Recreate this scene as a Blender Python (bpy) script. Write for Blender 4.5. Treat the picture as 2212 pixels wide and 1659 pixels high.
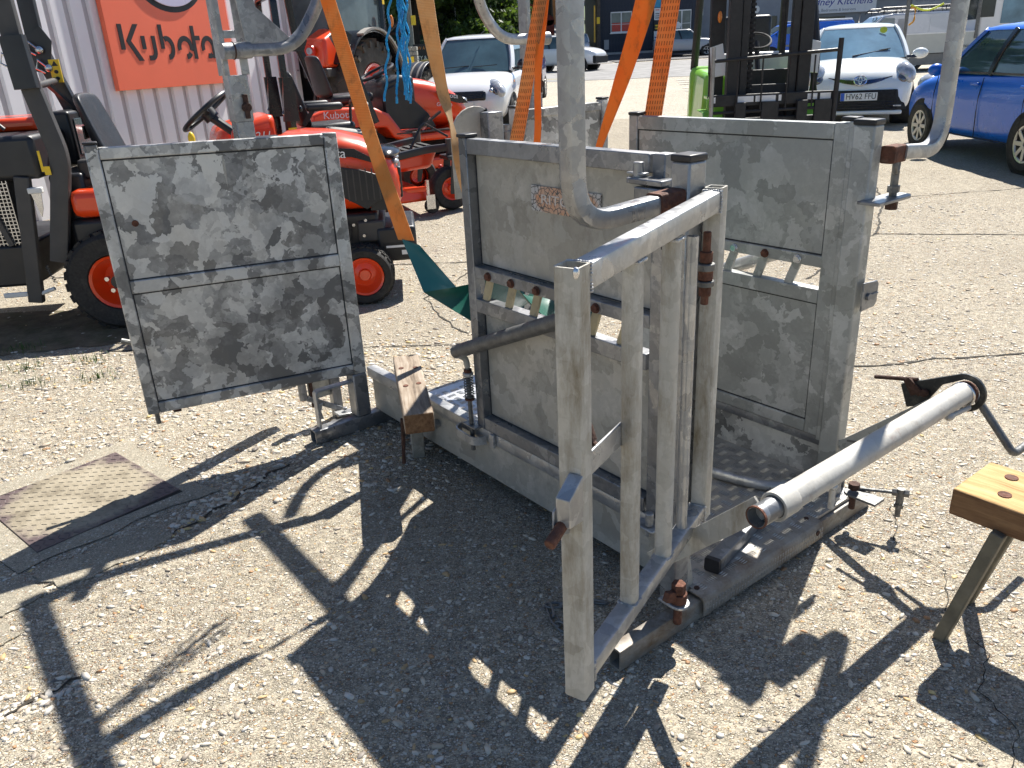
import bpy, bmesh, math, random
import numpy as np
from mathutils import Vector, Matrix

for o in list(bpy.data.objects):
    bpy.data.objects.remove(o, do_unlink=True)
scene = bpy.context.scene
COL = scene.collection
random.seed(7)
rng = np.random.default_rng(11)
R_ = math.radians

# ------------------------------------------------------------------ camera
TH, RO, EYE = R_(22.48), R_(2.94), 1.5
fw = Vector((0, math.cos(TH), -math.sin(TH)))
up0 = Vector((0, math.sin(TH), math.cos(TH)))
rt0 = Vector((1, 0, 0))
rt = rt0 * math.cos(RO) - up0 * math.sin(RO)
up = up0 * math.cos(RO) + rt0 * math.sin(RO)
cam_data = bpy.data.cameras.new('camera')
cam_data.sensor_width = 36.0
cam_data.lens = 36.0 * 1728 / 2212
cam_data.clip_start = 0.05
cam_data.clip_end = 2000
cam = bpy.data.objects.new('camera', cam_data)
COL.objects.link(cam)
cam.matrix_world = Matrix((
    (rt.x, up.x, -fw.x, 0), (rt.y, up.y, -fw.y, 0), (rt.z, up.z, -fw.z, EYE), (0, 0, 0, 1)))
scene.camera = cam

# ------------------------------------------------------------------ light
SUN_DIR = Vector((0.4136, 0.6786, 1.0)).normalized()          # towards the sun
sun_elev = math.asin(SUN_DIR.z)
sun_az = math.atan2(SUN_DIR.x, SUN_DIR.y)
world = bpy.data.worlds.new('World')
scene.world = world
world.use_nodes = True
wn = world.node_tree
bg = wn.nodes['Background']
sky = wn.nodes.new('ShaderNodeTexSky')
sky.sky_type = 'NISHITA'
sky.sun_disc = False
sky.sun_elevation = sun_elev
sky.sun_rotation = sun_az
sky.air_density = 1.0
sky.dust_density = 0.6
sky.ozone_density = 5.0
wn.links.new(sky.outputs['Color'], bg.inputs['Color'])
bg.inputs['Strength'].default_value = 0.062
sd = bpy.data.lights.new('sun', 'SUN')
sd.energy = 5.0
sd.angle = R_(0.53)
sd.color = (1.0, 0.955, 0.88)
sun = bpy.data.objects.new('sun', sd)
COL.objects.link(sun)
sun.rotation_euler = (-SUN_DIR).to_track_quat('-Z', 'Y').to_euler()
vs = scene.view_settings
vs.view_transform = 'Standard'
vs.look = 'None'
vs.gamma = 1.0
vs.use_curve_mapping = False
vs.exposure = 1.0

# ------------------------------------------------------------------ mesh helper
class MB:
    def __init__(s):
        s.v = []; s.f = []; s.mi = []; s.cur = 0
    def add(s, pts, faces):
        b = len(s.v)
        s.v += [tuple(p) for p in pts]
        for f in faces:
            s.f.append([b + i for i in f]); s.mi.append(s.cur)
        return s
    def box(s, x0, x1, y0, y1, z0, z1):
        p = [(x, y, z) for x in (x0, x1) for y in (y0, y1) for z in (z0, z1)]
        return s.add(p, [(0, 1, 3, 2), (4, 6, 7, 5), (0, 4, 5, 1), (2, 3, 7, 6), (0, 2, 6, 4), (1, 5, 7, 3)])
    def hexa(s, p):                     # 8 points: bottom 4 then top 4
        return s.add(p, [(3, 2, 1, 0), (4, 5, 6, 7), (0, 1, 5, 4), (1, 2, 6, 5), (2, 3, 7, 6), (3, 0, 4, 7)])
    def bar(s, a, b, w, h, ref=(0, 0, 1)):   # solid beam a->b, h along ref
        a = Vector(a); b = Vector(b); d = (b - a).normalized()
        u = Vector(ref); u = (u - d * u.dot(d))
        if u.length < 1e-6: u = d.orthogonal()
        u.normalize(); r = d.cross(u)
        q = [(-w/2, -h/2), (w/2, -h/2), (w/2, h/2), (-w/2, h/2)]
        p = [a + r*x + u*y for x, y in q] + [b + r*x + u*y for x, y in q]
        return s.add(p, [(3, 2, 1, 0), (4, 5, 6, 7), (0, 1, 5, 4), (1, 2, 6, 5), (2, 3, 7, 6), (3, 0, 4, 7)])
    def sweep(s, path, prof, ref=(0, 0, 1), caps=True, thick=0.0, ends=(True, True)):
        # prof: 2d closed polygon (r,u); mitred joints
        path = [Vector(p) for p in path]; n = len(path); m = len(prof)
        rings = []; inner = []
        for i in range(n):
            d0 = (path[i] - path[i-1]).normalized() if i > 0 else None
            d1 = (path[i+1] - path[i]).normalized() if i < n-1 else None
            if d0 is None: d = d1; k = 1
            elif d1 is None: d = d0; k = 1
            else:
                d = (d0 + d1).normalized(); k = 1/max(.35, d.dot(d1))
            u = Vector(ref); u = u - d*u.dot(d)
            if u.length < 1e-4: u = d.orthogonal()
            u.normalize(); r = d.cross(u)
            # stretch in the bend plane
            bend = (d1 - d0) if (d0 is not None and d1 is not None) else None
            def pt(x, y):
                w = r*x + u*y
                if bend is not None and bend.length > 1e-5:
                    bn = (bend - d*bend.dot(d)).normalized()
                    w = w + bn*(w.dot(bn))*(k-1)
                return path[i] + w
            rings.append([pt(x, y) for x, y in prof])
            if thick:
                cxm = sum(x for x, y in prof)/m; cym = sum(y for x, y in prof)/m
                sc = 1 - thick/max(abs(x-cxm) for x, y in prof)
                inner.append([pt(cxm+(x-cxm)*sc, cym+(y-cym)*sc) for x, y in prof])
        pts = [p for rg in rings for p in rg]; fs = []
        for i in range(n-1):
            for j in range(m):
                k = (j+1) % m
                fs.append((i*m+j, i*m+k, (i+1)*m+k, (i+1)*m+j))
        if not thick:
            if caps:
                fs.append(tuple(range(m))[::-1]); fs.append(tuple((n-1)*m+j for j in range(m)))
        else:
            b = n*m
            pts += [p for rg in inner for p in rg]
            for i in range(n-1):
                for j in range(m):
                    k = (j+1) % m
                    fs.append((b+i*m+k, b+i*m+j, b+(i+1)*m+j, b+(i+1)*m+k))
            for j in range(m):
                k = (j+1) % m
                fs.append((k, j, b+j, b+k))
                e = (n-1)*m
                fs.append((e+j, e+k, b+e+k, b+e+j))
        return s.add(pts, fs)
    def tube(s, path, r, n=12, thick=0.0, ref=(0, 0, 1)):
        return s.sweep(path, [(r*math.cos(2*math.pi*i/n), r*math.sin(2*math.pi*i/n)) for i in range(n)], ref, True, thick)
    def rtube(s, path, w, h, ref=(0, 0, 1), rad=.006, thick=0.0):
        return s.sweep(path, rrect(w, h, rad), ref, True, thick)
    def lathe(s, prof, o, ax, n=20, close=False):    # prof: (radius, along)
        o = Vector(o); ax = Vector(ax).normalized(); e1 = ax.orthogonal().normalized(); e2 = ax.cross(e1)
        pts = []; fs = []; m = len(prof)
        for i in range(n):
            a = 2*math.pi*i/n; d = e1*math.cos(a) + e2*math.sin(a)
            for r, z in prof: pts.append(o + ax*z + d*r)
        for i in range(n):
            k = (i+1) % n
            for j in range(m if close else m-1):
                l = (j+1) % m
                fs.append((i*m+j, k*m+j, k*m+l, i*m+l))
        return s.add(pts, fs)
    def cyl(s, a, b, r, n=12, r2=None):
        a = Vector(a); b = Vector(b); r2 = r if r2 is None else r2
        return s.lathe([(0, 0), (r, 0), (r2, (b-a).length), (0, (b-a).length)], a, b-a, n)
    def prism(s, poly, o, ex, ey, depth):     # polygon in plane, extruded along ex x ey
        o = Vector(o); ex = Vector(ex).normalized(); ey = Vector(ey).normalized(); nz = ex.cross(ey)
        m = len(poly)
        p = [o + ex*x + ey*y for x, y in poly]
        p += [q + nz*depth for q in p]
        fs = [tuple(range(m))[::-1], tuple(range(m, 2*m))]
        for j in range(m):
            k = (j+1) % m
            fs.append((j, k, m+k, m+j))
        return s.add(p, fs)
    def ell(s, c, rx, ry, rz, nu=14, nv=8, M=None):
        c = Vector(c); pts = []; fs = []
        for j in range(nv+1):
            t = math.pi*j/nv
            for i in range(nu):
                a = 2*math.pi*i/nu
                q = Vector((rx*math.sin(t)*math.cos(a), ry*math.sin(t)*math.sin(a), rz*math.cos(t)))
                if M is not None: q = M @ q
                pts.append(c + q)
        for j in range(nv):
            for i in range(nu):
                k = (i+1) % nu
                fs.append((j*nu+i, (j+1)*nu+i, (j+1)*nu+k, j*nu+k))
        return s.add(pts, fs)
    def loft(s, rings, caps=True):
        m = len(rings[0]); n = len(rings)
        pts = [p for r in rings for p in r]; fs = []
        for i in range(n-1):
            for j in range(m):
                k = (j+1) % m
                fs.append((i*m+j, i*m+k, (i+1)*m+k, (i+1)*m+j))
        if caps:
            fs.append(tuple(range(m))[::-1]); fs.append(tuple((n-1)*m+j for j in range(m)))
        return s.add(pts, fs)
    def torus(s, c, ax, R, r, n=20, m=8):
        return s.lathe([(R + r*math.cos(2*math.pi*j/m), r*math.sin(2*math.pi*j/m)) for j in range(m)], c, ax, n, True)
    def build(s, name, mats, parent=None, bevel=0, smooth=35, sub=0, label=None, recalc=True):
        me = bpy.data.meshes.new(name)
        me.from_pydata(s.v, [], s.f)
        if not isinstance(mats, (list, tuple)): mats = [mats]
        for m in mats: me.materials.append(m)
        if len(mats) > 1:
            me.polygons.foreach_set('material_index', s.mi)
        bm = bmesh.new(); bm.from_mesh(me)
        if recalc:
            bmesh.ops.remove_doubles(bm, verts=bm.verts, dist=1e-6)
            bmesh.ops.recalc_face_normals(bm, faces=bm.faces)
        bm.to_mesh(me); bm.free()
        if smooth:
            me.polygons.foreach_set('use_smooth', [True]*len(me.polygons))
            me.set_sharp_from_angle(angle=R_(smooth if not sub else 180))
        o = bpy.data.objects.new(name, me)
        COL.objects.link(o)
        if parent is not None: o.parent = parent
        if bevel:
            b = o.modifiers.new('bevel', 'BEVEL'); b.width = bevel; b.segments = 2; b.limit_method = 'ANGLE'; b.angle_limit = R_(40)
            b.harden_normals = False
        if sub:
            b = o.modifiers.new('smooth', 'SUBSURF'); b.levels = sub; b.render_levels = sub
        if label: o['label'] = label
        return o

def rrect(w, h, r=.006, k=3):
    p = []
    for cx, cy, a0 in ((w/2-r, h/2-r, 0), (-w/2+r, h/2-r, 90), (-w/2+r, -h/2+r, 180), (w/2-r, -h/2+r, 270)):
        for i in range(k):
            a = R_(a0 + 90*i/(k-1)); p.append((cx + r*math.cos(a), cy + r*math.sin(a)))
    return p

def arc(cx, cy, r, a0, a1, n=8):
    return [(cx + r*math.cos(R_(a0+(a1-a0)*i/n)), cy + r*math.sin(R_(a0+(a1-a0)*i/n))) for i in range(n+1)]

def bend_path(pts, rad, n=6):           # round the corners of a polyline
    pts = [Vector(p) for p in pts]; out = [pts[0]]
    for i in range(1, len(pts)-1):
        a = (pts[i-1]-pts[i]); b = (pts[i+1]-pts[i])
        la = min(rad, a.length*.49); lb = min(rad, b.length*.49)
        p0 = pts[i]+a.normalized()*la; p2 = pts[i]+b.normalized()*lb
        for k in range(n+1):
            t = k/n
            out.append(p0*(1-t)**2 + pts[i]*2*t*(1-t) + p2*t*t)
    out.append(pts[-1]); return out

def thing(name, label, cat, loc=(0, 0, 0), rotz=0, group=None):
    o = bpy.data.objects.new(name, None); COL.objects.link(o)
    o.empty_display_size = .2
    o.location = loc; o.rotation_euler = (0, 0, rotz)
    o['label'] = label; o['category'] = cat
    if group: o['group'] = group
    return o
def tag(o, label, cat, group=None):
    o['label'] = label; o['category'] = cat
    if group: o['group'] = group
    return o
def struct(o):
    o['kind'] = 'structure'; return o
def stuff(o):
    o['kind'] = 'stuff'; return o
def copy_tree(o, parent=None):
    c = o.copy(); COL.objects.link(c)
    if parent is not None:
        c.parent = parent
    for ch in list(o.children): copy_tree(ch, c)
    return c
def text(s, size, o, ex, ey, mat, parent, name='lettering', ext=.002, shear=0, align='CENTER', width=None, kind=None):
    cu = bpy.data.curves.new('letters', 'FONT'); cu.body = s; cu.size = size; cu.extrude = ext
    cu.align_x = align; cu.align_y = 'CENTER'; cu.shear = shear
    t = bpy.data.objects.new('letters', cu)
    me = bpy.data.meshes.new_from_object(t)
    bpy.data.objects.remove(t)
    ex = Vector(ex).normalized(); ey = Vector(ey); ey = (ey - ex*ey.dot(ex)).normalized(); ez = ex.cross(ey)
    if width:
        xs = [v.co.x for v in me.vertices]; k = width/max(1e-6, max(xs)-min(xs))
    else: k = 1
    o = Vector(o)
    for v in me.vertices:
        v.co = o + ex*v.co.x*k + ey*v.co.y + ez*v.co.z
    me.materials.clear(); me.materials.append(mat)
    ob = bpy.data.objects.new(name, me); COL.objects.link(ob)
    if parent is not None: ob.parent = parent
    return ob

# crush frame: l along its length (away), c across, u up
O = Vector((.2426, 1.6285, 0)); LD = Vector((-.6054, .7959, 0)); CD = Vector((.7959, .6054, 0))
def P(l, c, u): return Vector((-l, c, u))
def Wp(l, c, u): return O + LD*l + CD*c + Vector((0, 0, u))
CR_ROT = math.atan2(-.7959, .6054)

# ------------------------------------------------------------------ materials
def new_mat(name):
    m = bpy.data.materials.new(name); m.use_nodes = True
    nt = m.node_tree
    return m, nt, nt.nodes['Principled BSDF']
class NT:
    def __init__(s, nt): s.nt = nt
    def n(s, t, **k):
        a = s.nt.nodes.new(t)
        for q, v in k.items(): setattr(a, q, v)
        return a
    def l(s, a, b): s.nt.links.new(a, b)
    def coord(s, scale=1.0, kind='Object', warp=0, wscale=5, stretch=None):
        tc = s.n('ShaderNodeTexCoord'); out = tc.outputs[kind]
        if stretch:
            mp = s.n('ShaderNodeMapping'); mp.inputs['Scale'].default_value = stretch
            s.l(out, mp.inputs['Vector']); out = mp.outputs['Vector']
        if warp:
            nz = s.n('ShaderNodeTexNoise'); nz.inputs['Scale'].default_value = wscale; nz.inputs['Detail'].default_value = 3
            s.l(out, nz.inputs['Vector'])
            su = s.n('ShaderNodeVectorMath', operation='SUBTRACT'); su.inputs[1].default_value = (.5, .5, .5)
            s.l(nz.outputs['Color'], su.inputs[0])
            sc = s.n('ShaderNodeVectorMath', operation='SCALE'); sc.inputs['Scale'].default_value = warp
            s.l(su.outputs[0], sc.inputs[0])
            ad = s.n('ShaderNodeVectorMath', operation='ADD'); s.l(out, ad.inputs[0]); s.l(sc.outputs[0], ad.inputs[1])
            out = ad.outputs[0]
        return out
    def noise(s, vec, scale, detail=4, rough=.55):
        a = s.n('ShaderNodeTexNoise'); a.inputs['Scale'].default_value = scale
        a.inputs['Detail'].default_value = detail; a.inputs['Roughness'].default_value = rough
        s.l(vec, a.inputs['Vector']); return a.outputs['Fac']
    def vor(s, vec, scale, feature='F1', out='Color', rand=1.0):
        a = s.n('ShaderNodeTexVoronoi', feature=feature); a.inputs['Scale'].default_value = scale
        a.inputs['Randomness'].default_value = rand
        s.l(vec, a.inputs['Vector']); return a.outputs[out]
    def ramp(s, fac, stops, interp='LINEAR'):
        r = s.n('ShaderNodeValToRGB'); r.color_ramp.interpolation = interp
        e = r.color_ramp.elements
        while len(e) > 1: e.remove(e[-1])
        for i, (p, c) in enumerate(stops):
            c = c if isinstance(c, (tuple, list)) else (c, c, c)
            q = e[0] if i == 0 else e.new(p)
            q.position = p; q.color = (*c, 1)
        s.l(fac, r.inputs['Fac']); return r.outputs['Color']
    def mix(s, fac, a, b, mode='MIX'):
        m = s.n('ShaderNodeMix', data_type='RGBA', blend_type=mode)
        for sock, v in ((m.inputs[0], fac), (m.inputs[6], a), (m.inputs[7], b)):
            if hasattr(v, 'is_output'): s.l(v, sock)
            elif isinstance(v, (tuple, list)): sock.default_value = (*v, 1)
            else: sock.default_value = v if sock.type == 'VALUE' else (v, v, v, 1)
        return m.outputs[2]
    def math(s, op, a, b=None, clamp=False):
        m = s.n('ShaderNodeMath', operation=op); m.use_clamp = clamp
        for i, v in enumerate((a, b)):
            if v is None: continue
            if hasattr(v, 'is_output'): s.l(v, m.inputs[i])
            else: m.inputs[i].default_value = v
        return m.outputs[0]
    def bump(s, h, strength, dist, bsdf):
        b = s.n('ShaderNodeBump'); b.inputs['Strength'].default_value = strength; b.inputs['Distance'].default_value = dist
        s.l(h, b.inputs['Height']); s.l(b.outputs['Normal'], bsdf.inputs['Normal'])

def simple(name, col, rough=.5, metal=0, var=.12, scale=6, bump=0, bscale=60, coat=0, dirt=None, spec=.5):
    m, nt, b = new_mat(name); N = NT(nt)
    v = N.coord()
    f = N.noise(v, scale, 5, .6)
    lo = tuple(c*(1-var) for c in col); hi = tuple(min(1, c*(1+var)) for c in col)
    c = N.ramp(f, [(.3, lo), (.7, hi)])
    if dirt:
        dcol, amt, dsc = dirt
        d = N.ramp(N.noise(v, dsc, 6, .7), [(1-amt-.12, 0.0), (1-amt+.1, 1.0)])
        c = N.mix(d, c, dcol)
    N.l(c, b.inputs['Base Color'])
    b.inputs['Metallic'].default_value = metal
    r = N.ramp(N.noise(v, scale*3, 3), [(.3, max(.02, rough*.85)), (.7, min(1, rough*1.15))])
    N.l(r, b.inputs['Roughness'])
    b.inputs['Specular IOR Level'].default_value = spec
    if coat:
        b.inputs['Coat Weight'].default_value = coat; b.inputs['Coat Roughness'].default_value = .04
    if bump: N.bump(N.noise(v, bscale, 4), bump, .01, b)
    return m

def galv(name, stops, scale=13, fine=40, metal=.55, rough=.5, dirt=None, warp=.10, tint=None, stretch=None, cell=.55, grain=.16):
    m, nt, b = new_mat(name); N = NT(nt)
    base = N.coord(stretch=stretch)
    def warped(vec, amt, sc):
        nz = N.n('ShaderNodeTexNoise'); nz.inputs['Scale'].default_value = sc; nz.inputs['Detail'].default_value = 4; nz.inputs['Roughness'].default_value = .6
        N.l(vec, nz.inputs['Vector'])
        su = N.n('ShaderNodeVectorMath', operation='SUBTRACT'); su.inputs[1].default_value = (.5, .5, .5); N.l(nz.outputs['Color'], su.inputs[0])
        sc_ = N.n('ShaderNodeVectorMath', operation='SCALE'); sc_.inputs['Scale'].default_value = amt; N.l(su.outputs[0], sc_.inputs[0])
        ad = N.n('ShaderNodeVectorMath', operation='ADD'); N.l(vec, ad.inputs[0]); N.l(sc_.outputs[0], ad.inputs[1]); return ad.outputs[0]
    v = warped(warped(base, warp, 6), warp*.2, 22)
    a = N.vor(v, scale); sep = N.n('ShaderNodeSeparateColor'); N.l(a, sep.inputs[0])
    v2 = warped(warped(base, warp*.6, 11), warp*.14, 40)
    a2 = N.vor(v2, fine); sep2 = N.n('ShaderNodeSeparateColor'); N.l(a2, sep2.inputs[0])
    sel = N.ramp(N.noise(base, 5, 4, .6), [(.42, .15), (.58, 1.0)])
    big = N.noise(base, 2.4, 4)
    t = N.math('MULTIPLY', sep.outputs[0], cell)
    t = N.math('ADD', t, N.math('MULTIPLY', N.math('MULTIPLY', sep2.outputs[1], sel), cell*.55))
    t = N.math('ADD', t, N.math('MULTIPLY', N.math('SUBTRACT', big, .5), .55))
    t = N.math('ADD', t, N.math('MULTIPLY', N.math('SUBTRACT', N.noise(base, 70, 5, .7), .5), grain*1.6))
    t = N.math('ADD', t, (1-cell*1.3)*.5)
    c = N.ramp(t, stops)
    if dirt:
        dcol, amt, dsc, st = dirt
        dv = N.coord(stretch=st)
        d = N.ramp(N.noise(dv, dsc, 8, .75), [(1-amt-.12, 0.0), (1-amt+.02, .5), (1-amt+.12, .95)])
        c = N.mix(d, c, dcol)
        N.l(N.math('MULTIPLY', N.math('SUBTRACT', 1.0, d), metal), b.inputs['Metallic'])
    else:
        b.inputs['Metallic'].default_value = metal
    N.l(c, b.inputs['Base Color'])
    N.l(N.ramp(sep.outputs[2], [(0, rough-.12), (1, rough+.12)]), b.inputs['Roughness'])
    N.bump(N.math('ADD', N.noise(base, 90, 4), N.math('MULTIPLY', t, .4)), .16, .004, b)
    return m

BROWN = (.10, .075, .04)
M = {}
M['galv_sheet'] = galv('galvanised_sheet', [(.12, (.17, .17, .165)), (.32, (.28, .28, .27)), (.50, (.41, .41, .395)), (.70, (.57, .57, .545)), (.92, (.66, .66, .63))], 16, 31, .3, .46, warp=.24, cell=.72, grain=.13)
M['galv_plain'] = galv('galvanised_plain_sheet', [(.1, (.30, .288, .25)), (.5, (.40, .385, .34)), (.9, (.52, .50, .45))], 13, 42, .25, .56, warp=.25, cell=.5,
                       dirt=((.15, .135, .105), .33, 4.5, (1, 1, .6)))
M['galv_green'] = galv('galvanised_dull_sheet', [(.15, (.27, .28, .265)), (.5, (.36, .37, .355)), (.9, (.52, .53, .515))], 10, 30, .3, .44, warp=.32, cell=.62)
M['galv_mid'] = galv('galvanised_mid_tube', [(.1, (.24, .245, .25)), (.5, (.33, .335, .338)), (.9, (.46, .465, .465))], 30, 85, .6, .36, warp=.12, cell=.42)
M['galv_tube'] = galv('galvanised_tube', [(.1, (.29, .295, .30)), (.5, (.40, .405, .405)), (.9, (.53, .535, .53))], 26, 80, .55, .38, warp=.14, cell=.5)
M['galv_dark'] = galv('galvanised_dark_tube', [(.1, (.16, .165, .175)), (.5, (.25, .256, .265)), (.9, (.38, .385, .39))], 22, 60, .6, .38, warp=.15, cell=.5)
M['galv_dirty'] = galv('galvanised_soiled_tube', [(.1, (.36, .345, .30)), (.5, (.455, .44, .39)), (.9, (.57, .555, .505))], 34, 95, .1, .6, warp=.10, cell=.36,
                       dirt=((.16, .12, .06), .40, 12, (1, 1, .2)))
M['winch_pipe'] = galv('weathered_pipe', [(.1, (.38, .365, .33)), (.5, (.47, .455, .415)), (.9, (.56, .545, .505))], 28, 80, .12, .62, warp=.1, cell=.3,
                       dirt=((.22, .09, .05), .33, 14, None))
M['tread_steel'] = galv('tread_steel', [(.1, (.24, .235, .22)), (.5, (.33, .32, .30)), (.9, (.45, .44, .415))], 24, 70, .35, .45, warp=.12, cell=.35, dirt=((.17, .115, .06), .30, 6, None))
M['tread_alu'] = simple('bright_tread_plate', (.55, .56, .58), .35, .5, .15, 12)
M['beam_dirty'] = galv('soiled_beam', [(.1, (.20, .19, .17)), (.5, (.29, .275, .245)), (.9, (.40, .385, .35))], 22, 60, .2, .55, warp=.12, cell=.4, dirt=((.15, .095, .05), .46, 7, (1, 1, 2)))
M['slat_tan'] = simple('tan_slat', (.44, .37, .23), .7, .1, .2, 14, dirt=((.2, .16, .1), .3, 20))
M['leg_olive'] = simple('olive_steel', (.16, .145, .105), .6, .2, .3, 14, .2)
M['rust'] = simple('rust', (.115, .045, .026), .85, 0, .5, 40, .6, 90, dirt=((.20, .14, .10), .3, 30))
M['rust_dark'] = simple('dark_rust', (.07, .035, .025), .8, .2, .4, 40, .5, 90)
M['steel_grey'] = simple('grey_steel', (.16, .16, .155), .5, .5, .3, 30, .3)
M['plastic_cap'] = simple('black_plastic', (.018, .018, .02), .45, 0, .3, 20)
M['orange_paint'] = simple('orange_paint', (.78, .062, .008), .32, 0, .05, 3, coat=.6)
M['red_paint'] = simple('red_paint', (.62, .03, .012), .35, 0, .05, 3, coat=.5)
M['black_paint'] = simple('black_paint', (.018, .019, .022), .38, 0, .2, 6)
M['black_gloss'] = simple('glossy_black', (.012, .013, .017), .18, 0, .2, 6)
M['dark_grey_paint'] = simple('dark_grey_paint', (.055, .052, .05), .5, 0, .15, 6)
M['rubber'] = simple('rubber', (.022, .021, .02), .78, 0, .3, 20, .25, 50, dirt=((.07, .06, .05), .35, 9))
M['seat_vinyl'] = simple('seat_vinyl', (.02, .021, .024), .42, 0, .2, 14, .12, 120)
M['chrome'] = simple('bright_zinc', (.62, .62, .63), .22, .9, .08, 12)
M['white_plastic'] = simple('white_plastic', (.72, .72, .70), .4, 0, .06, 12)
M['yellow_sticker'] = simple('yellow_sticker', (.85, .56, .02), .45, 0, .05, 10)
M['ink_black'] = simple('black_print', (.012, .012, .014), .5, 0, .1, 10)
M['ink_white'] = simple('white_print', (.8, .8, .8), .5, 0, .03, 10)
M['seam'] = simple('dark_joint', (.03, .032, .036), .8, 0, .3, 30)
M['tread_bright'] = simple('glint_tread_ridge', (.44, .43, .40), .35, .5, .2, 40)  # glints on the ridges painted in as a paler tone than the plate
# ------------------------------------------------------------------ ground
def gz(y):
    z = max(0.0, .0155*(y-7))
    if y > 55: z += .08*(y-55)
    return z

def concrete_mat(name, base, stones, sc=1.0, stone_amt=.55, bumpk=1.0, crev=.75):
    m, nt, b = new_mat(name); N = NT(nt)
    v = N.coord(stretch=(1, 1.25, 1)); vw = N.coord(warp=.012, wscale=60, stretch=(1, 1.3, 1))
    big = N.noise(v, .55*sc, 5, .6); mid = N.noise(v, 3.2*sc, 6, .7)
    c = N.ramp(big, [(.3, tuple(x*.86 for x in base)), (.7, tuple(min(1, x*1.15) for x in base))])
    c = N.mix(N.ramp(mid, [(.4, 0.0), (.75, .55)]), c, tuple(x*.68 for x in base))
    # fine grains: every cell its own tone, dark joints between
    g = N.vor(vw, 190*sc); sg = N.n('ShaderNodeSeparateColor'); N.l(g, sg.inputs[0])
    c = N.mix(1.0, c, N.ramp(sg.outputs[0], [(0, .62), (.5, .95), (1, 1.28)]), 'MULTIPLY')
    h = N.math('MULTIPLY', sg.outputs[1], .18)
    e = N.vor(vw, 120*sc, 'DISTANCE_TO_EDGE', 'Distance')
    em = N.math('MULTIPLY', N.ramp(e, [(.02, 1.0), (.16, 0.0)]), N.ramp(N.noise(v, 22*sc, 4, .6), [(.38, 0.0), (.6, crev)]))
    c = N.mix(em, c, tuple(x*.22 for x in base))
    h = N.math('SUBTRACT', h, N.math('MULTIPLY', em, .45))
    for scale, amt, k in ((66*sc, .30, 1.0), (105*sc, .24, .7), (170*sc, .2, .45)):
        d = N.vor(vw, scale, 'F1', 'Distance'); col = N.vor(vw, scale, 'F1', 'Color')
        sp = N.n('ShaderNodeSeparateColor'); N.l(col, sp.inputs[0])
        patch = N.ramp(N.noise(v, 1.1*sc, 5, .65), [(.32, stone_amt*.25), (.66, stone_amt*1.3)])
        sel = N.math('LESS_THAN', sp.outputs[0], patch)
        fac = N.math('MULTIPLY', sel, N.ramp(d, [(.34, 1.0), (.44, 0.0)]))
        edge = N.math('MULTIPLY', sel, N.ramp(d, [(.33, 0.0), (.43, .85), (.56, 0.0)]))
        c = N.mix(edge, c, tuple(x*.3 for x in base))
        c = N.mix(fac, c, N.ramp(sp.outputs[1], stones))
        h = N.math('ADD', h, N.math('MULTIPLY', fac, k))
    N.l(c, b.inputs['Base Color'])
    b.inputs['Roughness'].default_value = .85
    b.inputs['Specular IOR Level'].default_value = .3
    N.bump(h, .95*bumpk, .008, b)
    return m
STONES = [(0, (.60, .54, .43)), (.18, (.66, .62, .55)), (.36, (.48, .40, .29)), (.5, (.33, .29, .24)), (.62, (.52, .35, .17)), (.72, (.62, .56, .46)), (.84, (.24, .20, .17)), (.93, (.42, .23, .11)), (1, (.66, .63, .58))]
M['concrete'] = concrete_mat('exposed_aggregate_concrete', (.445, .392, .298), STONES, 1.0, .5, .9, .62)
M['concrete_far'] = concrete_mat('worn_yard_concrete', (.47, .43, .35), STONES, .5, .35, .6, .6)
M['smooth_concrete'] = concrete_mat('smooth_cement', (.34, .305, .235), STONES, 1.3, .16, .5, .35)
M['asphalt'] = simple('road_asphalt', (.23, .225, .22), .9, 0, .22, 1.2, .4, 60, dirt=((.12, .12, .12), .35, 1.5))
M['dark_asphalt'] = simple('forecourt_asphalt', (.105, .10, .098), .92, 0, .25, 1.5, .4, 60)
M['crack'] = simple('crack_dirt', (.035, .03, .022), 1, 0, .4, 20)
M['moss'] = simple('moss', (.045, .06, .02), 1, 0, .4, 30)
M['yellow_line'] = simple('worn_yellow_line', (.58, .52, .22), .8, 0, .2, 6, dirt=((.42, .38, .31), .45, 7))
M['white_line'] = simple('worn_white_line', (.66, .64, .58), .8, 0, .2, 6, dirt=((.40, .37, .31), .5, 5))
M['grass'] = simple('grass', (.055, .085, .022), .9, 0, .4, 2.5, .6, 40)

def sheet(name, x0, x1, ys, mat, dz=0.0, xs=None):
    m = MB(); n = len(ys)
    for y in ys:
        a, b = (xs(y) if xs else (x0, x1))
        m.v += [(a, y, gz(y)+dz), (b, y, gz(y)+dz)]
    for i in range(n-1):
        m.f.append([2*i, 2*i+1, 2*i+3, 2*i+2]); m.mi.append(0)
    return m.build(name, mat, smooth=0, recalc=False)
YS = [-6, 0, 3, 5, 7, 8, 10, 12, 14, 17, 20, 24, 28, 33, 40, 48, 55, 56, 60, 70, 85, 110, 150, 250]
struct(sheet('ground', -160, 160, [-30]+YS+[500], M['concrete_far'], -.008))
struct(sheet('yard_slab', -14, 12, [-4, 0, 3, 5, 7, 8, 10, 12, 14, 17], M['concrete']))
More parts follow.
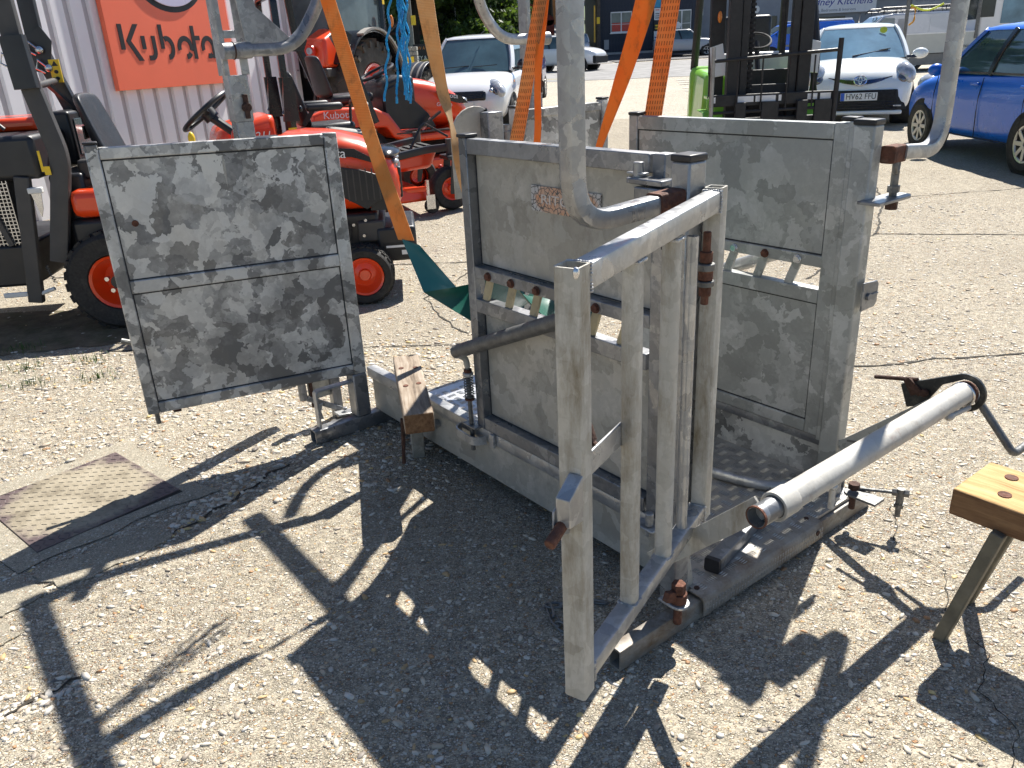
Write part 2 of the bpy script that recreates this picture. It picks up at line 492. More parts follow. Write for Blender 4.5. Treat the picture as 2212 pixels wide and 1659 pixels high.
# road crossing behind the yard and the lane running up the hill
road = MB()
def road_pt(x, y, dz=.002): return (x, y, gz(y)+dz)
rows = [(-60, 47, 58), (-30, 40, 54), (-10, 35.5, 51), (0, 33, 50), (8, 31.5, 49), (20, 31, 48.5), (40, 31, 48), (90, 31, 47)]
nn = 6
for x, ya, yb in rows:
    for k in range(nn+1): road.v.append(road_pt(x, ya+(yb-ya)*k/nn))
for i in range(len(rows)-1):
    for k in range(nn):
        a = i*(nn+1)+k; road.f.append([a, a+nn+1, a+nn+2, a+1]); road.mi.append(0)
struct(road.build('road', M['asphalt'], smooth=0, recalc=False))
fore = MB()
ysf = [50, 52, 54, 55, 56, 57, 58, 60, 62]
for y in ysf: fore.v += [(7.0, y, gz(y)+.03), (40, y, gz(y)+.03)]
for i in range(len(ysf)-1): fore.f.append([2*i, 2*i+1, 2*i+3, 2*i+2]); fore.mi.append(0)
struct(fore.build('forecourt', M['dark_asphalt'], smooth=0, recalc=False))
lane = MB()
ysl = [50, 55, 56, 60, 65, 70, 80, 95, 120, 160]
for y in ysl:
    cx_ = 4.6 + (y-50)*.115
    lane.v += [(cx_-2.6, y, gz(y)+.012), (cx_+2.2, y, gz(y)+.012)]
for i in range(len(ysl)-1): lane.f.append([2*i, 2*i+1, 2*i+3, 2*i+2]); lane.mi.append(0)
struct(lane.build('lane', M['asphalt'], smooth=0, recalc=False))

def flat_quad(name, pts, mat, dz):
    m = MB(); m.add([(x, y, gz(y)+dz) for x, y in pts], [tuple(range(len(pts)))])
    return struct(m.build(name, mat, smooth=0, recalc=False))
# painted markings
flat_quad('yellow_line', [(2.93, 16.5), (3.09, 16.5), (5.92, 30.7), (5.76, 30.7)], M['yellow_line'], .006)
for y, w in ((29.3, 2.6), (28.0, 1.6), (26.9, 2.9), (25.2, 2.2), (24.0, 2.6), (21.6, 1.7), (20.6, 2.2), (18.6, 1.4), (17.9, 1.8)):
    x = 4.35 + (y-18)*.165
    flat_quad('white_marking', [(x, y), (x+w, y+.1), (x+w, y+.34), (x, y+.24)], M['white_line'], .006)
flat_quad('double_yellow_line', [(-6, 36.2), (3.4, 34.3), (3.4, 34.42), (-6, 36.35)], M['yellow_line'], .008)
flat_quad('double_yellow_line', [(-6, 35.8), (3.4, 33.9), (3.4, 34.02), (-6, 35.95)], M['yellow_line'], .008)

# cracks and slab joints: thin jagged recess strips
def crack(pts, w, mat=None, jitter=.02, step=.05, name='crack'):
    out = []
    pts = [Vector((x, y, 0)) for x, y in pts]
    for a, b in zip(pts, pts[1:]):
        n = max(1, int((b-a).length/step))
        for k in range(n): out.append(a.lerp(b, k/n))
    out.append(pts[-1])
    m = MB(); j = 0.0
    for i, p in enumerate(out):
        d = (out[min(i+1, len(out)-1)] - out[max(0, i-1)]).normalized(); nrm = Vector((-d.y, d.x, 0))
        j = j*.75 + random.uniform(-jitter, jitter)*.6
        ww = w*random.uniform(.35, 1.25)
        q = p + nrm*j
        z = gz(q.y)+.0035
        m.v += [(q.x+nrm.x*ww/2, q.y+nrm.y*ww/2, z), (q.x-nrm.x*ww/2, q.y-nrm.y*ww/2, z)]
    for i in range(len(out)-1): m.f.append([2*i, 2*i+1, 2*i+3, 2*i+2]); m.mi.append(0)
    return struct(m.build(name, mat or M['crack'], smooth=0, recalc=False))
crack([(1.55, 3.62), (2.1, 3.66), (3.2, 3.72), (4.6, 3.9)], .020)
crack([(-9, 6.6), (-3.6, 6.35), (-1.0, 6.2), (1.5, 6.1)], .018)
crack([(1.28, 2.35), (1.20, 2.15), (1.26, 1.98), (1.18, 1.8), (1.2, 1.62), (1.10, 1.5), (1.12, 1.38)], .0035, step=.02, jitter=.012)
crack([(1.12, 1.38), (1.0, 1.22), (.94, 1.05)], .0025, step=.02, jitter=.012)
crack([(1.16, 1.45), (1.3, 1.28)], .0025, step=.02, jitter=.012)
crack([(-.10, 4.25), (-.35, 4.55), (-.55, 5.2), (-.2, 6.0), (.2, 6.8)], .012)
crack([(-2.4, 4.45), (-1.2, 4.3), (-.2, 4.25), (.25, 4.2)], .014)
JOINT = [(-3.2, 1.50), (-2.35, 1.66), (-1.75, 1.94), (-1.45, 2.18), (-1.26, 2.36), (-1.10, 2.62), (-.93, 2.90)]
JOINT2 = [(-1.18, 1.70), (-1.32, 1.60), (-1.46, 1.48), (-1.78, 1.36)]
crack(JOINT, .016, jitter=.03, step=.03, name='slab_joint')
crack(JOINT2, .014, jitter=.03, step=.03, name='slab_joint')
crack([(-1.62, 1.60), (-1.75, 1.75), (-1.72, 1.92)], .006, step=.03)
crack([(2.0, 5.2), (3.0, 6.4), (3.6, 7.6), (4.1, 9.0)], .02)
crack([(3.0, 6.4), (4.6, 6.0), (6.5, 5.9)], .02)
crack([(2.2, 7.3), (3.6, 7.8), (5.2, 8.0)], .016)
crack([(1.2, 9.3), (2.4, 9.5), (4.2, 9.4)], .022)
crack([(1.0, 10.8), (2.6, 11.2), (4.0, 11.0)], .022)

# cement surround of the access cover, cracked slabs in front of it
MAN = [(-1.70, 3.064), (-1.296, 2.706), (-1.653, 2.348), (-2.050, 2.695)]
cen = Vector((sum(p[0] for p in MAN)/4, sum(p[1] for p in MAN)/4, 0))
sur = MB()
op = [cen + (Vector((x, y, 0))-cen)*1.36 for x, y in MAN]
ip = [cen + (Vector((x, y, 0))-cen)*1.035 for x, y in MAN]
nk = 9; oo, ii = [], []
for k in range(4):
    for t in range(nk):
        p = op[k].lerp(op[(k+1) % 4], t/nk); q = ip[k].lerp(ip[(k+1) % 4], t/nk); p = p + (p-cen)*random.uniform(-.07, .07)
        oo.append((p.x, p.y, .004)); ii.append((q.x, q.y, .004))
NN = 4*nk
sur.add(oo+ii, [(k, (k+1) % NN, NN+(k+1) % NN, NN+k) for k in range(NN)])
struct(sur.build('cement_surround', M['smooth_concrete'], smooth=0, recalc=False))
gap = MB(); gap.add([(p.x, p.y, .003) for p in ip], [(0, 3, 2, 1)])
struct(gap.build('cover_gap', M['crack'], smooth=0, recalc=False))
def ragged(pl, amp=.012, n=5):
    out = []
    for a_, b_ in zip(pl, pl[1:]+pl[:1]):
        for k in range(n):
            t = k/n; out.append((a_[0]+(b_[0]-a_[0])*t+random.uniform(-amp, amp), a_[1]+(b_[1]-a_[1])*t+random.uniform(-amp, amp)))
    return out
for pl in ([(-1.60, 2.20), (-1.30, 2.46), (-1.20, 2.40), (-1.30, 2.26), (-1.45, 2.12)],
           [(-1.78, 2.06), (-1.62, 2.18), (-1.48, 2.10), (-1.58, 1.98)],
           [(-1.98, 1.90), (-1.80, 2.04), (-1.62, 1.96), (-1.72, 1.86), (-1.86, 1.82)],
           [(-1.64, 1.90), (-1.55, 1.96), (-1.46, 1.90), (-1.53, 1.83)]):
    m = MB(); m.prism(ragged(pl), (0, 0, .000), (1, 0, 0), (0, 1, 0), .0055)
    struct(m.build('broken_slab', M['smooth_concrete'], bevel=.002))
# loose and embedded flint pebbles (nobody could count them)
def pebbles():
    phi = (1+5**.5)/2
    iv = np.array([(-1, phi, 0), (1, phi, 0), (-1, -phi, 0), (1, -phi, 0), (0, -1, phi), (0, 1, phi), (0, -1, -phi), (0, 1, -phi), (phi, 0, -1), (phi, 0, 1), (-phi, 0, -1), (-phi, 0, 1)], float)
    iv /= np.linalg.norm(iv[0])
    fi = np.array([(0, 11, 5), (0, 5, 1), (0, 1, 7), (0, 7, 10), (0, 10, 11), (1, 5, 9), (5, 11, 4), (11, 10, 2), (10, 7, 6), (7, 1, 8), (3, 9, 4), (3, 4, 2), (3, 2, 6), (3, 6, 8), (3, 8, 9), (4, 9, 5), (2, 4, 11), (6, 2, 10), (8, 6, 7), (9, 8, 1)])
    n1, n2, n3 = 66000, 16000, 7000
    xs = np.concatenate([rng.uniform(-2.6, 2.6, n1), rng.uniform(-5, 4.5, n2), rng.uniform(-2.9, -.3, n3)])
    ys = np.concatenate([.75 + rng.random(n1)**1.25*3.6, rng.uniform(3.6, 8, n2), rng.uniform(2.6, 4.4, n3)])
    size = np.concatenate([.0026 + .0080*rng.random(n1)**4.6, .006 + .009*rng.random(n2)**2.5, .004 + .012*rng.random(n3)**2.6])
    jx, jy = [], []
    for J, cnt in ((JOINT, 900), (JOINT2, 380)):
        seg = np.array(J); k = rng.integers(0, len(seg)-1, cnt); t = rng.random(cnt)
        q = seg[k]*(1-t[:, None])+seg[k+1]*t[:, None]+rng.normal(0, .022, (cnt, 2)); jx.append(q[:, 0]); jy.append(q[:, 1])
    jx = np.concatenate(jx); jy = np.concatenate(jy)
    xs = np.concatenate([xs, jx]); ys = np.concatenate([ys, jy]); size = np.concatenate([size, .004+.010*rng.random(len(jx))**2.2])
    # patchy density
    dens = .5 + .5*np.sin(xs*2.1+1.3*np.sin(ys*1.7))*np.cos(ys*2.6-.7*np.sin(xs*3.1))
    keep = rng.random(len(xs)) < .35 + .65*dens
    # none on the access cover and little on its surround
    c = np.array([cen.x, cen.y]); e = np.array([(MAN[1][0]-MAN[0][0]), (MAN[1][1]-MAN[0][1])]); e /= np.linalg.norm(e); g = np.array([-e[1], e[0]])
    du = np.abs((xs-c[0])*e[0]+(ys-c[1])*e[1]); dv = np.abs((xs-c[0])*g[0]+(ys-c[1])*g[1])
    keep &= ~((du < .28) & (dv < .27) & (rng.random(len(xs)) > .02))
    keep &= ~((du < .36) & (dv < .35) & (rng.random(len(xs)) > .25))
    xs, ys, size = xs[keep], ys[keep], size[keep]; n = len(xs)
    a = rng.uniform(0, 2*np.pi, n); sx = size*rng.uniform(.9, 1.9, n); sy = size*rng.uniform(.6, 1.0, n); sz = size*rng.uniform(.28, .55, n)
    jit = 1 + rng.uniform(-.22, .22, (n, 12, 1))
    p = iv[None]*jit
    px, py, pz = p[..., 0]*sx[:, None], p[..., 1]*sy[:, None], p[..., 2]*sz[:, None]
    ca, sa = np.cos(a)[:, None], np.sin(a)[:, None]
    X = px*ca-py*sa+xs[:, None]; Y = px*sa+py*ca+ys[:, None]
    gzv = np.maximum(0, .0155*(ys-7))
    Z = pz + gzv[:, None] + (sz*rng.uniform(-.35, .35, n))[:, None]
    V = np.stack([X, Y, Z], -1).reshape(-1, 3)
    F = (fi[None]+(np.arange(n)*12)[:, None, None]).reshape(-1, 3)
    me = bpy.data.meshes.new('pebbles')
    me.vertices.add(len(V)); me.vertices.foreach_set('co', V.ravel())
    me.loops.add(F.size); me.loops.foreach_set('vertex_index', F.ravel().astype(np.int32))
    me.polygons.add(len(F)); me.polygons.foreach_set('loop_start', np.arange(0, F.size, 3, dtype=np.int32)); me.polygons.foreach_set('loop_total', np.full(len(F), 3, np.int32))
    me.update(); me.validate()
    pal = np.array([(.56, .50, .40), (.60, .56, .49), (.47, .39, .29), (.34, .29, .235), (.50, .34, .17), (.60, .54, .44), (.20, .175, .15), (.38, .21, .10), (.60, .45, .20), (.50, .46, .39)])
    w = np.array([.22, .16, .16, .09, .05, .14, .05, .03, .02, .08]); idx = rng.choice(len(pal), n, p=w/w.sum())
    col = pal[idx]*rng.uniform(.8, 1.15, (n, 1))
    at = me.color_attributes.new('stone', 'FLOAT_COLOR', 'POINT')
    cc = np.ones((n, 12, 4)); cc[..., :3] = col[:, None, :]*(1+rng.uniform(-.08, .08, (n, 12, 1)))
    at.data.foreach_set('color', cc.ravel())
    m, nt, b = new_mat('flint'); N = NT(nt)
    an = N.n('ShaderNodeVertexColor'); an.layer_name = 'stone'
    N.l(an.outputs[0], b.inputs['Base Color']); b.inputs['Roughness'].default_value = .6
    me.materials.append(m)
    me.polygons.foreach_set('use_smooth', [True]*len(F))
    o = bpy.data.objects.new('pebbles', me); COL.objects.link(o); stuff(o)
pebbles()

# steel access cover with raised tread bars and a drift of dust
M['cover_steel'] = simple('cover_steel', (.105, .078, .075), .55, .35, .2, 12, .2, dirt=((.20, .16, .11), .25, 8))
m, nt, b = new_mat('dusty_cover'); N = NT(nt)
v = N.coord(); g = N.n('ShaderNodeTexGradient', gradient_type='SPHERICAL')
mp = N.n('ShaderNodeMapping'); mp.inputs['Scale'].default_value = (3.2, 3.2, 3.2); N.l(v, mp.inputs['Vector']); N.l(mp.outputs[0], g.inputs['Vector'])
f = N.math('ADD', g.outputs['Fac'], N.math('MULTIPLY', N.math('SUBTRACT', N.noise(v, 9, 6, .65), .5), .75))
f = N.ramp(f, [(.07, 0.0), (.24, .95)])
dust = N.ramp(N.noise(v, 6, 7, .68), [(.34, (.15, .125, .085)), (.5, (.29, .25, .18)), (.7, (.36, .315, .235))])
N.l(N.mix(f, (.105, .075, .072), dust), b.inputs['Base Color'])
N.l(N.ramp(f, [(0, .5), (1, .95)]), b.inputs['Roughness'])
N.bump(N.noise(v, 150, 3), .3, .004, b)
M['dusty_cover'] = m
e = (Vector((MAN[1][0]-MAN[0][0], MAN[1][1]-MAN[0][1], 0))).normalized()
cov = thing('access_cover', 'rusty steel tread-plate access cover with a drift of dust, set in the concrete', 'manhole cover', cen, math.atan2(e.y, e.x))
pl = MB(); pl.box(-.27, .27, -.26, .26, -.01, .008)
pl.build('plate', M['dusty_cover'], cov, bevel=.002)
tr = MB()
for i in range(-10, 11):
    for j in range(-10, 11):
        x, y = i*.0255, j*.0245
        if abs(x) > .262 or abs(y) > .252: continue
        a = R_(40 if (i+j) % 2 else -40)
        d = Vector((math.cos(a), math.sin(a), 0))*.0125; q = Vector((-d.y, d.x, 0)).normalized()*.0026; c0 = Vector((x, y, .0082)); h = Vector((0, 0, .0022))
        tr.add([c0-d, c0+q, c0+d, c0-q, c0+h-d*.5, c0+h+d*.5], [(0, 3, 4), (0, 4, 1), (1, 4, 5), (1, 5, 2), (2, 5, 3), (3, 5, 4)])
stuff(tr.build('tread_bars', M['dusty_cover'], cov, smooth=0))
M['soil_shade'] = simple('shaded_soil', (.13, .105, .065), .95, 0, .4, 7, .5, 40, dirt=((.05, .06, .02), .4, 5))  # mossy earth, with the mower's shadow painted into its dark tone
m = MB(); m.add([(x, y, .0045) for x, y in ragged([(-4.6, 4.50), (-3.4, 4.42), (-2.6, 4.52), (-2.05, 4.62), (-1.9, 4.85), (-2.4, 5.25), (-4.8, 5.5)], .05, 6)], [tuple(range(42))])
struct(m.build('soil_shade_patch', M['soil_shade'], smooth=0, recalc=False))
# tufts of grass in the joint
def tuft(c, n, h, r):
    m = MB()
    for k in range(n):
        a = random.uniform(0, 6.28); rr = r*random.random(); x = c[0]+math.cos(a)*rr*1.6; y = c[1]+math.sin(a)*rr
        b_ = random.uniform(0, 6.28); hh = h*random.uniform(.4, 1); lean = Vector((math.cos(b_), math.sin(b_), 0))*hh*.6
        w = Vector((-lean.y, lean.x, 0)).normalized()*.0018
        p = Vector((x, y, gz(y)))
        m.add([p-w, p+w, p+lean*.5+Vector((0, 0, hh*.8))+w*.6, p+lean*.5+Vector((0, 0, hh*.8))-w*.6, p+lean+Vector((0, 0, hh))], [(0, 1, 2, 3), (3, 2, 4)])
    return m
M['blade'] = simple('grass_blade', (.07, .13, .025), .7, 0, .35, 20)
tf = tuft((-1.62, 1.66), 90, .035, .035)
for q in ((-3.1, 4.3), (-2.7, 4.2), (-2.35, 4.28), (-2.9, 4.55), (-3.4, 4.6), (-2.2, 4.0), (-2.55, 3.95)):
    t2 = tuft(q, 60, .05, .09); tf.add(t2.v, t2.f)
stuff(tf.build('weeds', M['blade'], smooth=0))
# ------------------------------------------------------------------ buildings
M['clad_white'] = simple('white_cladding', (.80, .80, .82), .45, 0, .04, 1.5)
M['clad_pan_shade'] = simple('shaded_cladding_pan', (.50, .485, .49), .5, 0, .05, 2)  # darker than the ribs: shade in the troughs is put into this colour
M['sign_orange'] = simple('sign_orange', (.86, .17, .085), .45, 0, .04, 1.2)
M['trim_white'] = simple('white_trim', (.75, .76, .77), .5, 0, .05, 4)
M['glass_dark'] = simple('dark_glass', (.025, .032, .038), .05, 0, .3, 1.5, coat=.4)
M['glass_pane'] = simple('window_glass', (.10, .13, .14), .06, 0, .5, 1.2, coat=.4)
M['navy'] = simple('navy_cladding', (.017, .025, .045), .6, 0, .15, 3)
M['grey_wall'] = simple('grey_render', (.26, .28, .31), .8, 0, .08, 2, .2, 40)
M['grey_light'] = simple('pale_grey_render', (.38, .39, .40), .8, 0, .08, 2)
M['roof_dark'] = simple('dark_roof', (.05, .05, .055), .8, 0, .2, 3)
M['navy_ink'] = simple('navy_lettering', (.02, .028, .12), .5, 0, .1, 8)
M['blue_ink'] = simple('blue_lettering', (.02, .04, .30), .5, 0, .1, 8)
M['grey_ink'] = simple('grey_lettering', (.22, .24, .27), .5, 0, .1, 8)
M['plinth'] = simple('pale_plinth', (.42, .41, .39), .9, 0, .2, 5, .3, 30)
WA = Vector((-4.48, 10.5, 0)); WD = Vector((.387, .922, 0)).normalized(); WNn = Vector((.922, -.387, 0)).normalized()
shed = thing('clad_building', 'white ribbed-metal building on the left with a big orange sign', 'building', WA, math.atan2(WD.y, WD.x))
# local: x along the wall, -y out of the wall, z up
m = MB(); m.box(-9, 3.45, .0, 5.0, -.1, 5.2); m.build('wall', M['clad_pan_shade'], shed)
rb = MB(); rb.prism([(-.095, 0), (-.080, -.036), (.080, -.036), (.095, 0)], (0, -.001, 0), (1, 0, 0), (0, 1, 0), 5.2)
r0 = rb.build('cladding_rib', M['clad_white'], shed, bevel=.003)
r0.location.x = -6.0
x = -6.0+.26
while x < 3.24:
    c = r0.copy(); COL.objects.link(c); c.parent = shed; c.location.x = x; x += .26
m = MB(); m.box(3.345, 3.458, -.045, .05, -.1, 5.2); m.build('corner_flashing', M['clad_white'], shed, bevel=.004)
m = MB(); m.box(3.4505, 3.46, .0505, 5.0, -.1, 5.2); m.build('end_wall', M['clad_white'], shed)
sf = MB()
for z in (1.4, 1.75, 2.1): sf.cyl((3.40, -.046, z), (3.40, -.052, z), .012, 8)
stuff(sf.build('fixings', M['chrome'], shed))
sign = thing('shop_sign', 'orange square sign with black lettering and a pale oval badge on the ribbed wall', 'sign', WA + WNn*.045, math.atan2(WD.y, WD.x))
m = MB(); m.box(-.27, 1.86, -.075, -.005, 1.30, 3.35); m.build('panel', M['sign_orange'], sign, bevel=.004)
def glyph(m, polys):
    for p in polys: m.prism(p, (0, -.0805, 0), (1, 0, 0), (0, 0, 1), -.005)
def ringseg(cx, cz, rx, rz, w, a0, a1, n=14):
    o_ = [(cx+rx*math.cos(R_(a0+(a1-a0)*i/n)), cz+rz*math.sin(R_(a0+(a1-a0)*i/n))) for i in range(n+1)]
    i_ = [(cx+(rx-w)*math.cos(R_(a0+(a1-a0)*i/n)), cz+(rz-w)*math.sin(R_(a0+(a1-a0)*i/n))) for i in range(n+1)]
    return o_ + i_[::-1]
def letter_shapes(k):
    S = {}
    S['K'] = [[(0, .13), (.065, .13), (.065, .41), (0, .41)], [(.095, .225), (.245, .41), (.325, .41), (.17, .225), (.325, 0), (.245, 0)]]
    S['u'] = [[(0, .13), (.062, .13), (.062, .28), (0, .28)], [(.17, .28), (.232, .28), (.232, .10)] + [(.232-.0, .10)] + [(.13+.102*math.cos(R_(-a)), .10+.10*math.sin(R_(-a))) for a in range(0, 91, 15)] + [(.085, 0), (.085, .058), (.13, .058)] + [(.13+.042*math.cos(R_(a)), .10+.042*math.sin(R_(a))) for a in range(-90, 1, 15)]]
    S['b'] = [[(0, .13), (.062, .13), (.062, .41), (0, .41)], ringseg(.11, .14, .125, .14, .062, 112, -90)]
    S['o'] = [ringseg(.14, .14, .14, .14, .062, 195, -20), ringseg(.14, .14, .14, .14, .062, -40, -88)]
    S['t'] = [[(0, 0), (.062, 0), (.062, .40), (0, .40)], [(.0625, .225), (.15, .225), (.15, .28), (.0625, .28)]]
    S['a'] = [ringseg(.13, .14, .13, .14, .062, 200, 20), [(.2, 0), (.27, 0), (.27, .19), (.2, .19)], ringseg(.14, .14, .14, .14, .062, -105, -60)]
    return S[k]
for ch_, x0 in (('K', 0.0), ('u', .335), ('b', .645), ('o', .935), ('t', 1.215), ('a', 1.375)):
    m = MB(); glyph(m, [[(-.11+(x0+px)*.985, 1.62+pz) for px, pz in pl] for pl in letter_shapes(ch_)])
    m.build('letter', M['ink_black'], sign, smooth=0)
m = MB(); m.prism([(.86+.60*math.cos(R_(a)), 2.58+.415*math.sin(R_(a))) for a in range(0, 360, 8)], (0, -.0755, 0), (1, 0, 0), (0, 0, 1), -.02)
bd = m.build('badge_rim', M['ink_black'], sign, bevel=.006)
m = MB(); m.prism([(.86+.53*math.cos(R_(a)), 2.60+.365*math.sin(R_(a))) for a in range(0, 360, 8)], (0, -.096, 0), (1, 0, 0), (0, 0, 1), -.015)
m.build('badge_face', simple('pale_lilac', (.55, .54, .70), .3, 0, .04, 3), bd, bevel=.006)

# navy timber building across the road
navy = thing('navy_building', 'navy boarded building with white windows across the road', 'building', (7.0, 58, gz(58)))
m = MB(); m.box(0, 6.5, 0, 9, 0, 5.6); m.build('wall', M['navy'], navy)
m = MB(); m.box(-.06, 6.56, -.08, -.002, -.3, .16); m.build('plinth', M['plinth'], navy)
bdm = MB(); bdm.box(-.085, .085, -.022, -.002, .17, 5.6); b0 = bdm.build('board', M['navy'], navy)
b0.location.x = .12
for i in range(1, 33):
    c = b0.copy(); COL.objects.link(c); c.parent = navy; c.location.x = .12+i*.198
m = MB(); m.box(-.4, 6.9, -.5, 9.3, 5.6, 5.8); m.build('roof', M['roof_dark'], navy)
def window(par, x0, x1, z0, z1, y, panes, frame=M['trim_white'], glass=M['glass_pane'], bars=True, name='window'):
    m = MB(); f = .07
    m.box(x0, x1, y-.06, y, z1-f, z1); m.box(x0, x1, y-.06, y, z0, z0+f)
    for i in range(panes+1):
        xx = x0 + (x1-x0)*i/panes
        m.box(max(x0, xx-f/2), min(x1, xx+f/2), y-.059, y, z0+f, z1-f)
    m.box(x0-.05, x1+.05, y-.12, y, z0-.06, z0-.001)
    w = m.build(name, frame, par)
    for i in range(panes):
        a = x0+(x1-x0)*i/panes+f/2; b_ = x0+(x1-x0)*(i+1)/panes-f/2
        g = MB(); g.box(a, b_, y-.03, y-.02, z0+f, z1-f); g.build('pane', glass, w)
        if bars:
            g = MB(); g.box(a, b_, y-.045, y-.031, (z0*.6+z1*.4)-.015, (z0*.6+z1*.4)+.015); g.build('glazing_bar', frame, w)
    return w
w1 = window(navy, .75, 2.15, 1.35, 2.62, -.024, 2)
m = MB(); m.box(.84, 1.42, -.054, -.056, 1.43, 1.95); m.build('red_board', simple('red_board', (.55, .07, .05), .6), w1)
m = MB(); m.box(1.48, 2.06, -.054, -.056, 1.43, 1.95); m.build('red_board', bpy.data.materials['red_board'], w1)
m = MB(); m.box(.6, 2.2, -.05, -.002, 1.05, 1.22); m.build('sill_board', M['navy'], navy)
w2 = window(navy, 4.22, 6.08, 1.18, 2.55, -.024, 3)
m = MB(); m.prism([(0, 0), (.42, .0), (.5, .28), (.3, .42), (.05, .4)], (4.95, -.056, 1.42), (1, 0, 0), (0, 0, 1), .003); m.build('display', M['ink_white'], w2)
m = MB(); m.box(6.42, 6.86, -.08, -.002, 2.15, 2.66); vt = m.build('vent_frame', M['trim_white'], navy); m = MB(); m.box(6.52, 6.76, -.085, -.0805, 2.24, 2.57); m.build('vent', M['ink_black'], vt)
m = MB(); m.box(.30, .62, -.14, -.022, .35, .95); m.build('meter_box', M['grey_light'], navy)

grey = thing('grey_building', 'pale grey shop building with a white fascia sign behind the vans', 'building', (13.55, 60, gz(60)))
m = MB(); m.box(0, 30, 0, 9, -1, 5.0); m.build('wall', M['grey_wall'], grey)
m = MB(); m.box(.0, 30, -.04, -.002, -1, .4); m.build('plinth', M['grey_light'], grey)
m = MB(); m.box(0, 30, -.35, 8, 5.0, 5.3); m.build('roof', M['roof_dark'], grey)
m = MB(); m.box(11.5, 30, -.55, -.005, 2.65, 2.80); m.build('canopy', M['roof_dark'], grey)
window(grey, 8.0, 10.6, .55, 1.52, -.005, 3, M['glass_dark'], M['glass_dark'], False)
window(grey, 4.1, 5.9, -.2, 1.75, -.005, 2, M['glass_dark'], M['glass_dark'], False)
m = MB(); m.cyl((13.2, -.3, 2.5), (13.2, -.005, 2.6), .10, 10); m.build('lamp', M['grey_light'], grey)
m = MB(); m.cyl((4.4, -.12, 2.2), (4.4, -.005, 2.2), .25, 16); m.build('round_plaque', M['white_plastic'], grey)
fs = thing('fascia_sign', 'white fascia sign with blue italic lettering on the grey shop building', 'sign', (21.0, 60-.2, gz(60)+1.72))
m = MB(); m.box(0, 5.1, -.12, .18, 0, 1.35); m.build('board', M['trim_white'], fs, bevel=.02)
text('Sydney Kitchens', .62, (2.5, -.125, .70), (1, 0, 0), (0, 0, 1), M['blue_ink'], fs, ext=.004, shear=.25, width=4.6)
text('Kitchens, Bedrooms & Interiors', .26, (2.0, -.125, .20), (1, 0, 0), (0, 0, 1), M['grey_ink'], fs, ext=.004, width=3.4)
fs2 = thing('small_fascia_sign', 'small pale sign board under the dark canopy of the grey building', 'sign', (28.6, 60-.12, gz(60)+1.95))
m = MB(); m.box(0, 2.9, -.05, .1, 0, .62); m.build('board', M['grey_light'], fs2, bevel=.01)
text('Bespoke counter tops', .3, (1.35, -.055, .30), (1, 0, 0), (0, 0, 1), M['grey_ink'], fs2, ext=.004, shear=.2, width=2.4)

# signs stacked on the navy wall
st = thing('direction_signs', 'stack of small business signs with arrows on the navy building', 'sign', (10.62, 57.9, gz(58)))
for z0, z1, mt, nm in ((2.75, 3.9, simple('cyan_board', (.03, .28, .48), .5), 'cyan_board'), (2.0, 2.72, M['trim_white'], 'white_board'), (1.35, 1.98, M['ink_black'], 'black_board'), (.72, 1.33, M['trim_white'], 'arrow_board'), (.1, .70, M['navy_ink'], 'blue_board')):
    m = MB(); m.box(0, .42, -.05, .03, z0, z1); m.build(nm, mt, st)
m = MB(); m.prism([(.05, .92), (.25, .92), (.25, .86), (.38, .95), (.25, 1.04), (.25, .98), (.05, .98)], (0, -.052, 0), (1, 0, 0), (0, 0, 1), -.004); m.build('arrow', M['blue_ink'], st)
for z, mt in ((2.58, M['red_paint']), (2.35, M['ink_black']), (2.22, M['ink_black']), (2.1, M['ink_black'])):
    m = MB(); m.box(.07, .33, -.056, -.051, z, z+.05); m.build('print_line', mt, st)
for z in (1.62, 1.45):
    m = MB(); m.box(.06, .34, -.056, -.051, z, z+.09); m.build('print_line', M['yellow_sticker'], st)
for z in (.52, .38, .24):
    m = MB(); m.box(.06, .34, -.056, -.051, z, z+.07); m.build('print_line', M['ink_white'], st)
m = MB(); m.box(0, .09, 0, .09, 0, .75); m.add([], []); bl = m.build('bollard', M['red_paint'], bevel=.01); bl.location = (10.4, 56.2, gz(56)); tag(bl, 'short red and white post beside the silver hatchback', 'bollard')

# poles
M['pole_wood'] = simple('pole_timber', (.085, .07, .055), .9, 0, .3, 8, .4, 40)
pole = thing('telegraph_pole', 'dark wooden telegraph pole with a yellow strip at the corner of the navy building', 'pole', (6.82, 57.2, gz(57.2)))
m = MB(); m.cyl((0, 0, -.2), (0, 0, 8), .17, 14, .13); m.build('shaft', M['pole_wood'], pole)
m = MB(); m.box(-.28, -.19, -.14, -.05, .9, 3.1); m.build('yellow_strip', simple('yellow_guard', (.72, .42, .05), .6), pole)
m = MB(); m.box(-.1, .1, -.20, -.172, 2.0, 2.4); m.build('notice', M['yellow_sticker'], pole)
M['pole_grey'] = simple('pole_concrete', (.22, .215, .2), .9, 0, .2, 8)
lp = thing('lamp_post', 'grey lamp post beside the stone wall on the left bank', 'lamp post', (-3.8, 40, gz(40)))
m = MB(); m.cyl((0, 0, -.2), (0, 0, 7), .13, 12, .10); m.build('shaft', M['pole_grey'], lp)
m = MB(); m.box(.08, .28, -.16, -.10, 2.35, 2.75); m.build('notice', M['yellow_sticker'], lp)
pp = thing('road_pole', 'grey steel pole behind the far tail upright', 'pole', (4.95, 66, gz(66)))
m = MB(); m.cyl((0, 0, -.2), (0, 0, 6), .1, 10); m.build('shaft', M['pole_grey'], pp)

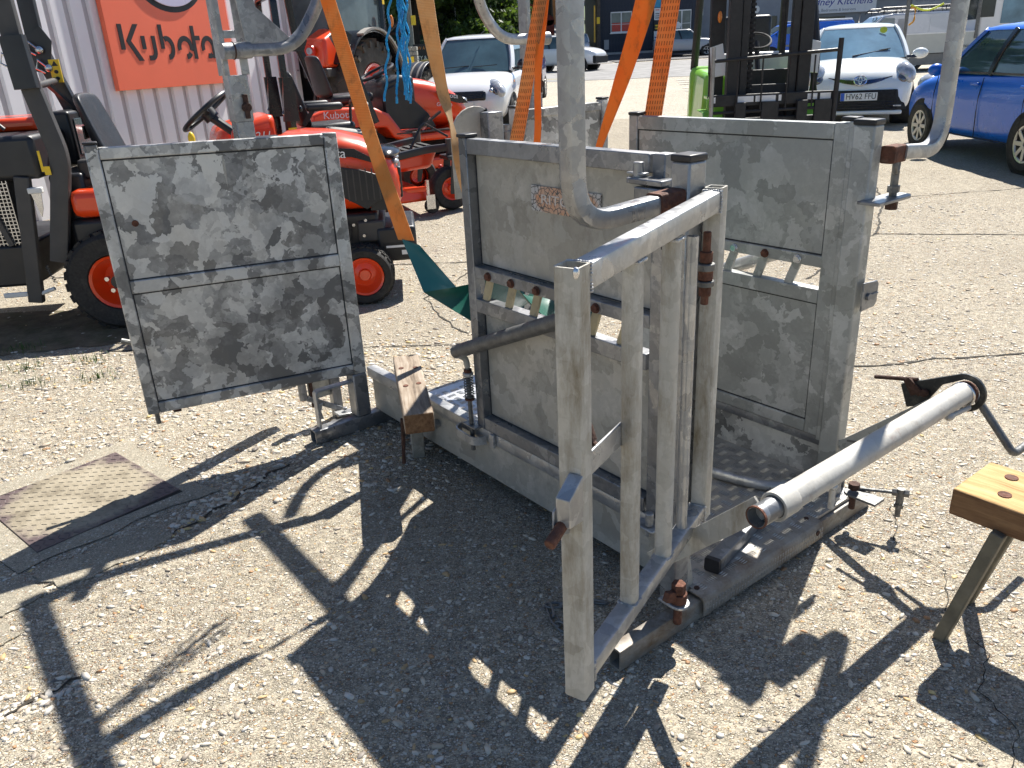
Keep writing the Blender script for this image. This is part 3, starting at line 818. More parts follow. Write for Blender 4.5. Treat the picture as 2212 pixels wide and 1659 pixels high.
# grassy bank, dark house and trees up the hill on the left
bank = MB(); bx = [-70, -45, -25, -14, -8, -5, -3.2, -1.6, -.4, .6]; by = [35, 38, 42, 47, 53, 60, 70, 85, 110, 150]
for y in by:
    for i, x_ in enumerate(bx):
        t = min(1, (y-35)/20); edge = min(1, max(0, (.6-x_)/3.0)); off = (y-35)*.07
        bank.v.append((x_+off, y, gz(y)+.02+1.25*t*edge+.25*math.sin(x_*1.7+y*.3)*t*edge*.4))
for j in range(len(by)-1):
    for i in range(len(bx)-1):
        a = j*len(bx)+i; bank.f.append([a, a+1, a+len(bx)+1, a+len(bx)]); bank.mi.append(0)
struct(bank.build('grass_bank', M['grass'], smooth=180, recalc=False))
verge = MB()
for y in (60, 66, 72, 82, 95, 120): verge.v += [(3.1+(y-50)*.115, y, gz(y)+.06), (5.0+(y-50)*.115, y, gz(y)+.05)]
for i in range(5): verge.f.append([2*i, 2*i+1, 2*i+3, 2*i+2]); verge.mi.append(0)
struct(verge.build('grass_verge', M['grass'], smooth=0, recalc=False))
M['dark_house'] = simple('dark_green_boards', (.035, .045, .038), .8, 0, .2, 3)
house = thing('dark_house', 'dark low building half hidden under the trees on the bank', 'building', (-13, 66, gz(66)+1.2))
m = MB(); m.box(0, 14, 0, 8, -1, 5); m.build('wall', M['dark_house'], house)
m = MB(); m.box(0, 14, -.06, -.002, -1, .35); m.build('brick_base', simple('brick_base', (.16, .075, .05), .9, 0, .3, 9), house)
for x_ in (9.3, 10.9):
    window(house, x_, x_+.9, .9, 2.2, -.01, 2, M['trim_white'], M['glass_dark'], False)
m = MB(); m.box(12.6, 13.3, -.05, -.003, .0, 2.1); m.build('door', M['navy'], house)
m = MB(); m.box(-.3, 14.3, -.4, 8.3, 5, 5.2); m.build('roof', M['roof_dark'], house)
fe = thing('railing', 'thin steel railing in front of the dark house on the bank', 'railing', (-12, 63, gz(63)+1.15))
for i in range(15):
    m = MB(); m.box(i*.9-.025, i*.9+.025, -.025, .025, -.3, 1.5); m.build('post', M['pole_grey'], fe)
m = MB(); m.box(0, 12.6, -.02, .02, 1.5, 1.55); m.build('rail', M['pole_grey'], fe)
M['brick_orange'] = simple('orange_brick', (.36, .115, .06), .9, 0, .2, 9)
sh = thing('brick_shop', 'orange brick shop with a dark doorway and red lower panel up the hill', 'building', (1.2, 92, gz(92)+.15))
m = MB(); m.box(0, 7, 0, 6, -1, 3.0); m.build('wall', M['brick_orange'], sh)
m = MB(); m.box(-.1, 7.1, -.3, 6, 3.0, 4.2); m.build('fascia', M['roof_dark'], sh)
m = MB(); m.box(.35, 1.45, -.06, -.005, .1, 2.65); dr = m.build('door_frame', M['trim_white'], sh)
m = MB(); m.box(.48, 1.32, -.075, -.061, .9, 2.5); m.build('doorway', M['glass_dark'], dr)
m = MB(); m.box(.48, 1.32, -.075, -.061, .18, .88); m.build('red_panel', M['red_paint'], dr)
m = MB(); m.box(1.95, 2.5, -.06, -.005, .1, 2.65); m.build('white_panel', M['trim_white'], sh)
text('W 51', .55, (2.7, -.305, 3.7), (1, 0, 0), (0, 0, 1), M['ink_white'], sh, ext=.01)
m = MB(); m.box(.35, 1.1, -.34, -.31, 3.15, 3.4); m.build('red_badge', M['red_paint'], sh)
sh2 = thing('orange_shop', 'orange timber shopfront beside the brick shop up the hill', 'building', (5.2, 88, gz(88)+.1))
m = MB(); m.box(0, 2.6, 0, 5, -1, 4.2); m.build('wall', simple('orange_boards', (.42, .17, .06), .8, 0, .2, 3), sh2)
m = MB(); m.box(.6, .95, -.05, -.002, 2.6, 3.4); m.build('poster', M['ink_white'], sh2)
kb = thing('kiosk', 'dark red litter bin kiosk by the lane', 'kiosk', (4.42, 70, gz(70)+.05))
m = MB(); m.box(-.4, .4, -.3, .3, 0, 1.5); m.cyl((0, .3, 1.5), (0, -.3, 1.5), .4, 16); m.build('body', simple('maroon', (.11, .012, .015), .5), kb)
yb = thing('yellow_board', 'yellow advertising board on the grass by the brick shop', 'sign', (1.7, 84, gz(84)+.5))
m = MB(); m.box(0, 1.7, -.03, .03, 0, 1.0); m.build('panel', simple('lime_yellow', (.62, .66, .05), .5), yb)
m = MB(); m.box(1.8, 3.0, -.03, .03, 0, 1.05); m.build('white_panel', M['trim_white'], yb)
# stone pier, boards and yellow skip at the foot of the bank
pier = thing('stone_wall', 'low grey wall ending in a rough stone pier at the road edge', 'wall', (-3.3, 34, gz(34)))
m = MB(); m.hexa([(-4.5, -.2, -.1), (-.3, -.2, -.1), (-.3, .2, -.1), (-4.5, .2, -.1), (-4.5, -.2, 2.0), (-.3, -.2, 1.55), (-.3, .2, 1.55), (-4.5, .2, 2.0)]); m.build('wall', simple('blue_grey_wall', (.14, .15, .17), .9, 0, .2, 4), pier)
stone_m = simple('pier_stone', (.26, .25, .22), .95, 0, .35, 7, .5, 30)
for r in range(9):
    xx = -.28
    while xx < .26:
        w_ = random.uniform(.14, .26); w_ = min(w_, .28-xx)
        m = MB(); m.box(xx, xx+w_-.012, -.28+random.uniform(-.02, .02), .25, r*.165, r*.165+.155); m.build('stone', stone_m, pier, bevel=.02); xx += w_
m = MB(); m.box(-.12, .14, -.335, -.305, .88, 1.12); m.build('yellow_notice', M['yellow_sticker'], pier)
hs = thing('hire_sign', 'black and orange notice board behind the stone pier', 'sign', (-3.55, 37.8, gz(37.8)))
m = MB(); m.box(0, .98, 0, .05, .2, 1.55); m.build('board', M['ink_black'], hs)
m = MB(); m.box(.05, .92, -.012, -.001, .25, .72); m.build('orange_band', simple('hire_orange', (.55, .2, .04), .6), hs)
text('OW A HIRE', .19, (.48, -.004, 1.38), (1, 0, 0), (0, 0, 1), bpy.data.materials['hire_orange'], hs, width=.78)
text('HEY & CO', .24, (.48, -.004, .98), (1, 0, 0), (0, 0, 1), M['ink_white'], hs, width=.86)
m = MB(); m.box(.06, .9, -.02, -.013, .30, .38); m.build('white_line', M['ink_white'], hs)
fb = thing('leaning_sign', 'pale green leaning sign with a red emblem on the grass', 'sign', (-2.55, 36.5, gz(36.5)+.15))
m = MB(); m.hexa([(0, 0, 0), (.95, 0, .05), (.95, .05, .05), (0, .05, 0), (0, .25, 1.0), (.98, .25, .9), (.98, .30, .9), (0, .30, 1.0)]); m.build('board', simple('pale_green_board', (.38, .42, .22), .6), fb)
m = MB(); m.hexa([(.2, .135, .62), (.8, .135, .58), (.8, .145, .58), (.2, .145, .62), (.2, .20, .85), (.82, .19, .8), (.82, .20, .8), (.2, .21, .85)]); m.build('red_emblem', M['red_paint'], fb)
sk = thing('yellow_skip', 'dull yellow wedge-shaped skip on the grass behind the white hatchback', 'skip', (-3.15, 35.2, gz(35.2)))
m = MB(); m.hexa([(0, 0, 0), (1.5, 0, 0), (1.5, 1, 0), (0, 1, 0), (.1, 0, .95), (.55, 0, 1.0), (1.4, 1, 1.0), (.1, 1, .95)]); m.build('body', simple('dull_yellow', (.30, .25, .07), .6, 0, .15, 4), sk, bevel=.02)

# ------------------------------------------------------------------ trees
def leaf_mat(name, a, b_, c):
    m, nt, bs = new_mat(name); N = NT(nt)
    an = N.n('ShaderNodeVertexColor'); an.layer_name = 'leaf'
    sp = N.n('ShaderNodeSeparateColor'); N.l(an.outputs[0], sp.inputs[0])
    N.l(N.ramp(sp.outputs[0], [(0, a), (.55, b_), (1, c)]), bs.inputs['Base Color'])
    bs.inputs['Roughness'].default_value = .55
    bs.inputs['Transmission Weight'].default_value = 0
    tr_ = N.n('ShaderNodeBsdfTranslucent'); N.l(N.ramp(sp.outputs[0], [(0, tuple(x*1.4 for x in a)), (1, (c[0]*1.8, c[1]*1.8, c[2]))]), tr_.inputs['Color'])
    mx = N.n('ShaderNodeMixShader'); mx.inputs[0].default_value = .35
    N.l(bs.outputs[0], mx.inputs[1]); N.l(tr_.outputs[0], mx.inputs[2])
    N.l(mx.outputs[0], nt.nodes['Material Output'].inputs['Surface'])
    return m
M['leaf'] = leaf_mat('tree_leaf', (.018, .035, .010), (.045, .085, .018), (.10, .16, .03))
M['bark'] = simple('bark', (.035, .028, .022), .95, 0, .3, 6, .5, 30)
def foliage(parent, clumps, n, size, seed):
    r = np.random.default_rng(seed)
    cl = np.array([c[:3] for c in clumps]); rad = np.array([c[3] for c in clumps])
    idx = r.choice(len(clumps), n, p=rad**2/np.sum(rad**2))
    d = r.normal(size=(n, 3)); d /= np.linalg.norm(d, axis=1)[:, None]
    p = cl[idx] + d*(rad[idx]*(.55+.5*r.random(n)))[:, None]*np.array([1, 1, .8])
    u = r.normal(size=(n, 3)); u /= np.linalg.norm(u, axis=1)[:, None]
    w = np.cross(u, r.normal(size=(n, 3))); w /= np.linalg.norm(w, axis=1)[:, None]
    s = (size*(.6+.8*r.random(n)))[:, None]
    V = np.stack([p-u*s, p+w*s*.55, p+u*s, p-w*s*.55], 1).reshape(-1, 3)
    me = bpy.data.meshes.new('crown')
    me.vertices.add(4*n); me.vertices.foreach_set('co', V.ravel())
    me.loops.add(4*n); me.loops.foreach_set('vertex_index', np.arange(4*n, dtype=np.int32))
    me.polygons.add(n); me.polygons.foreach_set('loop_start', np.arange(0, 4*n, 4, dtype=np.int32)); me.polygons.foreach_set('loop_total', np.full(n, 4, np.int32))
    me.update()
    at = me.color_attributes.new('leaf', 'FLOAT_COLOR', 'POINT')
    shade = np.clip(r.random(n)*.75 + .25*r.random(len(clumps))[idx], 0, 1)
    at.data.foreach_set('color', np.repeat(np.stack([shade]*3+[np.ones(n)], -1), 4, 0).ravel())
    me.materials.append(M['leaf'])
    o = bpy.data.objects.new('crown', me); COL.objects.link(o); o.parent = parent
    return o
def tree(label, x, y, z, h, tr, crown, n, size, seed, lean=.05, low=.3):
    t = thing('broadleaf_tree', label, 'tree', (x, y, z), 0, 'trees on the bank')
    r = random.Random(seed); m = MB()
    top = Vector((lean*h, 0, h*.6))
    m.tube([(0, 0, -.4), (lean*h*.3, .05, h*.25), top], tr, 10)
    k = m.build('trunk', M['bark'], t)
    # taper the trunk
    for v in k.data.vertices:
        f = max(.35, 1-.6*max(0, v.co.z)/(h*.6)); c_ = Vector((lean*v.co.z, 0, v.co.z)); v.co = Vector((c_.x+(v.co.x-c_.x)*f, v.co.y*f, v.co.z))
    m = MB(); cl = []
    for i in range(crown):
        a = 6.28*i/crown + r.uniform(-.4, .4); rr = r.uniform(.25, 1)*h*.36; zz = h*r.uniform(low, .98)
        c_ = Vector((lean*zz+math.cos(a)*rr, math.sin(a)*rr, zz)); cl.append((*c_, h*r.uniform(.09, .17)))
        b_ = Vector((lean*h*.4, 0, h*r.uniform(.28, .55))); mid = b_.lerp(c_, .5)+Vector((0, 0, .08*h))
        m.tube([b_, mid, c_], tr*.22, 6)
    m.build('limbs', M['bark'], t)
    foliage(t, cl, n, size, seed)
    return t
tree('large dark tree with a thick trunk above the far lifting arm', .75, 62, gz(62)+.6, 15, .85, 26, 9000, .30, 3, .02, .26)
tree('slimmer tree with a dark trunk in front of the brick shop', 2.35, 66, gz(66)+.3, 14, .38, 22, 6000, .30, 5, .03, .30)
tree('leafy tree hanging low over the bank behind the blue twine', -4.4, 47, gz(47)+1.0, 11, .42, 30, 11000, .24, 8, .03, .24)
tree('bushy tree with low dark boughs in the middle of the bank', -1.7, 53, gz(53)+.9, 10, .3, 34, 12000, .22, 9, 0, .10)
tree('tall tree behind the tractor cab at the top of the bank', -11, 52, gz(52)+1.0, 14, .5, 26, 7000, .32, 12, 0, .22)
tree('pale green tree at the lane edge behind the tube bow', 5.2, 80, gz(80)+.2, 11, .3, 22, 5000, .34, 14, 0, .30)
tree('tree behind the navy building where the lane climbs', 8.8, 95, gz(95), 12, .35, 24, 5000, .38, 15, 0, .2)
tree('far tree filling the gap above the lane', 14, 130, gz(130), 16, .4, 24, 4500, .6, 16, 0, .12)
tree('far tree at the top left of the lane', 2, 125, gz(125), 15, .4, 24, 4500, .6, 17, 0, .12)
def shrub(label, x, y, z, w, h, n, seed):
    t = thing('shrub', label, 'shrub', (x, y, z), 0, 'shrubs on the bank'); r = random.Random(seed)
    m = MB()
    for i in range(6):
        a = 6.28*i/6; m.tube([(0, 0, -.1), (math.cos(a)*w*.2, math.sin(a)*w*.2, h*.4), (math.cos(a)*w*.35, math.sin(a)*w*.35, h*.75)], .03, 5)
    m.build('stems', M['bark'], t)
    foliage(t, [(r.uniform(-w/2, w/2), r.uniform(-w/3, w/3), h*r.uniform(.2, .8), h*.32) for i in range(12)], n, .16, seed)
shrub('dark shrub on the bank right of the leaning sign', -.9, 44, gz(44)+.6, 2.6, 1.9, 3500, 21)
shrub('dark shrub above the white hatchback roof', .3, 50, gz(50)+.8, 2.6, 2.4, 3500, 22)
shrub('wide dark shrub below the low boughs', -1.8, 49, gz(49)+1.0, 3.2, 1.7, 3500, 23)
mk = thing('marker_post', 'thin post with a small blue plate on the bank', 'post', (-.62, 40, gz(40)+.35))
m = MB(); m.cyl((0, 0, -.3), (0, 0, 1.1), .025, 8); m.build('shaft', M['pole_grey'], mk)
m = MB(); m.box(-.07, .07, -.04, -.02, .85, 1.25); m.build('plate', simple('blue_plate', (.02, .12, .35), .5), mk)
# ------------------------------------------------------------------ road vehicles
def paint(name, col, rough=.22, coat=.8): return simple(name, col, rough, 0, .03, 2, coat=coat)
M['car_white'] = paint('white_car_paint', (.74, .75, .77))
M['car_white2'] = paint('warm_white_car_paint', (.72, .74, .72))
M['car_blue'] = paint('blue_car_paint', (.001, .12, .62), .3, .35)
M['car_silver'] = paint('silver_car_paint', (.38, .40, .43), .25)
M['van_silver'] = paint('silver_van_paint', (.44, .47, .52), .25)
M['car_purple'] = paint('dark_purple_paint', (.03, .025, .12))
M['car_glass'] = simple('car_glass', (.055, .10, .12), .04, 0, .4, 1.0, coat=.6)
M['car_glass2'] = simple('car_glass_blue', (.13, .24, .33), .04, 0, .4, 1.2, coat=.6)
M['lens'] = simple('headlamp_lens', (.40, .42, .45), .14, .15, .45, 14, coat=.5)
M['lens_dark'] = simple('headlamp_bowl', (.12, .12, .13), .12, .6, .5, 14, coat=.8)
M['amber'] = simple('amber_lens', (.75, .22, .02), .2, 0, .1, 9, coat=.5)
M['alloy'] = simple('alloy_wheel', (.48, .47, .45), .35, .6, .1, 9)
M['plate_white'] = simple('plate_white', (.74, .74, .72), .4, 0, .02, 9)
M['plate_blue'] = simple('plate_blue', (.02, .10, .50), .4, 0, .02, 9)
M['underbody'] = simple('underbody', (.012, .012, .013), .8, 0, .2, 9)
M['trim_grey'] = simple('trim_grey', (.25, .24, .22), .6, 0, .1, 9)

def wheel(parent, c, ax, R, W, rimR, rimmat, tyremat=None, spokes=0, dish=.02, lugs=None, name='wheel'):
    # hub disc is the part, tyre and spokes its sub-parts; ax points outward
    c = Vector(c); ax = Vector(ax).normalized()
    m = MB(); f = W/2
    m.lathe([(0, f-dish*1.6), (rimR*.28, f-dish*1.6), (rimR*.34, f-dish*2.2), (rimR*.62, f-dish*2.6), (rimR*.82, f-dish*1.5), (rimR*.90, f-dish*.4), (rimR, f-dish*.2), (rimR*1.02, f-dish*.6), (rimR*.96, -f*.6)], c, ax, 28)
    w = m.build(name, rimmat, parent)
    m = MB()
    r = [(rimR*.99, f*.80), (rimR*1.06, f*.96), (R*.90, f*1.0), (R*.965, f*.86), (R, f*.55), (R, -f*.55), (R*.965, -f*.86), (R*.9, -f), (rimR*1.06, -f*.96), (rimR*.98, -f*.8)]
    m.lathe(r, c, ax, 36, True)
    t = m.build('tyre', tyremat or M['rubber'], w)
    if lugs:
        n, hgt, kind = lugs
        lm = MB(); e1 = ax.orthogonal().normalized(); e2 = ax.cross(e1)
        for i in range(n):
            a = 2*math.pi*i/n
            for s_ in (-1, 1):
                if kind == 'bar':
                    a0 = a + (0 if s_ > 0 else math.pi/n)
                    d0 = e1*math.cos(a0)+e2*math.sin(a0); a1 = a0 + .9*math.pi*2/n*.8; d1 = e1*math.cos(a1)+e2*math.sin(a1)
                    p0 = c+d1*(R*.97)+ax*(s_*f*.02); p1 = c+d0*(R*.95)+ax*(s_*f*1.02)
                    lm.bar(p0, p1, R*.075, hgt*2, (d0+d1))
                    lm.bar(p1, c+d0*(R*.84)+ax*(s_*f*1.04), R*.07, hgt*1.2, ax)
                else:
                    for k in range(3):
                        a0 = a + (k % 2)*math.pi/n + (0 if s_ > 0 else math.pi/n*.5); d = e1*math.cos(a0)+e2*math.sin(a0); tq = ax.cross(d)
                        p = c+d*(R)+ax*(s_*f*(.12+.27*k)); wd = 2*math.pi*R/n*.33
                        lm.bar(p-tq*wd, p+tq*wd, f*.2, hgt*2, d)
        stuff(lm.build('tread_lugs', tyremat or M['rubber'], w, smooth=0))
    if spokes:
        e1 = ax.orthogonal().normalized(); e2 = ax.cross(e1)
        for i in range(spokes):
            a = 2*math.pi*i/spokes; d = e1*math.cos(a)+e2*math.sin(a)
            m = MB(); m.bar(c+ax*(f-dish*.8)+d*rimR*.12, c+ax*(f-dish*.5)+d*rimR*.9, rimR*.24, .012, ax); m.build('spoke', rimmat, w, bevel=.003)
        m = MB(); m.lathe([(0, f-dish*2), (rimR*.8, f-dish*2.05)], c, ax, 24); m.build('wheel_well', M['underbody'], w)
    return w

def car(name, label, cat, loc, heading, s, paintm, glass, group=None):
    # x forward, y left. s: dict of dimensions
    t = thing(name, label, cat, loc, heading, group)
    if s.get('scale'): t.scale = (s['scale'],)*3
    L, W = s['L'], s['W']; hw = W/2
    # body rings: (x from front, half width belt, half width bottom, z bottom, z shoulder, z top centre)
    rings = []
    for x, wb, wl, zb, zs, zt in s['body']:
        X = L/2 - x
        half = [(0, zb), (wl*.7, zb), (wl, zb+.06), (wb*.985, zb+(zs-zb)*.42), (wb, zb+(zs-zb)*.66), (wb*.965, zs), (wb*.80, zs+(zt-zs)*.62), (wb*.42, zt-(zt-zs)*.06), (0, zt)]
        ring = [Vector((X, y, z)) for y, z in half] + [Vector((X, -y, z)) for y, z in half[-2:0:-1]]
        rings.append(ring)
    m = MB(); m.loft(rings); body = m.build('body', paintm, t, sub=2, smooth=60)
    # greenhouse
    gx0, gx1, gx2, gx3 = [L/2-v for v in s['glass_x']]       # windscreen base, roof front, roof rear, rear base
    zb, zr = s['belt'], s['roof']; wb, wr = s['gw']
    def outline(xf, xr, w, z, bow, n=6):
        pts = []
        for i in range(n+1):
            y = w*(1-2*i/n); pts.append(Vector((xf - bow*(y/w)**2, y, z)))
        for i in range(1, 7): pts.append(Vector((xf-bow+(xr+bow*.5-xf+bow)*i/7, -w, z)))
        for i in range(n+1):
            y = -w*(1-2*i/n); pts.append(Vector((xr + bow*.5*(y/w)**2, y, z)))
        for i in range(1, 7): pts.append(Vector((xr+bow*.5+(xf-bow-xr-bow*.5)*i/7, w, z)))
        return pts
    o0 = outline(gx0, gx3, wb, zb-.03, s.get('bow', .22)); o1 = outline(gx1, gx2, wr, zr, s.get('bow', .22)*.55)
    om = [a.lerp(b_, .5)+(Vector((a.x, a.y, 0))-Vector((0, 0, 0))).normalized()*0.0 + Vector((0, math.copysign(.025, a.y) if abs(a.y) > .3 else 0, 0)) for a, b_ in zip(o0, o1)]
    n = len(o0)
    def strip(i0, i1, ins=.0):
        mm = MB(); pts = []; fs = []; K = 5
        idx = [(i0+k) % n for k in range((i1-i0) % n+1)]
        for r in range(K):
            f = r/(K-1)
            for i in idx: 
                a, b_, c_ = o0[i], om[i], o1[i]
                pts.append(a*(1-f)**2 + (b_*2-(a+c_)*.5)*2*f*(1-f) + c_*f*f)
        w_ = len(idx)
        for r in range(K-1):
            for k in range(w_-1): fs.append((r*w_+k, r*w_+k+1, (r+1)*w_+k+1, (r+1)*w_+k))
        mm.add(pts, fs); return mm
    # windscreen = points 0..6 ; right side 6..13 ; rear 13..19 ; left 19..26
    strip(0, 6).build('windscreen', glass, t, smooth=60)
    strip(6, 13).build('side_glass', glass, t, smooth=60); strip(13, 19).build('rear_window', glass, t, smooth=60); strip(19, 26).build('side_glass', glass, t, smooth=60)
    # roof
    mm = MB(); rr = []
    for f, dz in ((1.03, -.012), (1.0, .016), (.82, .045), (.45, s.get('crown', .075)), (0.02, s.get('crown', .075)+.008)):
        cx_ = (gx1+gx2)/2; rr.append([Vector((cx_+(p.x-cx_)*f, p.y*f, zr+dz)) for p in o1])
    mm.loft(rr); mm.build('roof', paintm, t, smooth=60)
    # pillars
    def pil(i, wdt, mat, th=.02, nm='pillar'):
        a, b_, c_ = o0[i], om[i], o1[i]; pth = []
        for k in range(7):
            f = k/6; pth.append(a*(1-f)**2 + (b_*2-(a+c_)*.5)*2*f*(1-f) + c_*f*f)
        tang = (o0[(i+1) % n]-o0[i-1]).normalized(); nr = Vector((tang.y, -tang.x, 0))
        q = MB(); q.sweep([p for p in pth], [(-th, -wdt/2), (th, -wdt/2), (th, wdt/2), (-th, wdt/2)], ref=tang); return q.build(nm, mat, t, bevel=.008)
    for i in (0, 6): pil(i, s.get('apil', .09), paintm)
    for i in (13, 19): pil(i, .16, paintm)
    bi = s.get('bpil', 4)
    for i in (6+8-bi-1, 19+bi): pil(i, .085, s.get('bmat', M['black_gloss']))
    for i in (6+8-bi+1, 19+bi-2) if s.get('cpil') else (): pil(i, .07, paintm)
    # waist trim, wheels, arches
    for k, (x, sg) in enumerate(((s['fx'], 1), (s['fx'], -1), (s['rx'], 1), (s['rx'], -1))):
        X = L/2-x; R = s['R']; yw = s.get('tw', hw-.10)
        q = MB(); q.cyl((X, sg*(yw-.16), R), (X, sg*(hw*s.get('arch', .985)), R), R*1.17, 30); q.build('wheel_arch', M['underbody'], t)
        wheel(t, (X, sg*(hw*s.get('arch', .985)-.075), R), (0, sg, 0), R, .19, R*.66, s.get('rim', M['alloy']), spokes=s.get('spokes', 7), dish=.022)
    return t, body, dict(o0=o0, o1=o1, L=L, hw=hw)
def bx(parent, name, mat, c, d, bev=.01, rot=None):
    m = MB(); m.box(-d[0]/2, d[0]/2, -d[1]/2, d[1]/2, -d[2]/2, d[2]/2); o = m.build(name, mat, parent, bevel=min(bev, min(d)*.4)); o.location = c
    if rot: o.rotation_euler = rot
    return o
def blob(parent, name, mat, c, r, rot=None):
    m = MB(); m.ell((0, 0, 0), *r, 18, 10); o = m.build(name, mat, parent, smooth=80); o.location = c
    if rot: o.rotation_euler = rot
    return o
def number_plate(par, X, z, s_, ry=0, w=.52):
    o = bx(par, 'number_plate', M['plate_white'], (X, 0, z), (.012, w, .115), .004, (0, ry, 0))
    b_ = bx(par, 'plate_band', M['plate_blue'], (X+.002, -w/2+.03, z), (.012, .055, .112), .003, (0, ry, 0))
    if s_: text(s_, .118, (X+.0075, .03, z), (0, 1, 0), (0, 0, 1), M['ink_black'], par, ext=.0015, width=w*.80)

# white hatchback facing the camera, left of the tube bow
hatch_body = [(0.0, .58, .55, .26, .52, .56), (.06, .70, .66, .20, .58, .66), (.22, .77, .72, .18, .70, .80), (.55, .795, .76, .18, .82, .92), (.95, .80, .77, .18, .90, .985), (1.6, .80, .78, .18, .93, .99), (2.5, .80, .78, .18, .95, 1.0), (3.1, .79, .77, .20, .96, 1.0), (3.45, .76, .72, .26, .95, .99), (3.58, .66, .62, .34, .90, .94)]
hd = Vector((-.22, -.975, 0)).normalized()
suz, sb_, g = car('white_hatchback', 'white five-door hatchback facing us behind the orange mowers', 'car', (-.27, 17.2, gz(17)), math.atan2(hd.y, hd.x),
    dict(scale=1.09, L=3.6, W=1.62, body=hatch_body, glass_x=(.80, 1.42, 3.18, 3.46), belt=.98, roof=1.50, gw=(.715, .58), fx=.70, rx=3.05, R=.285, bmat=M['car_white'], bpil=3, cpil=False, crown=.07), M['car_white'], M['car_glass'])
for i in (-1, 1):
    blob(suz, 'headlight', M['lens'], (1.52, i*.60, .705), (.27, .115, .105), (0, .38, i*.62)); blob(suz, 'headlight_bowl', M['lens_dark'], (1.60, i*.565, .682), (.16, .075, .07), (0, .42, i*.6)); blob(suz, 'headlight_lamp', M['chrome'], (1.675, i*.54, .668), (.05, .045, .045))
    blob(suz, 'wing_mirror', M['black_gloss'], (.72, i*.93, 1.04), (.09, .14, .11)); bx(suz, 'mirror_arm', M['black_gloss'], (.74, i*.79, .985), (.06, .16, .04))
    bx(suz, 'side_repeater', M['amber'], (1.05, i*.803, .79), (.06, .01, .04))
    for x in (-.35, -1.25): bx(suz, 'door_handle', M['car_white'], (x+.35, i*.81, .88), (.14, .03, .035))
bx(suz, 'grille', M['black_gloss'], (1.765, 0, .60), (.10, .92, .15), .03, (0, -.25, 0)); bx(suz, 'lower_grille', M['underbody'], (1.80, 0, .33), (.05, .95, .16), .02)
for z_ in (.565, .60, .635): bx(suz, 'grille_bar', M['underbody'], (1.822-(z_-.565)*.25, 0, z_), (.012, .86, .010), .003)
number_plate(suz, 1.835, .455, '')
m = MB()
for a, b_ in ((-.45, -.02), (.05, .48)): m.bar((.915, a, 1.035), (.88, b_, 1.055), .012, .012)
m.build('wipers', M['black_paint'], suz); stuff(suz.children[-1])
m = MB(); m.tube([(.42, .12, 1.565), (.34, .16, 1.62), (.18, .26, 2.02)], .006, 6); m.build('aerial', M['black_paint'], suz)

# small white hatchback with the readable number plate
ayg_body = [(0.0, .56, .55, .22, .50, .56), (.05, .70, .68, .17, .60, .69), (.22, .765, .74, .16, .72, .83), (.55, .80, .77, .16, .82, .93), (.88, .805, .78, .16, .88, .985), (1.5, .805, .78, .16, .90, .98), (2.4, .805, .78, .16, .93, .98), (2.95, .80, .77, .18, .96, 1.0), (3.3, .76, .72, .25, .96, 1.0), (3.42, .66, .62, .34, .90, .94)]
hd = Vector((-.33, -.944, 0)).normalized()
ay, ayb, g = car('small_white_hatchback', 'small white hatchback with its yellow windscreen disc, facing us beside the forklift', 'car', (6.42, 15.3, gz(15.3)), math.atan2(hd.y, hd.x),
    dict(scale=1.06, L=3.43, W=1.63, body=ayg_body, glass_x=(.72, 1.45, 3.0, 3.32), belt=.965, roof=1.40, gw=(.72, .56), fx=.66, rx=3.0, R=.28, bpil=3, crown=.07, bow=.28), M['car_white2'], M['car_glass2'])
for i in (-1, 1):
    blob(ay, 'headlight', M['lens'], (1.49, i*.635, .735), (.20, .13, .135), (0, .55, i*.5)); blob(ay, 'headlight_bowl', M['lens_dark'], (1.585, i*.585, .66), (.09, .075, .06), (0, .4, i*.5))
    blob(ay, 'wing_mirror', M['car_white2'], (.70, i*.90, .985), (.08, .115, .08)); bx(ay, 'mirror_arm', M['black_gloss'], (.72, i*.79, .945), (.06, .16, .04))
    bx(ay, 'running_light', M['lens'], (1.735, i*.52, .285), (.02, .17, .022), .004, (0, 0, i*-.12))
# grille slot: a shallow smile
m = MB()
pts = [Vector((1.70-.10*(y/.45)**2, y, .625+.075*(y/.45)**2)) for y in [-.45+.9*i/12 for i in range(13)]]
prof = []
for i, p in enumerate(pts):
    th = .030*(1-(abs(i-6)/6)**2)+.004; m.v += [(p.x+.02, p.y, p.z-th), (p.x+.02, p.y, p.z+th), (p.x-.05, p.y, p.z+th), (p.x-.05, p.y, p.z-th)]
for i in range(12):
    for j in range(4): k = (j+1) % 4; m.f.append([i*4+j, i*4+k, i*4+4+k, i*4+4+j]); m.mi.append(0)
m.build('grille', M['black_gloss'], ay)
em = MB(); c0 = Vector((1.735, 0, .655))
em.lathe([(.068+.010*math.cos(a*math.pi/4), .010*math.sin(a*math.pi/4)) for a in range(8)], c0, (1, 0, .18), 28, True)
e_ = em.build('emblem_ring', M['chrome'], ay)
for v in e_.data.vertices: v.co.y *= 1.25
em = MB(); em.ell(c0, .006, .082, .062, 20, 8); em.build('emblem_field', simple('emblem_blue', (.03, .08, .2), .2, .4), ay)
em = MB(); em.lathe([(.022+.007*math.cos(a*math.pi/3), .007*math.sin(a*math.pi/3)) for a in range(6)], c0+Vector((.006, 0, 0)), (1, 0, .18), 20, True); e_ = em.build('emblem_oval', M['chrome'], ay)
for v in e_.data.vertices: v.co.z = c0.z+(v.co.z-c0.z)*2.4
em = MB(); em.lathe([(.03+.007*math.cos(a*math.pi/3), .007*math.sin(a*math.pi/3)) for a in range(6)], c0+Vector((.006, 0, .02)), (1, 0, .18), 20, True); e_ = em.build('emblem_oval', M['chrome'], ay)
for v in e_.data.vertices: v.co.y *= 2.0
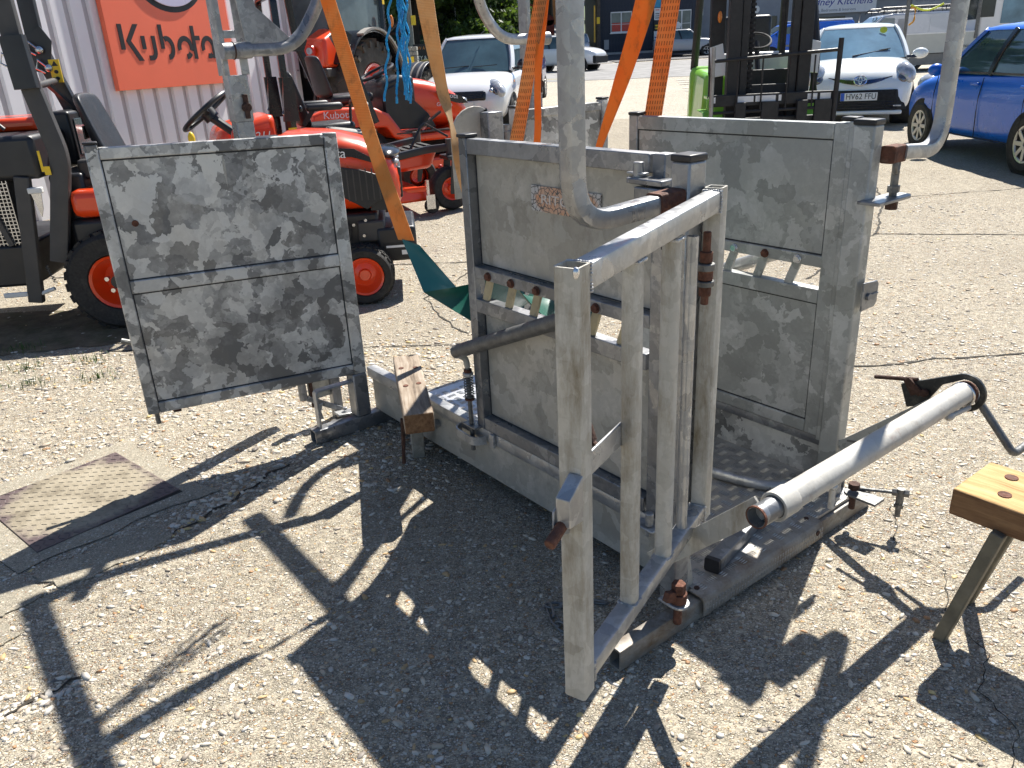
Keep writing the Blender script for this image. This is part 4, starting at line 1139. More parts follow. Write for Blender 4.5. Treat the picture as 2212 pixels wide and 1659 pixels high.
def trap(m, x, z0, z1, w0, w1, d=.04):
    m.hexa([(x-.08, -w0, z0), (x, -w0*.8, z0), (x, w0*.8, z0), (x-.08, w0, z0), (x-.08, -w1, z1), (x, -w1*.9, z1), (x, w1*.9, z1), (x-.08, w1, z1)])
m = MB(); trap(m, 1.742, .225, .515, .70, .56); m.build('lower_grille', M['underbody'], ay, bevel=.01)
for z in (.26, .30, .34):
    bx(ay, 'grille_bar', M['black_gloss'], (1.745, 0, z), (.012, 1.0, .012), .003)
bx(ay, 'bumper_lip', M['car_white2'], (1.70, 0, .19), (.10, 1.25, .06), .02)
number_plate(ay, 1.756, .425, 'HV62 FFU')
m = MB(); m.bar((.93, -.10, .985), (.72, .42, 1.06), .022, .018); m.bar((.80, .10, 1.03), (.70, .46, 1.075), .012, .012); m.build('wiper', M['black_paint'], ay)
m = MB(); m.cyl((.335, .36, 1.345), (.345, .36, 1.352), .055, 16); dsc = m.build('permit_disc', simple('permit_yellow', (.7, .7, .05), .5), ay)
m = MB(); m.tube([(-.05, 0, 1.475), (-.10, .0, 1.50), (-.2, .02, 1.62)], .008, 6); m.build('aerial', M['black_paint'], ay)

# blue hatchback seen from its near side
mic_body = [(0.0, .56, .54, .28, .58, .64), (.06, .70, .66, .22, .66, .74), (.22, .78, .73, .20, .76, .86), (.55, .82, .79, .19, .84, .95), (.95, .83, .80, .19, .90, 1.01), (1.6, .83, .81, .19, .93, 1.0), (2.5, .83, .81, .19, .95, 1.0), (3.1, .82, .80, .22, .97, 1.02), (3.55, .78, .74, .28, .97, 1.02), (3.72, .66, .62, .36, .92, .96)]
mi, mb_, g = car('blue_hatchback', 'deep blue rounded hatchback parked on the right, facing away', 'car', (6.42, 9.95, gz(10)), R_(88.5),
    dict(L=3.72, W=1.66, body=mic_body, glass_x=(.85, 1.50, 3.15, 3.55), belt=.985, roof=1.44, gw=(.745, .60), fx=.70, rx=3.12, R=.295, bpil=4, crown=.075, apil=.11, spokes=8), M['car_blue'], M['car_glass'])
for i in (1, -1):
    blob(mi, 'wing_mirror', M['car_blue'], (.72, i*.91, 1.0), (.075, .10, .075)); blob(mi, 'headlight', M['lens'], (1.50, i*.60, .80), (.20, .13, .12))
    for x in (.02, -1.0): bx(mi, 'door_handle', M['car_blue'], (x-.12, i*.835, .86), (.17, .035, .032))
    for x in (.85, -.22, -1.12):
        m = MB(); m.tube([(x, i*.822, .27), (x, i*.837, .55), (x, i*.836, .72), (x, i*.803, .93)], .005, 6); m.build('door_seam', M['underbody'], mi)
    m = MB(); m.tube([(.85, i*.815, .27), (-1.12, i*.815, .27)], .006, 6); m.build('sill_seam', M['underbody'], mi)
    m = MB(); m.bar((.9, i*.752, .975), (-1.3, i*.752, .975), .012, .02); m.build('waist_trim', M['black_gloss'], mi)
# silver hatchback in front of the navy building
peu_body = [(0.0, .60, .56, .34, .66, .72), (.06, .72, .70, .28, .74, .82), (.25, .82, .78, .25, .86, .95), (.6, .86, .83, .25, .93, 1.03), (1.05, .87, .85, .25, .99, 1.08), (1.8, .87, .85, .25, 1.01, 1.07), (2.8, .87, .85, .25, 1.04, 1.08), (3.5, .86, .84, .27, 1.07, 1.1), (4.0, .82, .78, .34, 1.07, 1.1), (4.16, .7, .66, .42, 1.0, 1.04)]
pe, pb_, g = car('silver_crossover', 'silver crossover car parked in front of the navy building', 'car', (12.1, 54.9, gz(54.9)), R_(-8),
    dict(L=4.16, W=1.74, body=peu_body, glass_x=(1.05, 1.75, 3.6, 3.98), belt=1.06, roof=1.55, gw=(.78, .64), fx=.82, rx=3.36, R=.33, bpil=4, spokes=5), M['car_silver'], M['car_glass'])
for i in (-1,):
    blob(pe, 'wing_mirror', M['car_white'], (.75, i*.96, 1.12), (.1, .12, .09))
    for x in (.0, -1.0): bx(pe, 'door_handle', M['car_silver'], (x, i*.875, .95), (.16, .03, .03))
    bx(pe, 'sill', M['underbody'], (0, i*.86, .30), (2.6, .03, .14))
# dark purple estate behind the white hatchback
dp, _, g = car('purple_car', 'dark purple car mostly hidden behind the white hatchback', 'car', (.35, 23.4, gz(23.4)), R_(-100),
    dict(L=4.1, W=1.7, body=peu_body, glass_x=(1.05, 1.75, 3.5, 3.98), belt=1.0, roof=1.42, gw=(.76, .62), fx=.82, rx=3.3, R=.31), M['car_purple'], M['car_glass2'])
# cars coming down the hill and the van on the road
c1, _, g = car('grey_white_car', 'pale car with one lit headlamp coming down the lane past the trees', 'car', (.15, 66, gz(66)+.35), R_(-82),
    dict(L=4.2, W=1.8, body=peu_body, glass_x=(1.05, 1.75, 3.5, 3.98), belt=1.05, roof=1.5, gw=(.78, .64), fx=.82, rx=3.3, R=.33), M['car_silver'], M['car_glass'])
bx(c1, 'grille', M['underbody'], (2.02, 0, .62), (.2, 1.0, .2))
lm_, nt_, b_ = new_mat('lit_headlamp'); b_.inputs['Emission Color'].default_value = (1, .85, .55, 1); b_.inputs['Emission Strength'].default_value = 3
blob(c1, 'headlight', lm_, (1.98, -.68, .80), (.12, .14, .1)); blob(c1, 'headlight', M['lens'], (1.98, .68, .80), (.12, .14, .1))
c2, _, g = car('white_car', 'white car behind the first one on the lane', 'car', (1.9, 70.5, gz(70.5)+.3), R_(-84),
    dict(L=4.2, W=1.8, body=peu_body, glass_x=(1.05, 1.75, 3.5, 3.98), belt=1.05, roof=1.5, gw=(.78, .64), fx=.82, rx=3.3, R=.33), M['car_white'], M['car_glass'])
c3, _, g = car('white_saloon', 'white car with black bumper on the road right of the tube bow', 'car', (3.25, 42.0, gz(42)), R_(-30),
    dict(L=4.2, W=1.75, body=peu_body, glass_x=(1.05, 1.75, 3.5, 3.98), belt=1.05, roof=1.55, gw=(.78, .64), fx=.82, rx=3.3, R=.33), M['car_white'], M['car_glass'])
bx(c3, 'bumper', M['underbody'], (2.02, 0, .48), (.16, 1.55, .34), .05)
c4, _, g = car('white_hatchback_far', 'white hatchback waiting at the foot of the lane by the telegraph pole', 'car', (5.35, 56.4, gz(56.4)), R_(-96),
    dict(L=3.8, W=1.7, body=peu_body[:-2]+[(3.7, .7, .66, .42, 1.0, 1.04)], glass_x=(.95, 1.6, 3.2, 3.6), belt=1.05, roof=1.5, gw=(.76, .62), fx=.78, rx=3.0, R=.31), M['car_white'], M['car_glass2'])
bx(c4, 'bumper', M['underbody'], (1.86, 0, .45), (.2, 1.5, .42), .05); number_plate(c4, 1.98, .42, '')

# silver van, dropside truck and blue car behind
def van(name, label, loc, heading, L, W, H, mat, glass):
    t = thing(name, label, 'van', loc, heading)
    side = [(-L/2, .35), (-L/2, H-.08), (-L/2+.1, H), (L/2-1.95, H), (L/2-1.62, H-.06), (L/2-.95, 1.18), (L/2-.12, .98), (L/2, .80), (L/2, .35)]
    m = MB(); m.prism(side, (0, -W/2, 0), (1, 0, 0), (0, 0, 1), -W) ; b_ = m.build('body', mat, t, bevel=.07)
    for sg in (-1, 1):
        y = sg*(W/2+.004)
        m = MB(); m.prism([(L/2-1.02, 1.20), (L/2-1.62, H-.14), (L/2-1.98, H-.16), (L/2-2.02, 1.20)], (0, y, 0), (1, 0, 0), (0, 0, 1), -sg*.012 if sg > 0 else .012); m.build('side_window', glass, t)
        for X in (L/2-.95, -L/2+.95):
            q = MB(); q.cyl((X, sg*(W/2-.2), .34), (X, sg*(W/2+.006), .34), .40, 26); q.build('wheel_arch', M['underbody'], t)
            wheel(t, (X, sg*(W/2-.07), .34), (0, sg, 0), .34, .2, .22, M['alloy'])
        for X0, X1 in ((L/2-2.35, L/2-2.12), (-.55, .55), (-L/2+.25, -.75)):
            m = MB(); m.prism([(X0, 1.02), (X1, 1.02), (X1, H-.2), (X0, H-.2)], (0, y, 0), (1, 0, 0), (0, 0, 1), -sg*.006); m.build('side_panel', mat, t, bevel=.002)
        m = MB(); m.box(-L/2+.1, L/2-1.3, sg*W/2-.004, sg*W/2+.012, .70, .78); m.build('rub_strip', M['trim_grey'], t)
        blob(t, 'wing_mirror', mat, (L/2-1.2, sg*(W/2+.12), 1.22), (.07, .12, .14))
    m = MB(); m.hexa([(L/2-.98, -W/2+.12, 1.18), (L/2-.90, -W/2+.12, 1.19), (L/2-.90, W/2-.12, 1.19), (L/2-.98, W/2-.12, 1.18), (L/2-1.64, -W/2+.16, H-.1), (L/2-1.56, -W/2+.16, H-.09), (L/2-1.56, W/2-.16, H-.09), (L/2-1.64, W/2-.16, H-.1)]); m.build('windscreen', glass, t)
    return t
sv = van('silver_van', 'silver panel van with a black roof rack behind the dropside truck', (15.9, 34, gz(34)), R_(174), 5.1, 1.9, 1.76, M['van_silver'], M['car_glass'])
rk = []
for y in (-.75, .75):
    m = MB(); m.tube(bend_path([(-2.3, y, 1.80), (-2.3, y, 1.98), (1.0, y, 1.98), (1.15, y, 1.82)], .1), .022, 8); m.build('rack_rail', M['black_paint'], sv)
    m = MB(); m.tube([(-2.3, y, 1.86), (1.05, y, 1.86)], .018, 8); m.build('rack_rail', M['black_paint'], sv)
    for k in range(8): m = MB(); m.tube([(-2.25+k*.45, y, 1.76), (-2.25+k*.45, y, 1.98)], .015, 6); m.build('rack_post', M['black_paint'], sv)
for k in range(7): m = MB(); m.tube([(-2.2+k*.5, -.75, 1.9), (-2.2+k*.5, .75, 1.9)], .015, 6); m.build('rack_bar', M['black_paint'], sv)
bs = van('blue_car', 'white-roofed blue people carrier behind the small white hatchback', (13.0, 37.5, gz(37.5)), R_(178), 4.4, 1.8, 1.62, M['car_blue'], M['car_glass'])
m = MB(); m.box(-2.1, .35, -.85, .85, 1.63, 1.70); m.build('white_roof', M['car_white'], bs, bevel=.03)
tr_ = thing('dropside_truck', 'white dropside truck with ladder frame and yellow hand grip behind the parked cars', 'truck', (15.4, 28.4, gz(28)), R_(-4))
M['alu'] = simple('alloy_dropside', (.50, .51, .48), .45, .3, .06, 3)
m = MB(); m.box(-3.3, -.05, -1.0, 1.0, .92, 1.02); m.build('deck', M['alu'], tr_)
for y in (-1.02, .99): m = MB(); m.box(-3.3, -.05, y, y+.03, .52, 1.12); m.build('dropside', M['alu'], tr_, bevel=.01)
m = MB(); m.box(-3.3, -.05, -1.03, -1.021, 1.09, 1.13); m.build('top_rail', M['trim_white'], tr_)
m = MB(); m.box(-3.33, -3.301, -1.0, 1.0, .52, 1.12); m.build('tailboard', M['alu'], tr_)
for x in (-2.32, -.12): m = MB(); m.box(x, x+.09, -1.05, -.97, .9, 2.25); m.build('stake', M['steel_grey'], tr_, bevel=.008)
m = MB(); m.tube(bend_path([(-2.2, -1.04, 1.88), (-2.05, -1.04, 1.88), (-2.05, -1.04, 1.48), (-2.2, -1.04, 1.38)], .08), .03, 8); m.build('hand_grip', simple('grip_yellow', (.62, .30, .03), .5), tr_)
m = MB(); m.tube([(-2.2+1.0*t, -1.03, 1.96-.17*math.sin(math.pi*min(1, t))) for t in [i/14 for i in range(15)]], .028, 8); m.build('yellow_rope', simple('fluo_rope', (.62, .70, .03), .6), tr_)
m = MB(); m.box(-2.9, 2.0, -.6, .6, .50, .85); m.build('chassis', M['underbody'], tr_)
m = MB(); m.box(-2.1, -.9, -.98, -.92, .18, .50); m.build('side_box', M['trim_grey'], tr_)
m = MB(); m.prism([(0, .45), (0, 2.30), (.25, 2.42), (1.35, 2.40), (1.75, 2.2), (2.15, 1.35), (2.75, 1.18), (2.85, .45)], (0, 1.0, 0), (1, 0, 0), (0, 0, 1), 2.0); m.build('cab', M['car_white'], tr_, bevel=.06)
m = MB(); m.prism([(.62, 1.30), (.62, 2.18), (.70, 2.26), (1.45, 2.24), (1.66, 2.10), (1.98, 1.36), (1.8, 1.26)], (0, -1.004, 0), (1, 0, 0), (0, 0, 1), .01); m.build('side_window', M['car_glass2'], tr_)
m = MB(); m.box(-.03, -.005, -.85, .85, 1.45, 2.25); m.build('rear_window', M['glass_dark'], tr_)
m = MB(); m.box(-.04, .40, -1.012, -1.004, 1.5, 2.22); m.build('window_grille', M['glass_dark'], tr_)
blob(tr_, 'wing_mirror', M['black_paint'], (1.9, -1.2, 1.6), (.1, .12, .2))
for X in (2.15, -1.9):
    for sg in (-1, 1): wheel(tr_, (X, sg*.86, .36), (0, sg, 0), .36, .24, .22, M['white_plastic'])
m = MB(); m.cyl((-.55, -1.031, .68), (-.55, -1.025, .68), .06, 14); m.build('roundel', M['ink_black'], tr_)
text('TIGER', .09, (-.30, -1.034, .68), (1, 0, 0), (0, 0, 1), M['ink_black'], tr_, ext=.002)

# ------------------------------------------------------------------ forklift
M['fork_green'] = simple('lime_green_paint', (.22, .52, .045), .4, 0, .06, 3, coat=.4)
M['mast_black'] = simple('mast_black', (.022, .021, .021), .6, 0, .25, 10)
fk = thing('forklift', 'lime green forklift truck with a black mast and carriage facing us', 'forklift', (2.93, 8.95, gz(9)), -.10)
# local: x right, y away from the viewer, z up; carriage at y=0
def fb_(nm, mat, *d, bev=.008): m = MB(); m.box(*d); return m.build(nm, mat, fk, bevel=bev)
for x in (-.40, .34): fb_('mast_rail', M['mast_black'], x-.065, x+.065, .20, .34, .12, 2.9); fb_('inner_rail', M['mast_black'], x+(.07 if x < 0 else -.15), x+(.15 if x < 0 else -.07), .22, .32, .2, 3.0)
for z in (.35, 2.6): fb_('mast_cross', M['mast_black'], -.33, .27, .25, .33, z, z+.14)
fb_('mast_plate', M['mast_black'], -.335, .275, .30, .33, .45, 1.02)
for x in (-.22, .22):
    m = MB(); m.cyl((x, .26, .3), (x, .26, 2.8), .022, 8); ch_ = m.build('lift_chain', M['underbody'], fk)
    for k in range(40): pass
    m = MB()
    for k in range(46): m.box(x-.03, x+.03, .235, .25, .4+k*.05, .43+k*.05)
    stuff(m.build('chain_links', M['underbody'], fk))
m = MB(); m.tube([(.10, .28, 1.3), (.10, .28, 2.9)], .02, 8); m.build('hose', M['rubber'], fk)
m = MB(); m.tube([(.13, .28, 1.3), (.13, .28, 2.9)], .016, 8); m.build('hose', M['rubber'], fk)
m = MB(); m.tube(bend_path([(-.1, .3, 2.4), (.1, .3, 2.2), (.30, .3, 1.9), (.32, .3, 1.6)], .1), .018, 8); m.build('hose', M['rubber'], fk)
# carriage and load rest
fb_('carriage_bar', M['mast_black'], -.66, .63, .05, .12, .58, .70); fb_('carriage_bar', M['mast_black'], -.66, .63, .05, .12, .82, .94)
for x0 in (-.12, .43): fb_('carriage_block', M['mast_black'], x0, x0+.18, .0, .05, .36, .86)
for x0, x1 in ((-.64, -.60), (-.38, -.20), (-.18, .03), (.06, .09), (.36, .46), (.49, .60)): fb_('white_stripe', M['ink_white'], x0, x1, .044, .0495, .86, .92, bev=.001)
M['alu_post'] = simple('worn_steel_post', (.34, .33, .31), .4, .5, .2, 10)
m = MB(); m.tube([(-.645, .02, .3), (-.645, .02, 1.42)], .022, 10); m.build('rest_post', M['alu_post'], fk)
m = MB(); m.tube([(.635, .02, .3), (.645, .02, 1.45)], .026, 10); m.build('rest_post', M['mast_black'], fk)
m = MB(); m.tube([(-.645, .02, 1.28), (.645, .02, 1.34)], .018, 8); m.build('rest_rail', M['mast_black'], fk)
m = MB(); m.tube([(-.645, .02, .76), (.645, .02, .78)], .016, 8); m.build('rest_rail', M['mast_black'], fk)
for x in (-.38, -.13, .13, .40): m = MB(); m.tube([(x, .02, .76), (x, .02, 1.30)], .010, 6); m.build('rest_bar', M['mast_black'], fk)
for x in (-.34, .30): fb_('fork_heel', M['mast_black'], x-.055, x+.055, -.02, .04, .06, .86); fb_('fork_blade', M['mast_black'], x-.055, x+.055, -.95, -.021, .05, .09)
# body
fb_('front_panel', M['fork_green'], -.62, .62, .55, .60, .30, .88, bev=.02); fb_('floor', M['fork_green'], -.60, .60, .45, .95, .86, .90)
fb_('dash', M['mast_black'], -.40, .40, .62, .72, .88, 1.16)
m = MB(); m.hexa([(-.60, 1.2, .35), (.60, 1.2, .35), (.60, 2.3, .35), (-.60, 2.3, .35), (-.56, 1.2, 1.12), (.56, 1.2, 1.12), (.56, 2.2, 1.16), (-.56, 2.2, 1.16)]); m.build('engine_cover', M['fork_green'], fk, bevel=.06, smooth=60)
m = MB(); m.hexa([(-.62, 2.15, .3), (.62, 2.15, .3), (.58, 2.75, .4), (-.58, 2.75, .4), (-.62, 2.15, 1.2), (.62, 2.15, 1.2), (.56, 2.65, 1.12), (-.56, 2.65, 1.12)]); m.build('counterweight', M['fork_green'], fk, bevel=.08, smooth=60)
fb_('white_hood', M['white_plastic'], -.50, .50, 1.0, 1.18, 1.10, 1.34, bev=.04)
m = MB(); m.hexa([(-.34, 1.25, 1.14), (.34, 1.25, 1.14), (.34, 1.78, 1.14), (-.34, 1.78, 1.14), (-.32, 1.3, 1.26), (.32, 1.3, 1.26), (.32, 1.75, 1.26), (-.32, 1.75, 1.26)]); m.build('seat', M['seat_vinyl'], fk, bevel=.03)
fb_('seat_back', M['seat_vinyl'], -.30, .30, 1.74, 1.86, 1.26, 1.75, bev=.04)
for sg in (-1, 1):
    m = MB(); m.tube(bend_path([(sg*.56, .62, .88), (sg*.56, .62, 1.3), (sg*.52, .95, 2.15), (sg*.52, 2.1, 2.2), (sg*.55, 2.3, 1.15)], .15), .05, 10); m.build('guard_post', M['mast_black'], fk)
    m = MB(); m.cyl((sg*.5, .7, .33), (sg*.68, .7, .33), .0, 8); 
    wheel(fk, (sg*.52, .75, .33), (sg, 0, 0), .33, .24, .18, M['white_plastic']); wheel(fk, (sg*.45, 2.2, .26), (sg, 0, 0), .26, .2, .14, M['white_plastic'])
    m = MB(); m.prism([(.35, .34), (.35, .62), (.5, .74), (1.0, .74), (1.15, .60), (1.2, .34), (1.05, .34), (1.0, .5), (.9, .60), (.6, .60), (.48, .5), (.45, .34)], (sg*.45, 0, 0), (0, 1, 0), (0, 0, 1), .22*sg); m.build('mudguard', M['fork_green'], fk, bevel=.01)
fb_('guard_panel', M['mast_black'], -.60, -.44, .60, .64, .89, 2.1, bev=.01)
m = MB(); m.cyl((-.50, .56, 1.98), (-.50, .60, 1.98), .09, 18); wl_ = m.build('work_lamp', M['mast_black'], fk); m = MB(); m.cyl((-.50, .548, 1.98), (-.50, .56, 1.98), .075, 18); m.build('lamp_glass', M['lens'], wl_)
m = MB(); m.ell((-.51, .585, 1.72), .025, .02, .06, 12, 8); m.build('indicator', M['amber'], fk)
m = MB(); m.lathe([(.16+.014*math.cos(a*math.pi/4), .014*math.sin(a*math.pi/4)) for a in range(8)], (-.02, 1.0, 1.46), (0, -.5, .85), 28, True); m.build('steering_wheel', M['mast_black'], fk)
m = MB(); m.cyl((-.02, 1.0, 1.45), (-.02, .8, 1.1), .03, 8); m.build('steering_column', M['mast_black'], fk)
for sg in (-1, 1): m = MB(); m.hexa([(sg*.58, .55, 1.10), (sg*.42, .55, 1.12), (sg*.42, .57, 1.12), (sg*.58, .57, 1.10), (sg*.60, .60, 1.42), (sg*.46, .60, 1.46), (sg*.46, .62, 1.46), (sg*.60, .62, 1.42)]); m.build('side_screen', M['white_plastic'], fk, bevel=.008)
# ------------------------------------------------------------------ orange mowers and the tractor
def seat(par, x, z, y=0, w=.46, arm=True, back=.44, lean=.12):
    m = MB(); m.hexa([(x, y-w/2, z), (x+.46, y-w/2, z+.02), (x+.46, y+w/2, z+.02), (x, y+w/2, z), (x+.02, y-w/2, z+.11), (x+.47, y-w/2, z+.12), (x+.47, y+w/2, z+.12), (x+.02, y+w/2, z+.11)])
    s_ = m.build('seat', M['seat_vinyl'], par, bevel=.04, smooth=60)
    m = MB(); rings = []
    for k in range(7):
        t = k/6; zz = z+.08+back*t; xx = x+.02-lean*t; ww = w*(.50-.10*t**3); th = .075*(1-.35*t)
        rings.append([Vector((xx-th*.4, y-ww*.8, zz)), Vector((xx-th, y-ww*.4, zz)), Vector((xx-th, y+ww*.4, zz)), Vector((xx-th*.4, y+ww*.8, zz)), Vector((xx+th*.7, y+ww, zz)), Vector((xx+th*.35, y+ww*.5, zz)), Vector((xx+th*.35, y-ww*.5, zz)), Vector((xx+th*.7, y-ww, zz))])
    m.loft(rings); m.build('seat_back', M['seat_vinyl'], par, sub=2, smooth=60)
    if arm:
        for sg in (-1, 1):
            m = MB(); m.box(x-.02, x+.34, y+sg*(w/2+.05)-.04, y+sg*(w/2+.05)+.04, z+.24, z+.31); m.build('armrest', M['seat_vinyl'], par, bevel=.03, smooth=60)
            m = MB(); m.bar((x-.05, y+sg*(w/2+.02), z+.12), (x+.05, y+sg*(w/2+.05), z+.25), .03, .04); m.build('armrest_bracket', M['black_paint'], par)
def steering(par, c, ax, r):
    m = MB(); m.lathe([(r+.016*math.cos(a*math.pi/4), .016*math.sin(a*math.pi/4)) for a in range(8)], c, ax, 30, True); w = m.build('steering_wheel', M['black_paint'], par)
    ax = Vector(ax).normalized(); e1 = ax.orthogonal().normalized(); e2 = ax.cross(e1); m = MB()
    for k in range(3):
        a = 2*math.pi*k/3; m.bar(Vector(c)-ax*.03, Vector(c)+(e1*math.cos(a)+e2*math.sin(a))*r, .03, .012, ax)
    m.cyl(Vector(c)-ax*.06, Vector(c)-ax*.005, .05, 14); m.build('wheel_spokes', M['black_paint'], w); return w
def roll_bar(par, paths, w, d, mat, name='roll_bar'):
    for p in paths:
        m = MB(); m.rtube(bend_path(p, .09, 5), w, d, ref=(1, 0, 0), rad=.008); m.build(name, mat, par)
def pin_set(par, c, sg=-1):
    m = MB(); m.ell(c, .026, .02, .026, 10, 6); k = m.build('hinge_knob', M['chrome'], par)
    m = MB(); m.tube([Vector(c)+Vector((.0, -.01, .0)), Vector(c)+Vector((-.05, -.015, .05)), Vector(c)+Vector((-.07, -.015, .0)), Vector(c)+Vector((-.02, -.015, -.03))], .006, 6); m.build('hinge_clip', M['chrome'], k)

# --- collector mower at the far left
mo = thing('collector_mower', 'orange diesel ride-on mower with roll bar and black grass collector at the left', 'ride-on mower', (-2.47, 5.40, 0), .12)
TURF = (26, .010, 'turf')
for sg in (-1, 1):
    wheel(mo, (0, sg*.42, .305), (0, sg, 0), .305, .27, .165, M['orange_paint'], dish=.045, lugs=TURF, name='rear_wheel')
    wheel(mo, (1.50, sg*.37, .19), (0, sg, 0), .19, .19, .125, M['orange_paint'], dish=.03, lugs=(24, .006, 'turf'), name='front_wheel')
for k in range(5):
    a = 2*math.pi*k/5+.3; m = MB(); m.cyl((.065*math.cos(a), -.50, .305+.065*math.sin(a)), (.065*math.cos(a), -.535, .305+.065*math.sin(a)), .014, 8); m.build('wheel_nut', M['chrome'], mo)
m = MB(); m.cyl((0, -.51, .305), (0, -.54, .305), .04, 16); m.build('hub_cap', M['black_paint'], mo)
roll_bar(mo, [[(-.30, -.40, 2.5), (-.29, -.40, 1.62), (-.19, -.42, 1.05), (-.34, -.44, .44)]], .055, .105, M['dark_grey_paint'])
roll_bar(mo, [[(-.45, .36, 2.5), (-.46, .36, 1.72)], [(-.46, .36, 1.70), (-.27, .40, 1.02)]], .055, .10, M['black_paint'])
m = MB(); m.prism([(-.10, -.12), (.05, -.14), (.10, .05), (.05, .14), (-.03, .10), (-.12, .08)], (-.45, .325, 1.66), (1, 0, 0), (0, 0, 1), .01); m.build('hinge_plate', M['black_paint'], mo)
pin_set(mo, (-.43, .30, 1.66)); pin_set(mo, (-.40, .30, 1.55)); pin_set(mo, (-.29, -.46, 1.58))
m = MB(); m.rtube([(-.275, -.445, 1.72), (-.262, -.45, 1.44)], .07, .125, ref=(1, 0, 0)); m.build('hinge_sleeve', M['black_paint'], mo)
m = MB(); m.tube([(-.31, -.36, 1.44), (-.38, .30, 1.47)], .022, 12); m.build('cross_tube', M['dark_grey_paint'], mo)
m = MB(); m.bar((-.36, .12, 1.45), (-.22, .30, 1.20), .04, .02); m.build('brace', M['black_paint'], mo)
m = MB(); m.box(-.395, -.33, .302, .3085, 1.46, 1.60); st_ = m.build('warning_sticker', M['yellow_sticker'], mo)
for z in (1.485, 1.525): m = MB(); m.ell((-.36, .3015, z), .014, .002, .012, 10, 6); m.build('print', M['ink_black'], st_)
m = MB(); m.prism([(-.02, 0), (.02, 0), (0, .032)], (-.36, .3018, 1.56), (1, 0, 0), (0, 0, 1), .001); m.build('print', M['ink_black'], st_)
seat(mo, -.05, .90, .05, arm=False, back=.42)
m = MB(); m.box(-.168, -.155, -.04, .14, 1.12, 1.2); m.build('seat_slot', M['black_gloss'], mo, bevel=.004)
# collector
def cb(nm, mat, d, bev=.012): m = MB(); m.box(*d); return m.build(nm, mat, mo, bevel=bev)
cb('collector_box', M['black_paint'], (-1.35, -.31, -.46, .46, .94, 1.19), .03)
cb('collector_lower', M['black_paint'], (-1.30, -.50, -.44, .44, .30, .56), .02)
cb('collector_rear', M['black_paint'], (-1.34, -1.26, -.45, .45, .56, .94))
cb('collector_lid', M['orange_paint'], (-1.0, -.42, -.05, .46, 1.191, 1.27), .03)
cb('lid_frame', M['black_paint'], (-.42, -.26, .05, .47, .96, 1.29), .02)
cb('lid_window', M['glass_pane'], (-.259, -.252, .10, .42, 1.02, 1.24), .002)
m = MB(); m.tube(bend_path([(-1.1, -.30, 1.20), (-1.0, -.30, 1.30), (-.62, -.28, 1.33), (-.52, -.28, 1.22)], .05), .011, 8); m.build('lid_handle', M['dark_grey_paint'], mo)
m = MB()
for k in range(34): m.box(-1.25+k*.022, -1.245+k*.022, -.447, -.441, .56, .94)
for k in range(17): m.box(-1.25, -.52, -.4485, -.4475, .57+k*.022, .575+k*.022)
stuff(m.build('collector_mesh', M['chrome'], mo, smooth=0))
cb('mesh_back', M['underbody'], (-1.26, -.52, -.30, -.28, .56, .94))
m = MB(); m.bar((-.42, -.452, .96), (-.53, -.46, .20), .05, .085, (1, 0, 0)); m.build('frame_bar', M['dark_grey_paint'], mo, bevel=.006)
m = MB(); m.bar((-.68, -.452, .94), (-.58, -.452, .56), .03, .03, (1, 0, 0)); m.build('frame_brace', M['dark_grey_paint'], mo)
for d in ((-.40, -.32, -.49, -.45, .86, .895), (-.70, -.56, -.49, -.47, .245, .275)): cb('zinc_latch', M['white_plastic'], d, .006)
m = MB(); m.prism([(-.03, 0), (.03, 0), (.02, -.10), (0, -.15), (-.01, -.10)], (-.36, -.47, .87), (1, 0, 0), (0, 0, 1), .006); m.build('latch_tongue', M['chrome'], mo)
m = MB(); m.tube([(-.50, -.47, .25), (-.40, -.47, .28)], .012, 8); m.build('release_arm', M['white_plastic'], mo)
m = MB(); m.tube([(-.42, -.455, .42)] + [(-.42+.008*math.cos(t)+.0012*t*.6, -.455+.008*math.sin(t), .42-.0028*t) for t in range(40)], .003, 5); m.build('return_spring', M['steel_grey'], mo)
for d in ((-.30, -.285, -.462, -.4605, .98, 1.10), (-.285, -.25, -.462, -.4605, .96, 1.01)): cb('warning_sticker', M['yellow_sticker'], d, .001)
cb('chute', M['black_paint'], (-.32, -.12, -.36, .36, .35, .95), .02)
cb('chute_plate', M['dark_grey_paint'], (-.16, .08, -.30, -.05, .90, 1.02), .02)
# body between, mostly behind the open door
m = MB(); m.box(-.20, .36, -.46, -.14, .69, .86); m.build('fuel_tank', M['orange_paint'], mo, bevel=.05, smooth=60)
m = MB(); m.cyl((.06, -.30, .86), (.06, -.30, .91), .05, 16); m.build('filler_cap', M['black_paint'], mo)
m = MB(); m.box(-.03, .15, -.4635, -.4605, .755, .80); m.build('name_decal', M['ink_black'], mo)
text('TWIN', .045, (.08, -.4655, .777), (1, 0, 0), (0, 0, 1), M['ink_white'], mo, ext=.001, shear=.3)
cb('side_deck', M['black_paint'], (-.24, .55, -.42, .42, .50, .68), .03)
cb('axle_box', M['black_paint'], (-.25, .25, -.28, .28, .18, .50), .03)
cb('floor', M['black_paint'], (.30, 1.0, -.40, .40, .40, .46), .02)
cb('mower_deck', M['orange_paint'], (.35, 1.15, -.55, .55, .12, .26), .04)
m = MB(); m.tube([(.60, .02, 1.22), (.80, .02, 1.06), (1.0, .02, .80)], .028, 10); m.build('steering_column', M['black_paint'], mo)
steering(mo, (.59, .02, 1.245), (-.75, 0, 1.0), .18)
cb('dash', M['black_paint'], (.80, 1.02, -.20, .24, .80, 1.06), .04)
cb('control_box', M['dark_grey_paint'], (.55, .85, -.42, -.20, .74, .98), .04)
